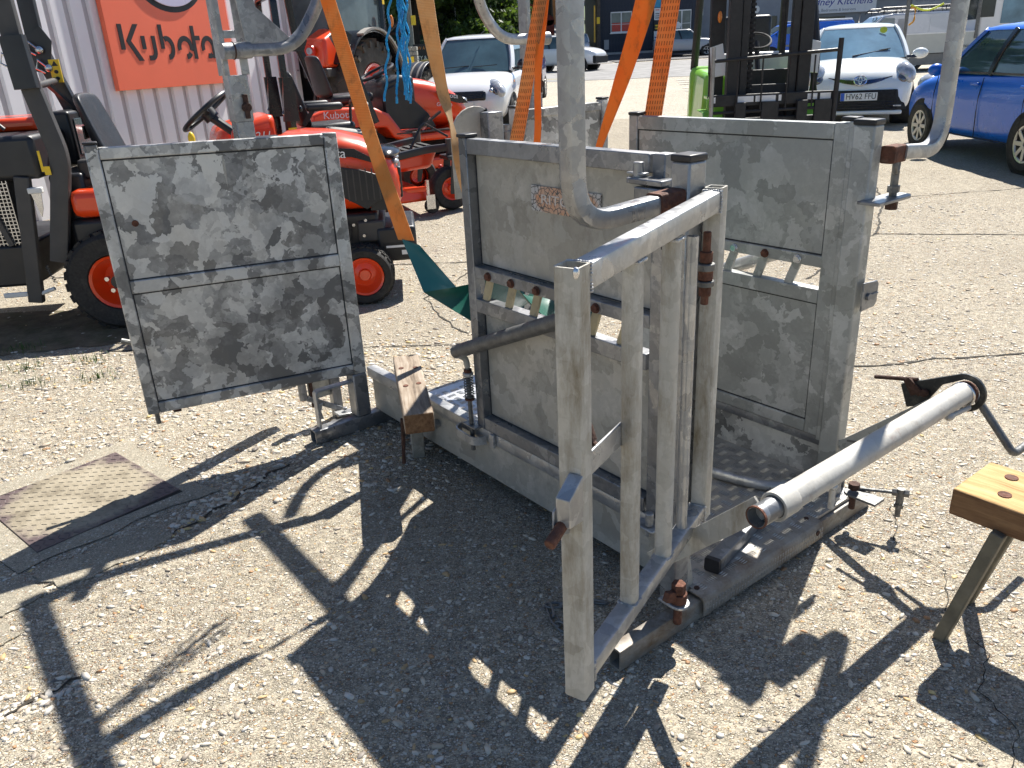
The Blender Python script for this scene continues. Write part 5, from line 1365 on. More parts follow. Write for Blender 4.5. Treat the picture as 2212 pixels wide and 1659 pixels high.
for x, mt in ((.58, M['yellow_sticker']), (.84, M['red_paint'])):
    m = MB(); m.tube([(x, -.30, .95), (x-.03, -.30, 1.07)], .012, 8); m.build('control_lever', M['black_paint'], mo)
    m = MB(); m.ell((x-.035, -.30, 1.10), .022, .022, .045, 10, 8); m.build('lever_knob', mt, mo)
# hood
rings = []
for x, hw, z0, z1, rn in ((.95, .30, .60, 1.10, .9), (1.20, .31, .58, 1.115, .9), (1.45, .30, .57, 1.085, .85), (1.65, .275, .56, 1.01, .8), (1.76, .235, .58, .90, .75), (1.80, .20, .62, .80, .7)):
    pts = []
    for a in range(16):
        t = 2*math.pi*a/16; c_, s_ = math.cos(t), math.sin(t); e = .55
        pts.append(Vector((x, hw*math.copysign(abs(c_)**e, c_), (z0+z1)/2+(z1-z0)/2*math.copysign(abs(s_)**e, s_))))
    rings.append(pts)
m = MB(); m.loft(rings); m.build('hood', M['orange_paint'], mo, sub=1, smooth=60)
m = MB(); m.prism([(1.30, .90), (1.54, .855), (1.70, .80), (1.66, .66), (1.56, .60), (1.36, .72)], (0, -.305, 0), (1, 0, 0), (0, 0, 1), .012); g_ = m.build('side_grille', M['black_paint'], mo, bevel=.004)
m = MB()
for k in range(9): m.box(1.33+k*.04, 1.338+k*.04, -.322, -.318, .66, .86)
stuff(m.build('grille_mesh', M['dark_grey_paint'], g_, smooth=0))
m = MB(); m.prism([(1.05, 1.03), (1.52, .985), (1.66, .90), (1.62, .895), (1.5, .935), (1.05, .965)], (0, -.306, 0), (1, 0, 0), (0, 0, 1), .008); lb = m.build('black_stripe', M['black_gloss'], mo)
text('Kubota', .085, (1.34, -.3165, .968), (1, 0, -.08), (0, 0, 1), M['ink_white'], lb, ext=.001)
m = MB(); m.ell((1.70, 0, .925), .11, .235, .045, 16, 8); m.build('lamp_visor', M['black_gloss'], mo)
m = MB(); m.box(1.755, 1.80, -.17, .17, .64, .84); m.build('front_grille', M['black_paint'], mo, bevel=.01)
for sg in (-1, 1): m = MB(); m.ell((1.765, sg*.13, .875), .03, .05, .02, 12, 6); m.build('headlight', M['lens'], mo)
m = MB(); m.prism([(1.62, .70), (1.73, .72), (1.72, .585), (1.58, .59)], (0, -.29, 0), (1, 0, 0), (0, 0, 1), .012); m.build('front_mesh', M['black_paint'], mo)
# chassis nose
cb('chassis', M['black_paint'], (.95, 1.62, -.26, .26, .34, .57), .02)
cb('front_bracket', M['dark_grey_paint'], (1.48, 1.66, -.29, .29, .38, .52), .015)
cb('weight_box', M['black_paint'], (1.60, 1.86, -.30, .30, .24, .47), .02)
m = MB(); m.box(1.64, 1.82, -.3055, -.3015, .255, .365); dc = m.build('safety_decal', M['ink_black'], mo)
m = MB(); m.box(1.655, 1.805, -.3075, -.306, .335, .35); m.build('print', M['ink_white'], dc)
m = MB(); m.box(1.755, 1.80, -.3075, -.306, .285, .315); m.build('print', M['ink_white'], dc)
for x, z in ((1.33, .53), (1.46, .505), (1.52, .43), (1.54, .53), (1.76, .44), (1.76, .41), (1.53, .33)): m = MB(); m.cyl((x, -.30 if x > 1.4 else -.262, z), (x, -.312 if x > 1.4 else -.28, z), .011, 6); m.build('bolt', M['chrome'], mo)
m = MB(); m.tube(bend_path([(1.20, -.27, .56), (1.30, -.29, .53), (1.44, -.30, .50), (1.42, -.29, .40)], .04), .012, 8); m.build('hose', M['rubber'], mo)
m = MB(); m.tube(bend_path([(1.62, .24, .30), (1.40, .30, .20), (1.50, .36, .19)], .04), .03, 8); m.build('axle_beam', M['black_paint'], mo)
m = MB(); m.box(1.2, 1.28, -.2635, -.2615, .47, .52); m.build('warning_sticker', M['yellow_sticker'], mo)

# --- zero-turn mower
zt = thing('zero_turn_mower', 'orange zero-turn mower with folding black roll bar and two front caster wheels', 'ride-on mower', (-.745, 8.9, gz(8.9)), math.atan2(.395, .92))
for sg in (-1, 1):
    wheel(zt, (0, sg*.54, .215), (0, sg, 0), .215, .17, .115, M['orange_paint'], dish=.03, name='caster_wheel')
    for s2 in (-1, 1):
        m = MB(); m.prism([(-.035, .0), (.035, 0), (.03, -.10), (-.03, -.36), (-.075, -.36), (-.05, -.12)], (.03, sg*.54+s2*.115-.004, .53), (1, 0, 0), (0, 0, 1), .01); m.build('caster_fork', M['black_paint'], zt)
    m = MB(); m.box(-.05, .08, sg*.54-.13, sg*.54+.13, .50, .545); m.build('fork_crown', M['black_paint'], zt, bevel=.012)
    m = MB(); m.cyl((.03, sg*.54, .545), (.03, sg*.54, .70), .045, 16); m.build('caster_pivot', M['dark_grey_paint'], zt)
    m = MB(); m.rtube(bend_path([(.03, sg*.54, .62), (-.20, sg*.42, .60), (-.75, sg*.40, .52)], .08), .07, .07); m.build('front_arm', M['black_paint'], zt)
    wheel(zt, (-1.45, sg*.48, .30), (0, sg, 0), .30, .30, .16, M['orange_paint'], dish=.03, lugs=TURF, name='rear_wheel')
m = MB(); m.hexa([(-.60, -.34, .38), (-.10, -.30, .40), (-.10, .30, .40), (-.60, .34, .38), (-.60, -.34, .52), (.0, -.28, .60), (.0, .28, .60), (-.60, .34, .52)]); m.build('foot_plate', M['orange_paint'], zt, bevel=.04, smooth=60)
m = MB(); m.hexa([(-.56, -.27, .53), (-.05, -.22, .598), (-.05, .22, .598), (-.56, .27, .53), (-.56, -.27, .545), (-.05, -.22, .612), (-.05, .22, .612), (-.56, .27, .545)]); fm = m.build('foot_mat', M['rubber'], zt)
m = MB()
for k in range(6): m.box(-.5+k*.08, -.45+k*.08, -.18, .18, .556+k*.0107, .566+k*.0107)
stuff(m.build('mat_ribs', M['rubber'], fm, smooth=0))
m = MB(); m.tube([(-.30, -.22, .58), (-.16, -.20, .80), (-.10, -.20, .84)], .016, 8); m.build('deck_pedal', M['black_paint'], zt)
m = MB(); m.bar((-.12, -.24, .84), (.10, -.30, .70), .05, .02); m.build('pedal_arm', M['black_paint'], zt)
m = MB(); m.ell((.0, -.28, .40), .025, .02, .025, 10, 6); m.build('lift_clevis', M['red_paint'], zt)
m = MB(); m.hexa([(-1.0, -.72, .13), (-.25, -.66, .13), (-.25, .66, .13), (-1.0, .72, .13), (-1.0, -.70, .27), (-.30, -.62, .25), (-.30, .62, .25), (-1.0, .70, .27)]); m.build('mower_deck', M['orange_paint'], zt, bevel=.03)
m = MB(); m.rtube([(-.60, -.58, .24), (-.31, -.70, .26)], .04, .05); m.build('deck_arm', M['orange_paint'], zt)
m = MB(); m.cyl((-.30, -.71, .20), (-.30, -.71, .34), .022, 10); m.build('deck_stem', M['chrome'], zt)
wheel(zt, (-.27, -.71, .085), (0, -1, 0), .075, .05, .03, M['chrome'], dish=.005, name='deck_wheel')
m = MB(); m.box(-.33, -.24, -.745, -.735, .06, .20); m.build('deck_fork', M['chrome'], zt)
m = MB(); m.hexa([(-1.25, -.60, .30), (-.60, -.42, .36), (-.60, .42, .36), (-1.25, .60, .30), (-1.25, -.62, .66), (-.60, -.40, .58), (-.60, .40, .58), (-1.25, .62, .66)]); m.build('body', M['dark_grey_paint'], zt, bevel=.04)
for sg in (-1, 1):
    m = MB(); m.box(-1.55, -.80, sg*.42-.14, sg*.42+.14, .66, .80); m.build('fender', M['orange_paint'] if sg > 0 else M['black_paint'], zt, bevel=.05, smooth=60)
    m = MB(); m.tube(bend_path([(-.75, sg*.36, .75), (-.72, sg*.36, 1.08), (-.75, sg*.12, 1.10)], .06), .016, 8); m.build('lap_bar', M['black_paint'], zt)
    roll_bar(zt, [[(-1.50, sg*.45, .80), (-1.50, sg*.45, 1.36)]], .05, .10, M['black_gloss'])
    m = MB(); m.prism([(-.07, -.26), (.07, -.26), (.055, .12), (-.03, .12)], (-1.50, sg*.45-.04, 1.24), (1, 0, 0), (0, 0, 1), .08); m.build('hinge_plate', M['black_gloss'], zt)
    pin_set(zt, (-1.50, sg*.45-.06, 1.05))
    m = MB(); m.ell((-1.40, sg*.45-.05, 1.08), .02, .03, .03, 10, 6); m.build('hinge_knob', M['black_gloss'], zt)
roll_bar(zt, [[(-1.50, -.45, 1.30), (-1.50, -.45, 2.06), (-1.50, .45, 2.06), (-1.50, .45, 1.30)]], .055, .06, M['black_gloss'], 'roll_hoop')
m = MB(); m.box(-1.535, -1.46, -.512, -.508, .80, .92); m.build('warning_sticker', M['yellow_sticker'], zt)
seat(zt, -1.30, .80, 0, .52, True, .54, .14)
m = MB(); m.hexa([(-2.25, -.42, .55), (-1.62, -.42, .55), (-1.62, .42, .55), (-2.25, .42, .55), (-2.15, -.38, .95), (-1.62, -.40, 1.06), (-1.62, .40, 1.06), (-2.15, .38, .95)]); m.build('engine_cover', M['orange_paint'], zt, bevel=.07, smooth=60)
m = MB(); m.box(-2.05, -1.66, -.432, -.424, .80, .93); m.build('name_decal', M['red_paint'], zt)
text('ZD1211', .10, (-1.86, -.435, .865), (1, 0, 0), (0, 0, 1), M['ink_white'], zt, ext=.001, shear=.25)
m = MB(); m.hexa([(-1.2, -.50, .78), (-.75, -.50, .76), (-.75, -.28, .76), (-1.2, -.28, .78), (-1.15, -.48, .90), (-.80, -.46, .84), (-.80, -.30, .84), (-1.15, -.30, .90)]); m.build('control_pod', M['trim_grey'], zt, bevel=.03)

# --- lawn tractor with the low hood
gr = thing('lawn_tractor', 'orange lawn tractor with white lettering on the hood and a black footwell', 'ride-on mower', (-.52, 11.15, gz(11.1)), R_(28))
gr.scale = (1.18, 1.18, 1.12)
prof = [(-1.80, .60), (-1.78, .78), (-1.60, .84), (-1.15, .82), (-.98, .74), (-.86, .56), (-.72, .50), (-.28, .52), (-.20, .60), (-.10, .60), (-.10, .46), (-.30, .42), (-.75, .42), (-.95, .48), (-1.02, .60)]
m = MB(); m.prism(prof, (0, .42, 0), (1, 0, 0), (0, 0, 1), .84); m.build('body', M['orange_paint'], gr, bevel=.03, smooth=60)
text('Kubota', .10, (-1.52, -.4215, .765), (1, 0, -.03), (0, 0, 1), M['ink_white'], gr, ext=.001)
rings = []
for x, hw, z0, z1 in ((-.86, .30, .62, 1.10), (-.60, .30, .56, 1.10), (-.32, .28, .54, 1.03), (-.12, .25, .52, .93), (0, .20, .53, .80), (.035, .15, .56, .70)):
    pts = []
    for a in range(16):
        t = 2*math.pi*a/16; c_, s_ = math.cos(t), math.sin(t); e = .6
        pts.append(Vector((x, hw*math.copysign(abs(c_)**e, c_), (z0+z1)/2+(z1-z0)/2*math.copysign(abs(s_)**e, s_))))
    rings.append(pts)
m = MB(); m.loft(rings); m.build('hood', M['orange_paint'], gr, sub=1, smooth=60)
m = MB(); m.prism([(-.98, .56), (-.98, .96), (-.86, 1.02), (-.68, .88), (-.50, .70), (-.42, .55)], (0, -.30, 0), (1, 0, 0), (0, 0, 1), .02); m.build('footwell', M['black_paint'], gr, bevel=.01)
m = MB(); m.prism([(-.98, .60), (-.98, 1.04), (-.80, 1.12), (-.62, 1.10), (-.62, .60)], (0, .30, 0), (1, 0, 0), (0, 0, 1), .60); m.build('dash', M['black_paint'], gr, bevel=.04)
m = MB(); m.prism([(-.38, .93), (-.10, .86), (-.02, .78), (-.12, .78), (-.36, .85)], (0, -.285, 0), (1, 0, 0), (0, 0, 1), .012); bd_ = m.build('black_stripe', M['black_gloss'], gr)
text('Kubota', .075, (-.245, -.2995, .873), (1, 0, -.16), (0, 0, 1), M['ink_white'], bd_, ext=.001)
text('GR2120', .055, (-.30, -.293, .775), (1, 0, -.13), (0, 0, 1), M['ink_white'], gr, ext=.001)
m = MB(); m.ell((-.02, -.16, .80), .05, .05, .04, 12, 8); m.build('headlight', M['lens'], gr)
m = MB(); m.bar((-.62, -.42, .58), (-.42, -.44, .72), .05, .02); m.build('pedal', M['black_paint'], gr)
m = MB(); m.box(-.92, -.30, -.42, -.31, .515, .53); m.build('step_plate', M['dark_grey_paint'], gr)
m = MB(); m.bar((-.60, -.36, .53), (-.52, -.40, .66), .03, .02); m.build('pedal_arm', M['chrome'], gr)
steering(gr, (-.92, 0, 1.15), (-.45, 0, 1), .19)
seat(gr, -1.52, .84, 0, .5, False, .44, .10)
for sg in (-1, 1):
    q = MB(); q.cyl((-1.32, sg*.30, .30), (-1.32, sg*.424, .30), .33, 28); q.build('wheel_arch', M['underbody'], gr)
    wheel(gr, (-1.32, sg*.40, .28), (0, sg, 0), .28, .22, .14, M['orange_paint'], dish=.03, lugs=TURF, name='rear_wheel')
    wheel(gr, (-.20, sg*.36, .19), (0, sg, 0), .19, .14, .10, M['orange_paint'], dish=.02, name='front_wheel')
m = MB(); m.box(-1.0, -.05, -.20, .20, .24, .46); m.build('chassis', M['underbody'], gr)
m = MB(); m.box(-1.05, -.35, -.50, .50, .12, .24); m.build('mower_deck', M['orange_paint'], gr, bevel=.03)
for y, dx in ((-.47, 0), (.66, -.12)):
    roll_bar(gr, [[(-1.42+dx, y, 1.50), (-1.16+dx, y, .66)]], .05, .085, M['black_gloss'])
    m = MB(); m.prism([(-.10, .02), (-.05, -.09), (.06, -.10), (.11, .02), (.06, .06), (-.05, .07)], (-1.42+dx, y+.03, 1.50), (1, 0, 0), (0, 0, 1), .07); m.build('hinge_plate', M['black_gloss'], gr)
    pin_set(gr, (-1.42+dx, y-.05, 1.53))
m = MB(); m.rtube(bend_path([(-1.44, -.47, 1.50), (-1.48, -.47, 2.06), (-1.58, .66, 2.08), (-1.54, .66, 1.50)], .10), .05, .07, ref=(1, 0, 0)); m.build('roll_hoop', M['black_gloss'], gr)
m = MB(); m.tube([(-1.55, .25, .80), (-1.48, .22, 1.18)], .02, 8); m.build('lever', M['black_paint'], gr)
m = MB(); m.box(-.005, .05, -.05, .05, .50, .60); m.build('tag', M['plate_white'], gr)

# --- big tractor
tq = thing('farm_tractor', 'large orange tractor seen from behind with a huge ribbed rear tyre and cab', 'tractor', (-2.95, 14.55, gz(14.5)), math.atan2(.937, .35))
M['old_rubber'] = simple('dusty_tyre', (.075, .066, .052), .85, 0, .35, 5, .3, 30)
for sg in (-1, 1):
    wheel(tq, (0, sg*.78, .87), (0, sg, 0), .84, .50, .46, M['red_paint'], M['old_rubber'], dish=.05, lugs=(20, .045, 'bar'), name='rear_wheel')
    wheel(tq, (2.35, sg*.74, .60), (0, sg, 0), .56, .38, .30, M['red_paint'], M['old_rubber'], dish=.05, lugs=(18, .035, 'bar'), name='front_wheel')
    # rear fender: arched shell
    m = MB(); pts = arc(0, .87, .97, -12, 150, 16); inn = arc(0, .87, .93, 150, -12, 16)
    m.prism([(x, z) for x, z in pts+inn], (0, sg*.78+.30, 0), (1, 0, 0), (0, 0, 1), .60); m.build('rear_fender', M['black_gloss'], tq, bevel=.01, smooth=50)
    m = MB(); pts = arc(0, .87, 1.0, 0, 115, 14); inn = arc(0, .87, .965, 115, 0, 14)
    m.prism([(x, z) for x, z in pts+inn], (0, sg*1.06+.06, 0), (1, 0, 0), (0, 0, 1), .12); m.build('fender_edge', M['trim_grey'], tq, smooth=50)
    m = MB(); m.hexa([(-1.05, sg*.55-.22, 1.30), (-.55, sg*.55-.22, 1.30), (-.55, sg*.55+.22, 1.30), (-1.05, sg*.55+.22, 1.30), (-.98, sg*.55-.20, 1.72), (-.45, sg*.55-.20, 1.90), (-.45, sg*.55+.20, 1.90), (-.98, sg*.55+.20, 1.72)]); m.build('fender_box', M['orange_paint'], tq, bevel=.05, smooth=60)
    m = MB(); m.hexa([(-1.04, sg*.55-.22, 1.16), (-.6, sg*.55-.22, 1.16), (-.6, sg*.55+.22, 1.16), (-1.04, sg*.55+.22, 1.16), (-1.06, sg*.55-.22, 1.295), (-.6, sg*.55-.22, 1.295), (-.6, sg*.55+.22, 1.295), (-1.06, sg*.55+.22, 1.295)]); m.build('lamp_panel', M['dark_grey_paint'], tq, bevel=.02)
    m = MB(); m.cyl((-1.03, sg*.52, 1.56), (-1.08, sg*.52, 1.55), .085, 18); k_ = m.build('rear_lamp', M['red_paint'], tq); m = MB(); m.cyl((-1.075, sg*.52, 1.55), (-1.095, sg*.52, 1.55), .05, 16); m.build('lamp_lens', M['lens'], k_)
    m = MB(); m.cyl((-1.06, sg*.52, 1.235), (-1.085, sg*.52, 1.235), .045, 14); m.build('reflector', M['red_paint'], tq)
    m = MB(); pts = arc(2.35, .60, .70, 10, 165, 14); inn = arc(2.35, .60, .67, 165, 10, 14)
    m.prism([(x, z) for x, z in pts+inn], (0, sg*.74+.24, 0), (1, 0, 0), (0, 0, 1), .48); m.build('front_fender', M['black_paint'], tq, bevel=.008, smooth=50)
    for dy in (-.16, -.02):
        m = MB(); pts = arc(2.35, .60, .709, 20, 160, 14); inn = arc(2.35, .60, .7005, 160, 20, 14)
        m.prism([(x, z) for x, z in pts+inn], (0, sg*.74+dy+.02, 0), (1, 0, 0), (0, 0, 1), .035); m.build('fender_trim', M['trim_grey'], tq, smooth=50)
    m = MB(); m.rtube([(.95, sg*.72, .95), (1.05, sg*.70, 3.0)], .12, .12); m.build('cab_pillar', M['black_gloss'], tq)
    m = MB(); m.rtube([(-.55, sg*.62, 1.75), (-.42, sg*.60, 3.0)], .08, .08); m.build('cab_pillar', M['black_gloss'], tq)
    m = MB(); m.hexa([(-.48, sg*.62, 1.70), (.95, sg*.72, 1.30), (.95, sg*.73, 1.30), (-.48, sg*.63, 1.70), (-.40, sg*.60, 2.95), (1.0, sg*.70, 2.95), (1.0, sg*.71, 2.95), (-.40, sg*.61, 2.95)]); m.build('cab_window', M['glass_pane'], tq)
m = MB(); m.hexa([(-.56, -.58, 1.72), (-.545, -.58, 1.72), (-.545, .58, 1.72), (-.56, .58, 1.72), (-.43, -.55, 2.95), (-.42, -.55, 2.95), (-.42, .55, 2.95), (-.43, .55, 2.95)]); m.build('rear_window', M['glass_pane'], tq)
m = MB(); m.box(-.6, 1.2, -.78, .78, 2.98, 3.15); m.build('cab_roof', M['orange_paint'], tq, bevel=.06)
m = MB(); m.box(-.55, 1.0, -.48, .48, .55, 1.5); m.build('cab_base', M['black_paint'], tq, bevel=.03)
m = MB(); m.hexa([(1.0, -.36, .80), (2.9, -.30, .75), (2.9, .30, .75), (1.0, .36, .80), (1.0, -.34, 1.62), (2.8, -.28, 1.35), (2.8, .28, 1.35), (1.0, .34, 1.62)]); m.build('hood', M['orange_paint'], tq, bevel=.08, smooth=60)
m = MB(); m.box(.75, 1.25, -.92, -.68, .55, 1.55); m.build('fuel_tank', M['black_gloss'], tq, bevel=.06, smooth=60)
m = MB(); m.box(1.0, 1.08, -.925, -.921, .95, 1.15); m.build('warning_sticker', M['yellow_sticker'], tq)
m = MB(); m.box(.93, 1.0, -.80, -.795, 2.25, 2.45); m.build('warning_sticker', M['yellow_sticker'], tq)
m = MB(); m.tube([(1.0, -.74, 1.75), (1.02, -1.02, 1.95), (1.02, -1.02, 1.75)], .02, 8); m.build('mirror_arm', M['black_paint'], tq)
m = MB(); m.ell((1.02, -1.02, 1.62), .05, .09, .10, 12, 8); m.build('mirror', M['black_paint'], tq)
m = MB(); m.ell((1.0, -.90, 1.98), .04, .04, .10, 12, 8); m.build('indicator', M['amber'], tq)

# blue baler twine tied to the winch shaft
M['twine'] = simple('blue_twine', (.01, .28, .58), .45, 0, .12, 60)
tw = thing('baler_twine', 'bunch of crimped bright blue baler twine hanging between two orange straps', 'twine', Wp(1.30, .33, 1.985), CR_ROT)
r = random.Random(4)
for k in range(7):
    ph = r.uniform(0, 6); bx_ = r.uniform(-.016, .016); by = r.uniform(-.016, .016); L_ = r.uniform(.565, .60) if k < 5 else .585; sp = r.uniform(-.02, .06); tx, ty = r.uniform(-.045, .045), r.uniform(-.05, .05)
    pts = []
    for i in range(61):
        t = i/60; am = .0042*min(1, t*3)
        pts.append((bx_+tx*t+am*math.sin(ph+t*46), by+ty*t+am*.8*math.cos(ph*1.3+t*41)+(-.05*t), -.03-L_*t))
    m = MB(); m.tube(pts, .0042, 6); m.build('strand', M['twine'], tw)
m = MB(); m.torus((0, 0, 0), (1, 0, 0), .040, .006, 18, 6); m.build('knot_loop', M['twine'], tw)
# ------------------------------------------------------------------ the crush
crush = thing('cattle_crush', 'galvanised steel livestock crush with mottled sheeted sides, doors swung open, standing on the concrete', 'cattle crush', O, CR_ROT)
def lbox(m, l0, l1, c0, c1, u0, u1): return m.box(-l1, -l0, c0, c1, u0, u1)
EL, EC, EU = Vector((-1, 0, 0)), Vector((0, 1, 0)), Vector((0, 0, 1))
def part(name, fn, mat, parent=crush, bevel=.003, **k):
    m = MB(); fn(m); return m.build(name, mat, parent, bevel=bevel, **k)

# base
part('foot_beam', lambda m: m.rtube([P(.021, 0, .033), P(.021, 1.21, .033)], .042, .066, thick=.004), M['beam_dirty'], bevel=0)
part('foot_beam', lambda m: m.rtube([P(1.812, 0, .034), P(1.812, 1.33, .034)], .055, .062, thick=.004), M['galv_dark'], bevel=0)
part('side_rail', lambda m: m.rtube([P(.14, .324, .238), P(1.84, .324, .238)], .045, .047), M['galv_tube'], bevel=0)
part('side_board', lambda m: lbox(m, .09, 1.83, .318, .323, .062, .2135), M['galv_plain'], bevel=0)
part('side_rail', lambda m: m.rtube([P(.12, 1.142, .222), P(1.84, 1.142, .222)], .04, .034), M['galv_dark'], bevel=0)
part('side_board', lambda m: lbox(m, .06, 1.83, 1.136, 1.141, .04, .2045), M['galv_sheet'], bevel=0)
fl = MB()
lbox(fl, .012, 1.80, .326, 1.134, .070, .080)
fl.build('floor_plate', M['tread_steel'], crush, bevel=0)
def nose(m):
    pr = [(-.03, .081), (.004, .081), (.016, .079), (.024, .070), (.027, .056), (.025, .022), (.021, .022), (.022, .055), (.018, .068), (.006, .0765), (-.03, .0765)]
    m.prism([(x, z) for x, z in pr], P(.008, .312, 0), (1, 0, 0), (0, 0, 1), -.585)
part('floor_nosing', nose, M['beam_dirty'], bevel=0)
def nose_tread(m):
    for i in range(44):
        c_ = .325+i*.0131
        for z0, z1 in ((.030, .046), (.050, .064)):
            m.add([P(-.0182, c_-.0035, z0), P(-.0182, c_+.0035, z0), P(-.0182, c_+.0035, z1), P(-.0182, c_-.0035, z1), P(-.0205, c_, z0+.003), P(-.0205, c_, z1-.003)], [(0, 1, 4), (1, 2, 5, 4), (2, 3, 5), (3, 0, 4, 5)])
stuff(part('nosing_tread', nose_tread, M['tread_steel'], bevel=0, smooth=0))
for c in (.335, .87): part('floor_bolt', lambda m: m.cyl(P(.03, c, .080), P(.03, c, .084), .008, 10), M['rust_dark'], bevel=0)
part('floor_bolt', lambda m: m.cyl(P(-.022, .86, .055), P(-.019, .86, .055), .009, 10), M['rust_dark'], bevel=0)
def tread(m, l0, l1, c0, c1, pitch=.046):
    l = l0; i = 0
    while l < l1:
        c = c0; j = 0
        while c < c1:
            for k in range(5):
                o_ = (k-2)*.0078
                if (i+j) % 2: d = Vector((.0135, 0, 0)); ctr = P(l, c+o_, .0803)
                else: d = Vector((0, .0135, 0)); ctr = P(l+o_, c, .0803)
                q = Vector((-d.y, d.x, 0)).normalized()*.0024; h = Vector((0, 0, .0028))
                m.add([ctr-d, ctr+q, ctr+d, ctr-q, ctr+h-d*.6, ctr+h+d*.6], [(0, 3, 4), (0, 4, 1), (1, 4, 5), (1, 5, 2), (2, 5, 3), (3, 5, 4)])
            c += pitch; j += 1
        l += pitch; i += 1
tm = MB(); tread(tm, .03, 1.78, .35, 1.12)
stuff(tm.build('floor_tread', M['tread_bright'], crush, smooth=0))
# bright aluminium tread panel laid at the rear of the floor
part('rear_floor_plate', lambda m: lbox(m, 1.02, 1.62, .35, .98, .150, .158), M['tread_alu'], bevel=.002)
t2 = MB(); tread(t2, 1.05, 1.60, .38, .96)
ob = stuff(t2.build('rear_floor_tread', M['tread_alu'], crush, smooth=0)); ob.location.z = .0785

# posts
def post(l0, l1, c0, c1, u1, mat):
    p = part('post', lambda m: lbox(m, l0, l1, c0, c1, .066, u1-.012), mat, bevel=.005)
    part('end_cap', lambda m: lbox(m, l0-.002, l1+.002, c0-.002, c1+.002, u1-.012, u1+.004), M['plastic_cap'], p, bevel=.004)
    return p
post(.022, .075, .228, .287, 1.272, M['galv_mid'])
post(.078, .145, 1.094, 1.146, 1.272, M['galv_green'])
part('hinge_tube', lambda m: lbox(m, .1465, .168, 1.112, 1.150, .23, 1.268), M['galv_green'], bevel=.003)
part('end_cap', lambda m: lbox(m, .146, .196, 1.112, 1.152, 1.268, 1.280), M['plastic_cap'], bevel=.004)
part('gusset', lambda m: m.prism([(0, 0), (.055, 0), (.02, .19), (0, .19)], P(.055, .292, .066), (0, 1, 0), (0, 0, 1), .006), M['galv_plain'])
part('gusset', lambda m: m.prism([(0, 0), (-.05, 0), (0, .16)], P(.05, 1.092, .066), (0, 1, 0), (0, 0, 1), .006), M['galv_dark'])

# ---- side gates
def side_gate(sgn, c, l0, l1, mf, ms, label, near):
    dp = .042                                      # frame depth
    ca, cb = (c, c+dp)
    def fr(m):
        lbox(m, l1-.041, l1, ca, cb, .262, 1.262)
        lbox(m, l0, l0+(.040 if near else .050), ca, cb, .262 if near else .24, 1.262)
        lbox(m, l0+.051, l1-.0415, ca+.001, cb-.001, 1.214, 1.2605)
        lbox(m, l0+.051, l1-.0415, ca+.001, cb-.001, .70, .747)
        lbox(m, l0+.051, l1-.0415, ca+.001, cb-.001, .262 if near else .24, .309 if near else .283)
        lbox(m, l0+.0415, l1-.0425, ca+.0015, ca+.007, .819, .857)
    g = part('side_gate', fr, mf, bevel=.004, label=label)
    sc = ca + (.034 if near else .008)
    part('sheet', lambda m: lbox(m, l0+.036, l1-.036, sc, sc+.003, .845 if not near else .857, 1.218), ms, g, bevel=0)
    part('sheet', lambda m: lbox(m, l0+.036, l1-.036, sc, sc+.003, .30 if near else .28, .703), ms, g, bevel=0)
    def seam(m):
        y0, y1 = sc-.0012, sc+.001
        for u0, u1 in ((.858, 1.2135), (.310 if near else .284, .6995)):
            a_, b_ = l0+(.041 if near else .051), l1-.0415
            lbox(m, a_, a_+.004, y0, y1, u0, u1); lbox(m, b_-.004, b_, y0, y1, u0, u1); lbox(m, a_, b_, y0-.0003, y1, u1-.004, u1); lbox(m, a_, b_, y0-.0003, y1, u0, u0+.004)
    stuff(part('seam', seam, M['seam'], g, bevel=0))
    ls = ((.275, .395, .52, .651, .774, .894) if near else (.303, .427, .552, .68, .81, .94))
    if near:
        part('sheet_lip', lambda m: lbox(m, l0+.045, l1-.045, ca+.0075, sc+.001, .851, .8565), mf, g, bevel=0)
    for i, l in enumerate(ls):
        sl = MB(); w = .016
        a0 = P(l-.002, ca+.014, .845); a1 = P(l+.036, ca+.014, .744)
        sl.bar(a0, a1, .010, .030, (1, 0, 0))
        sl.build('slat', M['slat_tan'] if near else M['galv_green'], g, bevel=.0015)
        b_ = MB(); b_.cyl(P(l, ca+.0015, .835), P(l, ca-.009, .835), .0125, 6); b_.cyl(P(l, ca+.0015, .835), P(l, ca-.002, .835), .015, 12)
        b_.build('bolt', M['rust'] if near or i == 1 else M['chrome'], g, bevel=.001)
    return g
near_gate = side_gate(-1, .300, .156, 1.011, M['galv_dark'], M['galv_plain'], 'near side gate with a cracked maker plate', True)
far_gate = side_gate(1, 1.118, .168, 1.061, M['galv_green'], M['galv_green'], 'far side gate', False)
part('gate_cap', lambda m: lbox(m, .965, 1.016, .296, .346, 1.262, 1.274), M['plastic_cap'], near_gate, bevel=.004)
part('gate_cap', lambda m: lbox(m, 1.015, 1.064, 1.115, 1.163, 1.262, 1.274), M['plastic_cap'], far_gate, bevel=.004)
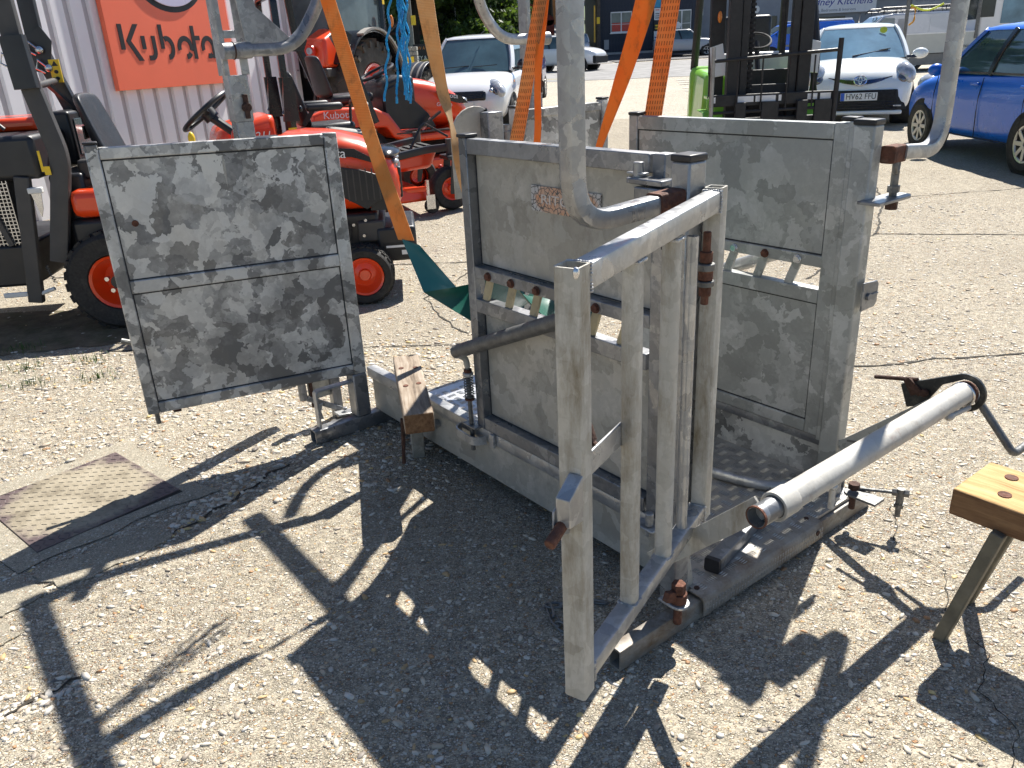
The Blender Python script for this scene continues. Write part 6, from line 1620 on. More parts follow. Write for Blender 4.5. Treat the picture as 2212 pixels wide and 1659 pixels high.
# maker's plate on the near gate: faded orange oval on a crazed white sticker
def plate_mat():
    m, nt, b = new_mat('crazed_sticker'); N = NT(nt)
    v = N.coord(); vw = N.coord(warp=.012, wscale=60)
    mp = N.n('ShaderNodeMapping'); mp.inputs['Location'].default_value = (.545*6.6, 0, -1.104*16); mp.inputs['Scale'].default_value = (6.6, 0, 16)
    N.l(v, mp.inputs['Vector'])
    ln = N.n('ShaderNodeVectorMath', operation='LENGTH'); N.l(mp.outputs[0], ln.inputs[0])
    ov = N.ramp(N.math('ADD', ln.outputs['Value'], N.math('MULTIPLY', N.math('SUBTRACT', N.noise(v, 30, 3), .5), .25)), [(.80, 1.0), (.9, 0.0)])
    c = N.mix(ov, (.50, .49, .48), N.ramp(N.noise(v, 25, 4), [(.3, (.60, .30, .16)), (.7, (.55, .42, .33))]))
    cr = N.ramp(N.vor(vw, 62, 'DISTANCE_TO_EDGE', 'Distance'), [(.03, 1.0), (.10, 0.0)])
    c = N.mix(cr, c, (.10, .095, .09))
    N.l(c, b.inputs['Base Color']); b.inputs['Roughness'].default_value = .6
    return m
part('maker_plate', lambda m: lbox(m, .402, .692, .3285, .3325, 1.068, 1.141), plate_mat(), near_gate, bevel=0)
M['faded_white'] = simple('faded_white_print', (.62, .57, .53), .6, 0, .15, 60)
text('RITCHIE', .038, P(.547, .3275, 1.104), (1, 0, 0), (0, 0, 1), M['faded_white'], near_gate, 'lettering', .0006, width=.20)
# hinge lug, pin and bracket block
def lug(m):
    m.prism(arc(0, 0, .026, 90, 270, 8)+[(.10, -.026), (.10, .026)], P(.218, .272, 1.196), (1, 0, 0), (0, 1, 0), .014)
part('hinge_lug', lug, M['galv_dark'])
part('hinge_pin', lambda m: (m.cyl(P(.214, .272, 1.205), P(.214, .272, 1.245), .013, 12), m.bar(P(.245, .272, 1.218), P(.188, .272, 1.218), .02, .006)), M['galv_tube'], bevel=.002)
part('hinge_block', lambda m: lbox(m, .0855, .200, .240, .298, 1.142, 1.192), M['galv_dark'], bevel=.004)
# lower pin on the near side and little clip
part('lower_hinge', lambda m: (lbox(m, .135, .215, .262, .2995, .238, .246), m.cyl(P(.165, .282, .247), P(.165, .282, .288), .012, 12), lbox(m, .17, .19, .29, .2995, .20, .236)), M['galv_tube'], bevel=.003)
part('rail_clip', lambda m: lbox(m, .905, .930, .288, .2995, .212, .262), M['galv_tube'], bevel=.002)

# ---- spring bolt on the near side
sb = part('spring_bolt', lambda m: m.cyl(P(1.028, .285, .165), P(1.028, .285, .505), .0085, 12), M['steel_grey'], bevel=0)
def spring(m):
    pts = [P(1.028+.016*math.cos(t*.5), .285+.016*math.sin(t*.5), .372+.080*t/100) for t in range(101)]
    m.tube(pts, .0022, 6)
part('spring', spring, M['steel_grey'], sb, bevel=0)
part('washer', lambda m: m.cyl(P(1.028, .285, .365), P(1.028, .285, .371), .018, 14), M['rust'], sb, bevel=0)
part('nut', lambda m: m.cyl(P(1.028, .285, .455), P(1.028, .285, .470), .020, 6), M['galv_tube'], sb)
part('collar', lambda m: m.cyl(P(1.028, .285, .470), P(1.028, .285, .482), .015, 12), M['rust'], sb)
part('guide', lambda m: lbox(m, .985, 1.06, .268, .302, .262, .270), M['galv_dark'], sb, bevel=.002)
def keeper(m):
    pts = bend_path([P(1.12, .299, .222), P(1.105, .262, .222), P(.985, .255, .222), P(.962, .299, .222)], .025)
    m.sweep(pts, [(-.003, -.016), (.003, -.016), (.003, .016), (-.003, .016)])
part('keeper', keeper, M['galv_tube'], sb, bevel=0)
# lever pipe above the bolt
def lever(m):
    m.tube([P(1.05, .258, .548), P(.43, .266, .815)], .0245, 16, .004)
lv = part('lever_pipe', lever, M['steel_grey'], bevel=0)
part('stub', lambda m: m.tube(bend_path([P(1.035, .262, .535), P(1.028, .28, .525), P(1.028, .285, .49)], .02), .011, 10), M['galv_plain'], lv, bevel=0)
part('lever_pipe', lambda m: m.tube([P(.88, 1.20, .625), P(.33, 1.19, .865)], .0235, 16, .004), M['galv_tube'], bevel=0)

# ---- rear door, swung open to the near side
A0 = Vector(P(1.80, .272, 0)); B0 = Vector(P(1.95, -.585, 0)); dd = (B0-A0).normalized(); dn = Vector((dd.y, -dd.x, 0))
if dn.x < 0: dn = -dn                               # towards the head end = towards the viewer
Wd = (B0-A0).length
def dpt(s, u, d): return A0 + dd*s + Vector((0, 0, u + .022*s/Wd)) + dn*d
def dbox(m, s0, s1, u0, u1, d0, d1):
    m.hexa([dpt(s0, u0, d0), dpt(s1, u0, d0), dpt(s1, u0, d1), dpt(s0, u0, d1), dpt(s0, u1, d0), dpt(s1, u1, d0), dpt(s1, u1, d1), dpt(s0, u1, d1)])
def rd(m):
    dbox(m, 0, .052, .262, 1.250, -.02, .02); dbox(m, Wd-.042, Wd, .262, 1.258, -.02, .02)
    dbox(m, .0525, Wd-.0425, 1.208, 1.248, -.019, .019); dbox(m, .0525, Wd-.0425, .262, .306, -.019, .019)
    dbox(m, .0525, Wd-.0425, .735, .783, -.019, .019)
rear_door = part('rear_door', rd, M['galv_sheet'], bevel=.004, label='rear door with boldly mottled zinc sheets')
part('sheet', lambda m: dbox(m, .048, Wd-.038, .778, 1.212, -.004, .010), M['galv_sheet'], rear_door, bevel=0)
part('sheet', lambda m: dbox(m, .048, Wd-.038, .301, .740, -.004, .010), M['galv_sheet'], rear_door, bevel=0)
def dseam(m):
    for u0, u1 in ((.7835, 1.2075), (.3065, .7345)):
        dbox(m, .0525, .0565, u0, u1, .0102, .0115); dbox(m, Wd-.0465, Wd-.0425, u0, u1, .0102, .0115); dbox(m, .0565, Wd-.0465, u1-.005, u1, .0102, .0115); dbox(m, .0565, Wd-.0465, u0, u0+.004, .0102, .0115)
stuff(part('seam', dseam, M['seam'], rear_door, bevel=0))
part('door_cap', lambda m: dbox(m, Wd-.045, Wd+.002, 1.259, 1.268, -.022, .022), M['plastic_cap'], rear_door, bevel=.003)
part('drop_pin', lambda m: m.cyl(dpt(Wd-.03, .268, 0), dpt(Wd-.03, .215, 0), .009, 10), M['steel_grey'], rear_door, bevel=0)
part('lower_lug', lambda m: dbox(m, Wd-.12, Wd-.09, .25, .262, -.012, .012), M['rust_dark'], rear_door)
part('rivet', lambda m: m.cyl(dpt(Wd-.105, .985, .010), dpt(Wd-.105, .985, .015), .012, 10), M['rust'], rear_door)
part('weld_scar', lambda m: m.prism([(0, -.06), (.005, 0), (.003, .05), (-.003, .055), (-.005, 0)], dpt(.43, 1.14, .0102), dd, (0, 0, 1), -.0008), M['galv_dirty'], rear_door, bevel=0)
part('handle_rod', lambda m: m.cyl(dpt(Wd+.03, .55, -.05), dpt(Wd-.1, .50, -.05), .011, 10), M['steel_grey'], rear_door, bevel=0)
# rear near post and its stirrup
part('rear_post', lambda m: lbox(m, 1.785, 1.855, .205, .272, .066, .262), M['galv_dark'], bevel=.006)
def stir(m):
    m.sweep(bend_path([P(1.80, .205, .232), P(1.80, .032, .232), P(1.80, .032, .066)], .018), [(-.017, -.004), (.017, -.004), (.017, .004), (-.017, .004)], ref=(0, 0, 1))
def stir2(m):
    pts = [(.205, .236), (.046, .236), (.036, .232), (.030, .222), (.030, .066), (.038, .066), (.038, .222), (.042, .228), (.205, .228)]
    m.prism(pts, P(1.826, 0, 0), (0, 1, 0), (0, 0, 1), .034)
part('stirrup', stir2, M['galv_tube'], bevel=.0015)
part('stirrup_tab', lambda m: m.prism([(0, 0), (.02, 0), (.012, .035), (.026, .072), (0, .066)], P(1.815, .040, .10), (0, 1, 0), (0, 0, 1), .005), M['galv_tube'], bevel=.001)
# slotted uprights with the lifting arms at the tail end
def upright(cc, inward, l, u0=.0):
    def f(m):
        # slotted upright: two flanges with web pieces leave real slots
        m.hexa([P(l+.03, cc-.034, u0), P(l-.03, cc-.034, u0), P(l-.03, cc+.034, u0), P(l+.03, cc+.034, u0), P(l+.03, cc-.034, 1.30), P(l-.03, cc-.034, 1.30), P(l-.03, cc+.034, 1.30), P(l+.03, cc+.034, 1.30)])
        lbox(m, l-.033, l+.033, cc-.037, cc+.037, 1.30, 1.47)
        lbox(m, l-.033, l-.027, cc-.050*1, cc-.028, 1.47, 1.95); lbox(m, l-.033, l-.027, cc+.018, cc+.050, 1.47, 1.95)
        for u in (1.60, 1.785, 1.93): lbox(m, l-.0329, l-.0271, cc-.028, cc+.018, u, u+.028)
        lbox(m, l-.0269, l+.033, cc-.05, cc-.042, 1.47, 1.95)
    p = part('tail_upright', f, M['galv_mid'], bevel=.002)
    part('arm_sleeve', lambda m: m.tube([P(l-.06, cc-.055, 1.556), P(l-.06, cc+.055, 1.556)], .030, 18), M['galv_dark'], p, bevel=0)
    part('sleeve_seam', lambda m: m.torus(P(l-.06, cc-.012, 1.556), (0, 1, 0), .029, .0035, 18, 6), M['rust_dark'], p, bevel=0)
    part('pin', lambda m: (lbox(m, l-.05, l-.031, cc+.004, cc+.02, 1.31, 1.40), m.cyl(P(l-.052, cc+.012, 1.352), P(l-.03, cc+.012, 1.352), .018, 10)), M['rust_dark'], p, bevel=.002)
    return p
up1 = upright(.037, 1, 2.12, .16)
up2 = upright(1.535, -1, 2.12)
def arm(m, c0, s):
    l = 2.06
    m.tube(bend_path([P(l, c0+s*.05, 1.556), P(l, c0+s*.235, 1.556), P(l, c0+s*.352, 1.70), P(l-.05, c0+s*.39, 1.83), P(l-.16, c0+s*.40, 1.98)], .11), .0245, 18)
part('lifting_arm', lambda m: arm(m, .037, 1), M['galv_dark'], bevel=0)
part('lifting_arm', lambda m: arm(m, 1.535, -1), M['galv_tube'], bevel=0)
part('arm_gusset', lambda m: m.prism([(-.06, .36), (-.002, .36), (.03, .13), (.16, .012), (.16, 0), (-.03, 0)], P(2.056, .105, 1.574), (0, 1, 0), (0, 0, 1), .006), M['galv_dark'], bevel=.001)
# head hoop: box tube down both sides, bent in to the posts
def hoop(m):
    l = .052
    pth = bend_path([P(l, .165, 1.178), P(l, -.088, 1.166), P(l, -.088, 2.03), P(l, 1.437, 2.03), P(l, 1.437, 1.160), P(l, 1.205, 1.178)], .105, 8)
    m.sweep(pth, rrect(.041, .041, .007), ref=(1, 0, 0))
part('head_hoop', hoop, M['galv_mid'], bevel=0)
part('hoop_stub', lambda m: m.rtube([P(.052, .150, 1.178), P(.052, .2275, 1.180)], .048, .048, rad=.008), M['rust'], bevel=0)
part('hoop_stub', lambda m: m.rtube([P(.06, 1.1465, 1.175), P(.06, 1.215, 1.175)], .046, .050, rad=.008), M['rust'], bevel=0)
# winch shafts overhead carrying the slings
WC = (.33, 1.04)
for c in WC:
    part('winch_shaft', lambda m: m.tube([P(.02, c, 1.985), P(2.0, c, 1.985)], .036, 16), M['galv_tube'], bevel=0)
# tail pieces seen under the rear door
part('rear_leg', lambda m: lbox(m, 1.98, 2.02, .188, .232, .0, .26), M['galv_dark'], bevel=.004)
part('rear_leg_panel', lambda m: lbox(m, 2.00, 2.006, .085, .187, .115, .26), M['galv_plain'], bevel=0)
part('rear_hinge_tube', lambda m: m.tube([P(2.0, .058, .128), P(2.0, .058, .25)], .018, 16), M['galv_dark'], bevel=0)
part('rear_cross_bar', lambda m: m.bar(P(1.99, .07, .135), P(1.97, .215, .045), .014, .024), M['galv_dark'], bevel=.002)
part('hinge_plate', lambda m: m.prism(arc(0, 0, .024, 90, 270, 8)+[(.10, -.024), (.10, .024)], P(1.90, .150, .030), (0, 1, 0), (1, 0, 0), .010), M['steel_grey'], bevel=.002)
part('hinge_plate', lambda m: (m.prism([(-.045, -.028), (.055, -.028), (.055, .028), (-.045, .028)], P(1.93, .215, .045), (0, 1, -.1), (1, 0, 0), .010), m.cyl(P(1.93, .215, .053), P(1.93, .215, .066), .010, 10)), M['galv_tube'], bevel=.002)
part('spring_pin', lambda m: (m.cyl(P(1.99, .095, .085), P(1.99, .095, .24), .008, 10), m.torus(P(1.99, .095, .205), (0, 0, 1), .011, .0035), m.torus(P(1.99, .095, .216), (0, 0, 1), .011, .0035)), M['rust_dark'], bevel=0)
# far rear door, open the other way
def frd(m):
    lbox(m, 1.86, 1.90, 1.20, 1.245, .27, 1.265); lbox(m, 1.86, 1.90, 1.755, 1.80, .27, 1.265)
    lbox(m, 1.861, 1.899, 1.2455, 1.7545, 1.215, 1.255); lbox(m, 1.861, 1.899, 1.2455, 1.7545, .27, .31); lbox(m, 1.861, 1.899, 1.2455, 1.7545, .75, .80)
far_door = part('tail_gate', frd, M['galv_sheet'], bevel=.004)
part('sheet', lambda m: lbox(m, 1.872, 1.888, 1.24, 1.76, .305, 1.22), M['galv_sheet'], far_door, bevel=0)
for q in ((1.753, 1.803), (1.198, 1.247)): part('door_cap', lambda m: lbox(m, 1.857, 1.903, q[0], q[1], 1.266, 1.276), M['plastic_cap'], far_door, bevel=.003)
part('rear_post', lambda m: lbox(m, 1.83, 1.90, 1.03, 1.115, .066, 1.262), M['galv_dark'], bevel=.005)
part('hinge_knuckle', lambda m: (m.cyl(P(1.87, 1.155, .95), P(1.87, 1.155, 1.20), .022, 12), m.torus(P(1.87, 1.155, 1.10), (0, 0, 1), .022, .004), m.torus(P(1.87, 1.155, 1.17), (0, 0, 1), .022, .004)), M['galv_dark'], bevel=0)
# rear quarter curved guard seen past the near gate
def guard(m):
    pl = [(0, 0), (.16, 0), (.16, .36)] + arc(.13, .26, .13, 60, 178, 8)
    m.prism(pl, P(1.90, .87, .90), (0, 1, 0), (0, 0, 1), .012)
part('rear_guard', guard, M['galv_plain'], bevel=.002)

part('paper_label', lambda m: m.hexa([P(2.0, .385, 1.70), P(2.0, .435, 1.70), P(1.998, .435, 1.70), P(1.998, .385, 1.70), P(2.0, .38, 1.775), P(2.0, .43, 1.775), P(1.998, .43, 1.775), P(1.998, .38, 1.775)]), M['plate_white'], bevel=0)

# ---- head gate with vertical bars, swung out towards the viewer
G0 = P(-.225, -.345, 0); G1 = P(0.0, .295, 0)
def G(t, u, d=0):
    e_ = (G1-G0).normalized(); q = Vector((e_.y, -e_.x, 0))
    return G0.lerp(G1, t) + Vector((0, 0, u)) + q*d
gd = (G1-G0).normalized()
hg = part('head_gate', lambda m: m.sweep([G(0, .318), G(0, 1.186)], rrect(.046, .046, .006), ref=gd, thick=.004), M['galv_dirty'], bevel=0, label='head gate of upright bars')
part('gate_stile', lambda m: m.sweep([G(1, .352), G(1, 1.203)], rrect(.042, .042, .005), ref=gd, thick=.004), M['galv_dirty'], hg, bevel=0)
part('gate_rail', lambda m: m.rtube([G(.032, 1.160), G(.968, 1.174)], .040, .046, rad=.006), M['galv_tube'], hg, bevel=0)
part('gate_rail', lambda m: m.rtube([G(.032, .355), G(.968, .375)], .040, .040, rad=.006), M['galv_tube'], hg, bevel=0)
for t, lab in ((.345, 'soiled bar'), (.625, 'soiled bar')):
    part('gate_bar', lambda m: m.sweep([G(t, .36), G(t, 1.146)], rrect(.037, .036, .012, 4), ref=gd), M['galv_dirty'], hg, bevel=0)
part('gate_bar', lambda m: m.tube([G(.80, .365), G(.80, 1.12)], .013, 12), M['galv_tube'], hg, bevel=0)
def bead(m, pts, r=.0042):
    for p in pts: m.ell(p, r*random.uniform(.8, 1.25), r*random.uniform(.8, 1.25), r*random.uniform(.7, 1.2), 7, 5)
def welds(m):
    w_ = .020
    for t in (.345, .625):
        for u in (.3765+.007*t, 1.139):
            for d in (.0185, -.0185): bead(m, [G(t, u, d)+gd*x for x in np.linspace(-.017, .017, 7)])
            for s_ in (-.0185, .0185): bead(m, [G(t, u, y)+gd*s_ for y in np.linspace(-.015, .015, 6)])
    for t, dz in ((.036, 1), (.964, -1)):
        for uc, h in ((.357 if t < .5 else .373, .020), (1.161 if t < .5 else 1.173, .023)):
            for d in (.0205, -.0205): bead(m, [G(t, uc+z, d) for z in np.linspace(-h, h, 9)])
            bead(m, [G(t, uc+h, y) for y in np.linspace(-.018, .018, 8)]); bead(m, [G(t, uc-h, y) for y in np.linspace(-.018, .018, 8)])
stuff(part('weld_beads', welds, M['galv_tube'], hg, bevel=0))
def latch(m):
    m.bar(G(.03, .782, -.018), G(.335, .786, -.018), .006, .050)
part('latch_bar', latch, M['galv_tube'], hg, bevel=.002)
def lbk(m):
    m.hexa([G(-.11, .745, .0), G(-.037, .735, .0), G(-.037, .735, .028), G(-.11, .745, .028), G(-.11, .80, .0), G(-.037, .825, .0), G(-.037, .825, .028), G(-.11, .80, .028)])
    m.hexa([G(-.12, .72, -.004), G(-.037, .70, -.004), G(-.037, .70, .0), G(-.12, .72, .0), G(-.12, .775, -.004), G(-.037, .79, -.004), G(-.037, .79, 0), G(-.12, .775, 0)])
part('latch_bracket', lbk, M['galv_tube'], hg, bevel=.003)
part('latch_pin', lambda m: m.cyl(G(-.075, .752, .010), G(-.075, .752, .010)+Vector((.022, -.062, -.020)), .0105, 14), M['rust'], hg, bevel=.002)
part('latch_stop', lambda m: (m.cyl(G(.20, .80, -.05), G(.20, .83, -.06), .022, 12), m.torus(G(.20, .79, -.05), (0, 0, 1), .02, .006)), M['rust_dark'], hg, bevel=0)
def hb(m):
    for u, r in ((1.052, .0125), (1.012, .0145), (.975, .012)): m.cyl(G(.875, u, .014), G(.875, u+.024, .014), r*1.15, 12)
    m.cyl(G(.875, .955, .014), G(.875, 1.12, .014), .009, 10)
part('hinge_bolt', hb, M['rust'], hg, bevel=.002)
for u0, u1 in ((1.034, 1.050), (.998, 1.011)): part('hinge_clamp', lambda m: m.cyl(G(.875, u0, .014), G(.875, u1, .014), .0205, 12), M['steel_grey'], hg, bevel=.002)
for t in (.345, .625): part('weld_hole', lambda m: m.cyl(G(t, 1.118, -.0215), G(t, 1.118, -.0225), .004, 8), M['ink_black'], hg, bevel=0)
part('weld_drip', lambda m: m.ell(G(-.035, 1.180, .02), .006, .006, .010, 8, 6), M['chrome'], hg, bevel=0)
# hinge bolt at the foot of the near post
part('foot_hinge_lug', lambda m: m.prism(arc(0, 0, .028, 180, 360, 8)+[(.028, .05), (-.028, .05)], P(-.016, .205, .118), (0, 1, 0), (-1, 0, 0), .009), M['galv_tube'], bevel=.002)
part('foot_hinge_bolt', lambda m: (m.cyl(P(-.012, .205, .128), P(-.012, .205, .156), .0235, 14), m.cyl(P(-.012, .205, .156), P(-.012, .205, .186), .0195, 6), m.cyl(P(-.012, .205, .056), P(-.012, .205, .118), .0115, 12), m.bar(P(-.012, .155, .166), P(-.012, .20, .148), .018, .028)), M['rust'], bevel=.002)
# box bar and curved bar lying on the floor
bb = part('floor_bar', lambda m: m.rtube([P(.052, .435, .104), P(.135, .80, .104)], .044, .042, rad=.005), M['galv_dark'], bevel=0)
part('bar_plug', lambda m: m.rtube([P(.049, .422, .104), P(.053, .437, .104)], .046, .044, rad=.006), M['plastic_cap'], bb, bevel=0)
part('curved_bar', lambda m: m.tube(bend_path([P(.75, .80, .098), P(.36, .88, .098), P(.20, .93, .098), P(.14, 1.07, .098)], .11), .0185, 14), M['galv_tube'], bevel=0)

# ---- winding tube with ratchet crank at the head
JL, JU = -.255, .516
jk = part('winding_tube', lambda m: m.tube([P(JL, .232, JU), P(JL, 1.150, JU+.004)], .0325, 22, .004), M['winch_pipe'], bevel=0)
part('inner_tube', lambda m: m.tube([P(JL, .166, JU), P(JL, .30, JU)], .0268, 22, .004), M['galv_dark'], jk, bevel=0)
part('tube_collar', lambda m: (m.lathe([(.0327, 0), (.036, 0), (.036, .055), (.0327, .062)], P(JL, .231, JU), (0, 1, 0), 22)), M['winch_pipe'], jk, bevel=0)
part('rust_ring', lambda m: m.lathe([(.0242, 0), (.0275, 0), (.0275, .006), (.0242, .006)], P(JL, .1645, JU), (0, 1, 0), 22, True), M['rust'], jk, bevel=0)
part('end_ring', lambda m: (m.lathe([(.026, 0), (.035, 0), (.035, .028), (.026, .028)], P(JL, 1.148, JU), (0, 1, 0), 22)), M['rust'], jk, bevel=0)
part('seal_ring', lambda m: m.torus(P(JL, 1.146, JU), (0, 1, 0), .0345, .004, 22, 8), M['chrome'], jk, bevel=0)
def tagpin(m, c): m.tube([P(JL-.015, c, JU-.027), P(JL-.018, c-.006, JU-.085)], .0075, 12)
part('grease_pin', lambda m: tagpin(m, .455), M['winch_pipe'], jk, bevel=0)
part('weld_bead', lambda m: m.ell(P(JL-.015, .455, JU-.028), .012, .013, .010, 10, 6), M['galv_tube'], jk, bevel=0)
part('tie_rod', lambda m: (m.ell(P(JL-.028, 1.02, JU-.020), .012, .02, .012, 10, 6), m.tube([P(JL-.028, 1.02, JU-.020), P(JL-.028, 1.14, JU-.03)], .007, 8)), M['winch_pipe'], jk, bevel=0)
# U-shaped ratchet plate round the far end
def clevis(m):
    # plane across the tube: coordinates (towards -l, up)
    e1 = P(-.235, 1.185, .49) - P(-.08, 1.185, .428); e1.normalize(); e2 = Vector((-e1.z, 0, e1.x))
    if e2.z < 0: e2 = -e2
    o_ = P(JL, 1.176, JU)
    outer = [(-.185, -.03), (-.185, .045)] + [(-.02, .056)] + arc(0, 0, .058, 85, -95, 14) + [(-.03, -.045), (-.12, -.05), (-.12, -.040), (-.01, -.032)] + arc(0, 0, .041, -80, 80, 10)[:] + [(-.06, .030), (-.13, -.028)]
    m.prism(outer, o_, e1, e2, .012)
M['black_worn'] = simple('worn_black_paint', (.03, .032, .032), .4, .2, .3, 20, .15, dirt=((.13, .12, .10), .36, 24))
part('ratchet_plate', clevis, M['black_worn'], jk, bevel=.002)
part('ratchet_bolt', lambda m: m.cyl(P(-.145, 1.176, .485), P(-.145, 1.150, .485), .013, 6), M['rust_dark'], jk, bevel=.001)
part('pawl', lambda m: (m.bar(P(-.115, 1.165, .468), P(-.085, 1.165, .512), .01, .024), m.bar(P(-.085, 1.16, .512), P(-.135, 1.16, .478), .012, .022), m.cyl(P(.02, 1.17, .487), P(-.115, 1.17, .516), .0065, 10)), M['rust_dark'], jk, bevel=.001)
def crank(m):
    m.tube(bend_path([P(JL, 1.17, JU), P(JL, 1.205, JU), P(-.40, 1.205, .355), P(-.40, 1.42, .355)], .022), .0115, 12)
part('crank_handle', crank, M['steel_grey'], jk, bevel=0)
# arms that carry the tube
part('near_arm', lambda m: m.bar(P(.075, .20, .212), P(JL+.012, .20, JU+.008), .007, .054), M['galv_dirty'], jk, bevel=.001)
part('far_arm', lambda m: m.bar(P(.075, 1.105, .235), P(JL+.01, 1.14, JU+.002), .007, .042), M['galv_green'], jk, bevel=.001)
part('arm_lug', lambda m: m.bar(P(.055, 1.11, .27), P(.02, 1.11, .275), .012, .008), M['steel_grey'], jk, bevel=.001)
# bolt, rod and hook at the foot of the far post
part('foot_lug', lambda m: m.prism(arc(0, 0, .03, -90, 90, 8)+[(-.09, .03), (-.09, -.03)], P(-.018, 1.055, .128), (-1, 0, 0), (0, 1, 0), .008), M['steel_grey'], bevel=.002)
part('foot_bolt', lambda m: (m.cyl(P(-.018, 1.055, .138), P(-.018, 1.055, .158), .019, 6), m.cyl(P(-.018, 1.055, .106), P(-.018, 1.055, .127), .016, 14), m.cyl(P(-.018, 1.055, .065), P(-.018, 1.055, .106), .0105, 12)), M['rust_dark'], bevel=.001)
def hook(m):
    m.cyl(P(-.018, 1.075, .131), P(-.128, 1.125, .142), .0062, 8)
    m.cyl(P(-.112, 1.118, .141), P(-.128, 1.125, .142), .012, 6); m.cyl(P(-.14, 1.131, .143), P(-.158, 1.139, .144), .012, 6)
    m.cyl(P(-.135, 1.128, .158), P(-.135, 1.128, .105), .012, 10); m.cyl(P(-.135, 1.128, .105), P(-.135, 1.128, .092), .016, 6); m.cyl(P(-.135, 1.128, .092), P(-.135, 1.128, .058), .009, 10)
part('stay_hook', hook, M['steel_grey'], bevel=0)
# eye bolt on its plate and the folded tab of the far post
part('eye_plate', lambda m: m.prism(arc(.17, 0, .035, -90, 90, 8)+[(0, .035), (0, -.035)], P(.055, 1.062, 1.052), (0, 1, 0), (1, 0, 0), .010), M['galv_dark'], bevel=.002)
eb = part('eye_bolt', lambda m: (m.torus(P(.055, 1.198, 1.145), (1, .35, 0), .025, .0085, 20, 10), m.cyl(P(.055, 1.198, 1.052), P(.055, 1.198, 1.124), .0115, 12), m.cyl(P(.055, 1.198, 1.063), P(.055, 1.198, 1.082), .0185, 6)), M['steel_grey'], bevel=0)
part('eye_nut', lambda m: m.cyl(P(.055, 1.198, 1.012), P(.055, 1.198, 1.038), .0185, 6), M['rust_dark'], eb, bevel=.001)
part('side_tab', lambda m: (m.prism([(0, 0), (.075, .002), (.088, .014), (.088, .072), (.078, .084), (0, .090)], P(.062, 1.10, .712), (0, 1, 0), (0, 0, 1), .006)), M['galv_dark'], bevel=.0015)
part('tab_stud', lambda m: (m.cyl(P(.056, 1.128, .755), P(.048, 1.128, .755), .011, 12), m.bar(P(.054, 1.14, .757), P(.054, 1.185, .757), .004, .006)), M['galv_dark'], bevel=.001)

# ------------------------------------------------------------------ slings hanging from the winch shafts
def strap_mat(name, base, light, dash):
    m, nt, b = new_mat(name); N = NT(nt)
    v = N.coord('UV') if False else N.coord(kind='UV')
    sx = N.n('ShaderNodeSeparateXYZ'); N.l(v, sx.inputs[0])
    w = N.n('ShaderNodeTexWave', wave_type='BANDS', bands_direction='Y'); w.inputs['Scale'].default_value = 90; w.inputs['Distortion'].default_value = .6
    N.l(v, w.inputs['Vector'])
    c = N.ramp(N.noise(N.coord(), 5, 6, .65), [(.3, base), (.62, light)])
    c = N.mix(N.ramp(N.noise(N.coord(stretch=(1, 1, .5)), 30, 6, .7), [(.55, 0.0), (.72, .5)]), c, (.16, .09, .045))
    c = N.mix(N.math('MULTIPLY', w.outputs['Fac'], .35), c, tuple(x*.55 for x in base))
    if dash:
        fx = N.math('FRACT', N.math('MULTIPLY', sx.outputs[0], 7)); fy = N.math('FRACT', N.math('MULTIPLY', sx.outputs[1], 55))
        dm = N.math('MULTIPLY', N.math('LESS_THAN', N.math('ABSOLUTE', N.math('SUBTRACT', fx, .5)), .16), N.math('LESS_THAN', fy, .6))
        c = N.mix(N.math('MULTIPLY', dm, .8), c, (.13, .05, .02))
    N.l(c, b.inputs['Base Color']); b.inputs['Roughness'].default_value = .8
    b.inputs['Sheen Weight'].default_value = .2
    N.bump(w.outputs['Fac'], .5, .002, b)
    tl = N.n('ShaderNodeBsdfTranslucent'); N.l(c, tl.inputs['Color']); mx = N.n('ShaderNodeMixShader'); mx.inputs[0].default_value = .38
    N.l(b.outputs[0], mx.inputs[1]); N.l(tl.outputs[0], mx.inputs[2]); N.l(mx.outputs[0], nt.nodes['Material Output'].inputs['Surface'])
    return m
M['webbing'] = strap_mat('orange_webbing', (.82, .28, .03), (.80, .44, .15), False)
M['webbing_new'] = strap_mat('bright_orange_webbing', (.85, .24, .025), (.85, .33, .06), False)
M['webbing_old'] = strap_mat('dusty_webbing', (.72, .38, .12), (.74, .52, .28), False)
M['webbing_dash'] = strap_mat('stitched_webbing', (.78, .25, .05), (.74, .40, .16), True)
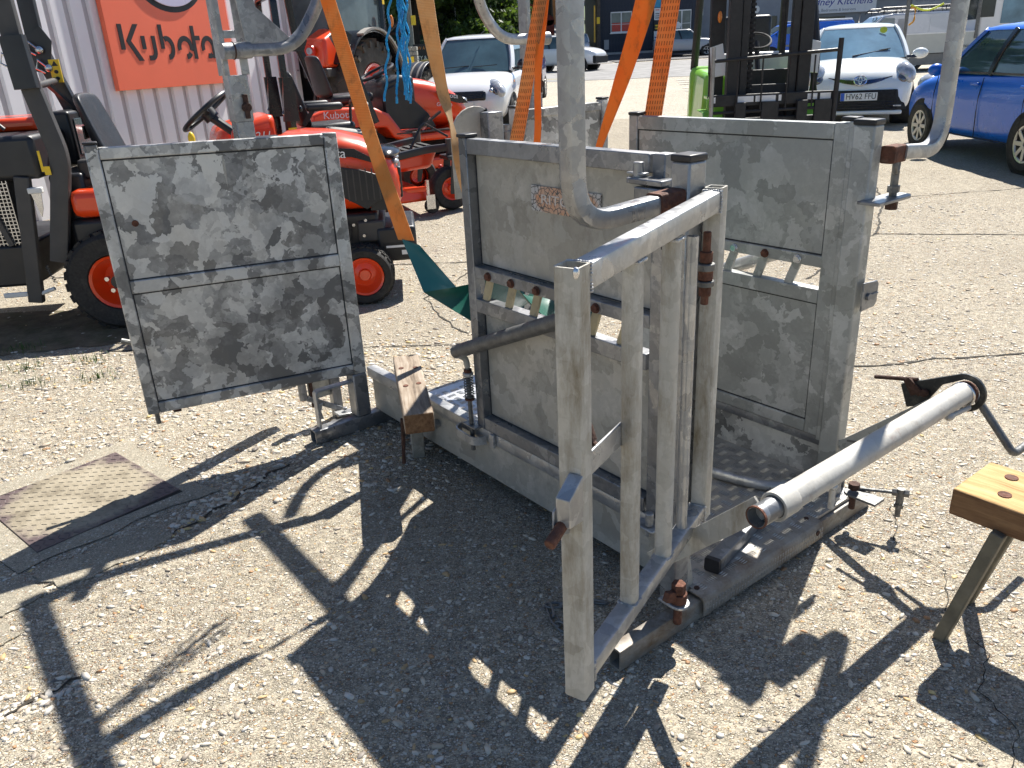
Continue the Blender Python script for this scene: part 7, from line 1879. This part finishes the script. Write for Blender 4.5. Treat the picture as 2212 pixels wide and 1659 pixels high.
def ribbon(keys, width, thick=.003, n=40, uvscale=1.0):
    # keys: (point, width direction, width factor)
    m = MB(); uv = []
    ks = [(Vector(p), Vector(w).normalized(), f) for p, w, f in keys]
    tot = sum((ks[i+1][0]-ks[i][0]).length for i in range(len(ks)-1))
    cols = 5; rows = []
    def cat(a, b_, c_, d_, t):
        return .5*((2*b_) + (c_-a)*t + (a*2-b_*5+c_*4-d_)*t*t + (b_*3-a-c_*3+d_)*t**3)
    for i in range(n+1):
        t = i/n*(len(ks)-1); j = min(int(t), len(ks)-2); f = t-j
        a = ks[max(0, j-1)]; b_ = ks[j]; c_ = ks[j+1]; d_ = ks[min(len(ks)-1, j+2)]
        p = cat(a[0], b_[0], c_[0], d_[0], f); w = b_[1].lerp(c_[1], f).normalized(); ww = b_[2]*(1-f)+c_[2]*f
        rows.append((p, w, ww))
    for s_ in (0, 1):
        for i, (p, w, ww) in enumerate(rows):
            d = (rows[min(i+1, n)][0]-rows[max(i-1, 0)][0]).normalized(); nr = w.cross(d).normalized()
            for k in range(cols):
                x = k/(cols-1)-.5
                m.v.append(tuple(p + w*(x*width*ww) + nr*((s_-.5)*thick + .004*math.cos(x*3.1)*math.sin(i*.55)*.6)))
                uv.append((k/(cols-1), i/n*tot*uvscale))
    R0 = (n+1)*cols
    for i in range(n):
        for k in range(cols-1):
            a = i*cols+k; m.f.append([a, a+1, a+cols+1, a+cols]); m.f.append([R0+a+cols, R0+a+cols+1, R0+a+1, R0+a]); m.mi += [0, 0]
        a = i*cols; m.f.append([a, a+cols, R0+a+cols, R0+a]); a += cols-1; m.f.append([a+cols, a, R0+a, R0+a+cols]); m.mi += [0, 0]
    return m, uv
def strap(name, label, keys, width, mat, group='orange lifting slings'):
    m, uv = ribbon(keys, width)
    o = m.build(name, mat, smooth=60, recalc=False)
    lay = o.data.uv_layers.new(name='UVMap')
    for lp in o.data.loops: lay.data[lp.index].uv = uv[lp.vertex_index]
    return tag(o, label, 'lifting strap', group)
wl = -LD*.9 + CD*.45; wc = CD; wv = (rt*.8 - LD*.2)
strap('lifting_strap', 'dusty orange lifting strap running down to the green belly sling, leftmost of the slings', [(Wp(1.97, .33, 1.985), wl, 1), (Wp(1.90, .36, 1.72), wl, 1.0), (Wp(1.68, .36, 1.22), wl, .95), (Wp(1.56, .365, .97), wl, 1.05), (Wp(1.51, .37, .855), wl, 1.05)], .068, M['webbing'])
strap('lifting_strap', 'narrow twisted tan lifting strap hanging by the left stile of the labelled gate', [(Wp(1.22, .33, 1.985), wl, 1.0), (Wp(1.165, .32, 1.66), wl, 1), (Wp(1.12, .325, 1.42), wl+wc*.4, .62), (Wp(1.085, .33, 1.30), wc*.6-wl*.35, .5), (Wp(1.04, .335, 1.10), wl, .55), (Wp(1.0, .36, .95), wl, .5)], .062, M['webbing_old'])
strap('lifting_strap', 'orange strap with rows of dark stitching, left of the tube bow', [(Wp(1.36, 1.04, 1.985), wl, 1), (Wp(1.42, 1.0, 1.66), wl, .85), (Wp(1.58, .99, 1.17), wl, 1), (Wp(1.66, .97, .90), wl, 1)], .062, M['webbing_dash'])
strap('lifting_strap', 'plain narrow orange strap close beside the stitched one', [(Wp(1.405, 1.055, 1.985), wl, .7), (Wp(1.42, 1.02, 1.66), wl, .8), (Wp(1.445, 1.0, 1.40), wl, .55), (Wp(1.46, 1.0, 1.17), wl, .6), (Wp(1.50, .97, .90), wl, .8)], .05, M['webbing_new'])
strap('lifting_strap', 'bright orange lifting strap slanting down right of the tube bow', [(Wp(.80, 1.04, 1.985), wl, 1.1), (Wp(.875, 1.0, 1.64), wl, 1.1), (Wp(.97, .99, 1.40), wl, .9), (Wp(1.08, .98, 1.16), wl, .42), (Wp(1.15, .95, .95), wl, .5)], .066, M['webbing_new'])
strap('lifting_strap', 'stitched orange strap with worn lettering hanging outside the far gate', [(Wp(.89, 1.19, 1.985), wl, 1), (Wp(.93, 1.19, 1.66), wl, 1), (Wp(1.005, 1.19, 1.26), wl, 1), (Wp(1.04, 1.18, 1.0), wl, 1)], .066, M['webbing_dash'])
# green belly slings, hanging in a trough inside the crush
M['green_sling'] = simple('green_sling', (.006, .085, .06), .42, 0, .12, 5, .1, 200)
M['teal_lit_sling'] = simple('teal_lit_sling', (.006, .13, .17), .42, 0, .12, 5, .1, 200)  # inner face of the sling, the light on it included in the colour
def trough(pa, pb, low, width, label, mat, shift=0):
    m = MB(); n = 26; cols = 7
    for s_ in (0, 1):
        for i in range(n+1):
            t = i/n
            p = pa.lerp(pb, t); sag = 4*t*(1-t)
            p = Vector((p.x, p.y, p.z*(1-sag) + low*sag if False else p.z - (min(pa.z, pb.z)-low)*sag**.8))
            p = p - LD*(shift*sag**.9)
            d = min(t, 1-t); ww = width*min(1, .18+4.2*d)
            for k in range(cols):
                x = k/(cols-1)-.5
                q = p + (-LD)*(x*ww*.96) + Vector((0, 0, .05*math.cos(x*6)*sag - abs(x)*ww*.28*(1-sag) + s_*.004))
                m.v.append(tuple(q))
    R0 = (n+1)*cols
    for i in range(n):
        for k in range(cols-1):
            a = i*cols+k; m.f.append([a, a+1, a+cols+1, a+cols]); m.f.append([R0+a+cols, R0+a+cols+1, R0+a+1, R0+a]); m.mi += [0, 0]
    for i in range(n):
        a = i*cols; m.f.append([a, a+cols, R0+a+cols, R0+a]); a += cols-1; m.f.append([a+cols, a, R0+a, R0+a+cols]); m.mi += [0, 0]
    o = m.build('belly_sling', mat, smooth=50, recalc=False)
    return tag(o, label, 'belly sling', 'green belly slings')
def sling_band(label):
    al, ar = (1.526, .36, .86), (1.453, .39, .84)
    p1, p2, p3, p4 = (1.50, .42, .64), (1.51, .58, .625), (1.50, .66, .45), (1.62, .78, .585)
    q3, q4, e3, e4 = (1.36, .80, .42), (1.54, .93, .62), (1.50, .97, .90), (1.58, 1.0, .90)
    m = MB()
    def patch(a, b_, c_, d_, mi):
        a, b_, c_, d_ = (Wp(*x) for x in (a, b_, c_, d_)); n = 6; nr = (b_-a).cross(d_-a).normalized(); m.cur = mi
        for s_ in (0, 1):
            pts = [a.lerp(b_, x/n).lerp(d_.lerp(c_, x/n), y/n) + nr*(.012*math.sin(math.pi*x/n)*math.sin(math.pi*y/n) + s_*.003) for y in range(n+1) for x in range(n+1)]
            m.add(pts, [(y*(n+1)+x, y*(n+1)+x+1, (y+1)*(n+1)+x+1, (y+1)*(n+1)+x) for y in range(n) for x in range(n)])
    patch(al, ar, p2, p1, 1); patch(p1, p2, p4, p3, 0); patch(p3, p4, q4, q3, 0); patch(q3, q4, e4, e3, 1)
    o = m.build('belly_sling', [M['green_sling'], M['teal_lit_sling']], smooth=40)
    return tag(o, label, 'belly sling', 'green belly slings')
sling_band('wide green cloth belly sling, its lit face coloured teal, below the leftmost orange strap')
trough(Wp(1.0, .37, .95), Wp(1.12, .97, .97), .60, .40, 'green belly sling seen through the slats of the near gate', M['green_sling'])

# chain on the ground under the head gate
M['chain'] = simple('chain_steel', (.2, .2, .2), .5, .6, .3, 30)
ch = thing('chain', 'short galvanised chain lying on the ground below the barred gate', 'chain', Wp(.22, .16, 0), CR_ROT)
pts = [(0, 0), (-.035, -.025), (-.06, -.06), (-.075, -.10), (-.10, -.13), (-.06, -.15), (-.02, -.165), (.02, -.16), (.055, -.14)]
for i, (a, b_) in enumerate(zip(pts, pts[1:])):
    m = MB(); d = Vector((b_[0]-a[0], b_[1]-a[1], 0)); L_ = d.length*.62+.004; d.normalize(); c_ = Vector(((a[0]+b_[0])/2, (a[1]+b_[1])/2, .012)); q = Vector((-d.y, d.x, 0)) if i % 2 else (Vector((-d.y, d.x, 0))*.5+Vector((0, 0, .85))).normalized()
    lp = [c_+d*(L_*math.cos(t*math.pi/8))+q*(.011*math.sin(t*math.pi/8)) for t in range(16)]
    lp.append(lp[0]); m.tube(lp, .0036, 6, ref=(.3, .2, .9)); m.build('link', M['chain'], ch)

# timber hoof blocks on steel legs
def wood_mat(name, lo, hi, dark, sc):
    m, nt, b = new_mat(name); N = NT(nt)
    v = N.coord(warp=.035, wscale=5)
    mp = N.n('ShaderNodeMapping'); mp.inputs['Scale'].default_value = (3.5, 60, 60); N.l(v, mp.inputs['Vector'])
    w = N.noise(mp.outputs[0], sc, 6, .65)
    mp2 = N.n('ShaderNodeMapping'); mp2.inputs['Scale'].default_value = (1.2, 17, 17); N.l(v, mp2.inputs['Vector'])
    w2 = N.noise(mp2.outputs[0], sc, 4, .55); blot = N.noise(v, 9, 5, .6)
    f = N.math('ADD', N.math('MULTIPLY', w, .5), N.math('ADD', N.math('MULTIPLY', w2, .35), N.math('MULTIPLY', blot, .25)))
    c = N.ramp(f, [(.40, dark), (.50, lo), (.66, hi)])
    N.l(c, b.inputs['Base Color']); b.inputs['Roughness'].default_value = .85
    N.bump(f, .9, .006, b); return m
M['old_wood'] = wood_mat('weathered_grey_timber', (.26, .20, .145), (.42, .36, .29), (.11, .08, .055), 1.2)
M['pale_wood'] = wood_mat('pale_timber', (.42, .26, .10), (.58, .41, .19), (.22, .11, .04), 1.1)
M['end_grain'] = wood_mat('brown_end_grain', (.17, .085, .038), (.28, .16, .075), (.07, .032, .014), 1.5)
def hoof_block(label, near_end, direction, wdir, length, width, th, top, mat, bolts, notch=False):
    d = Vector(direction).normalized(); w = Vector(wdir); w = (w-d*w.dot(d)).normalized()
    o = thing('hoof_block', label, 'hoof block', (near_end.x, near_end.y, 0), math.atan2(d.y, d.x), 'timber hoof blocks')
    m = MB(); m.box(0, length, -width/2, width/2, top-th, top)
    k = m.build('timber', [mat, M['end_grain']], o, bevel=.006)
    for p in k.data.polygons:
        if abs(p.normal.x) > .9 or p.normal.z < -.5 or (notch and p.normal.z < .5): p.material_index = 1
    for (x, y) in bolts:
        bm_ = MB(); bm_.cyl((x, y, top-.004), (x, y, top+.0024), .016 if notch else .010, 14); bm_.build('bolt_head', M['rust'], o)
    return o
pn = (Wp(1.085, .045, 0)+Wp(1.03, .13, 0))/2; pf = (Wp(1.625, .325, 0)+Wp(1.575, .405, 0))/2
hb1 = hoof_block('weathered grey timber hoof block propped on a steel leg at the near side', pn, pf-pn, CD, (pf-pn).length, .105, .075, .362, M['old_wood'], [(.27, .024), (.28, -.026), (.46, .028), (.45, -.028)])
def leg_to(o, a, b_, w, mat, name='leg'):
    inv = o.matrix_basis.inverted(); m = MB(); m.bar(inv @ a, inv @ b_, w, w, (0, 1, 0)); return m.build(name, mat, o, bevel=.004)
leg_to(hb1, Wp(1.415, .275, 0), Wp(1.31, .215, .29), .050, M['galv_plain'])
leg_to(hb1, Wp(1.31, .24, .20), Wp(1.31, .317, .16), .03, M['galv_dark'], 'bracket')
def hk(o):
    inv = o.matrix_basis.inverted(); m = MB()
    m.tube([inv @ Wp(1.20, .10, .29), inv @ Wp(1.23, .11, .18), inv @ Wp(1.225, .10, .10)], .008, 8); return m.build('hanging_hook', M['rust_dark'], o)
hk(hb1)
a_ = (Wp(-.404, .985, 0)+Wp(-.432, .773, 0))/2
hb2 = hoof_block('pale new timber hoof block on splayed steel legs in the right foreground', a_, Wp(-1.05, .875, 0)-a_, CD, .68, .215, .075, .42, M['pale_wood'], [(.075, .052), (.10, -.048), (.30, .05), (.32, -.05)], True)
leg_to(hb2, Wp(-.47, .73, 0), Wp(-.545, .765, .35), .032, M['leg_olive'])
leg_to(hb2, Wp(-.446, .938, 0), Wp(-.545, .86, .35), .032, M['leg_olive'])
leg_to(hb2, Wp(-.98, .70, 0), Wp(-.90, .80, .35), .032, M['galv_plain'])
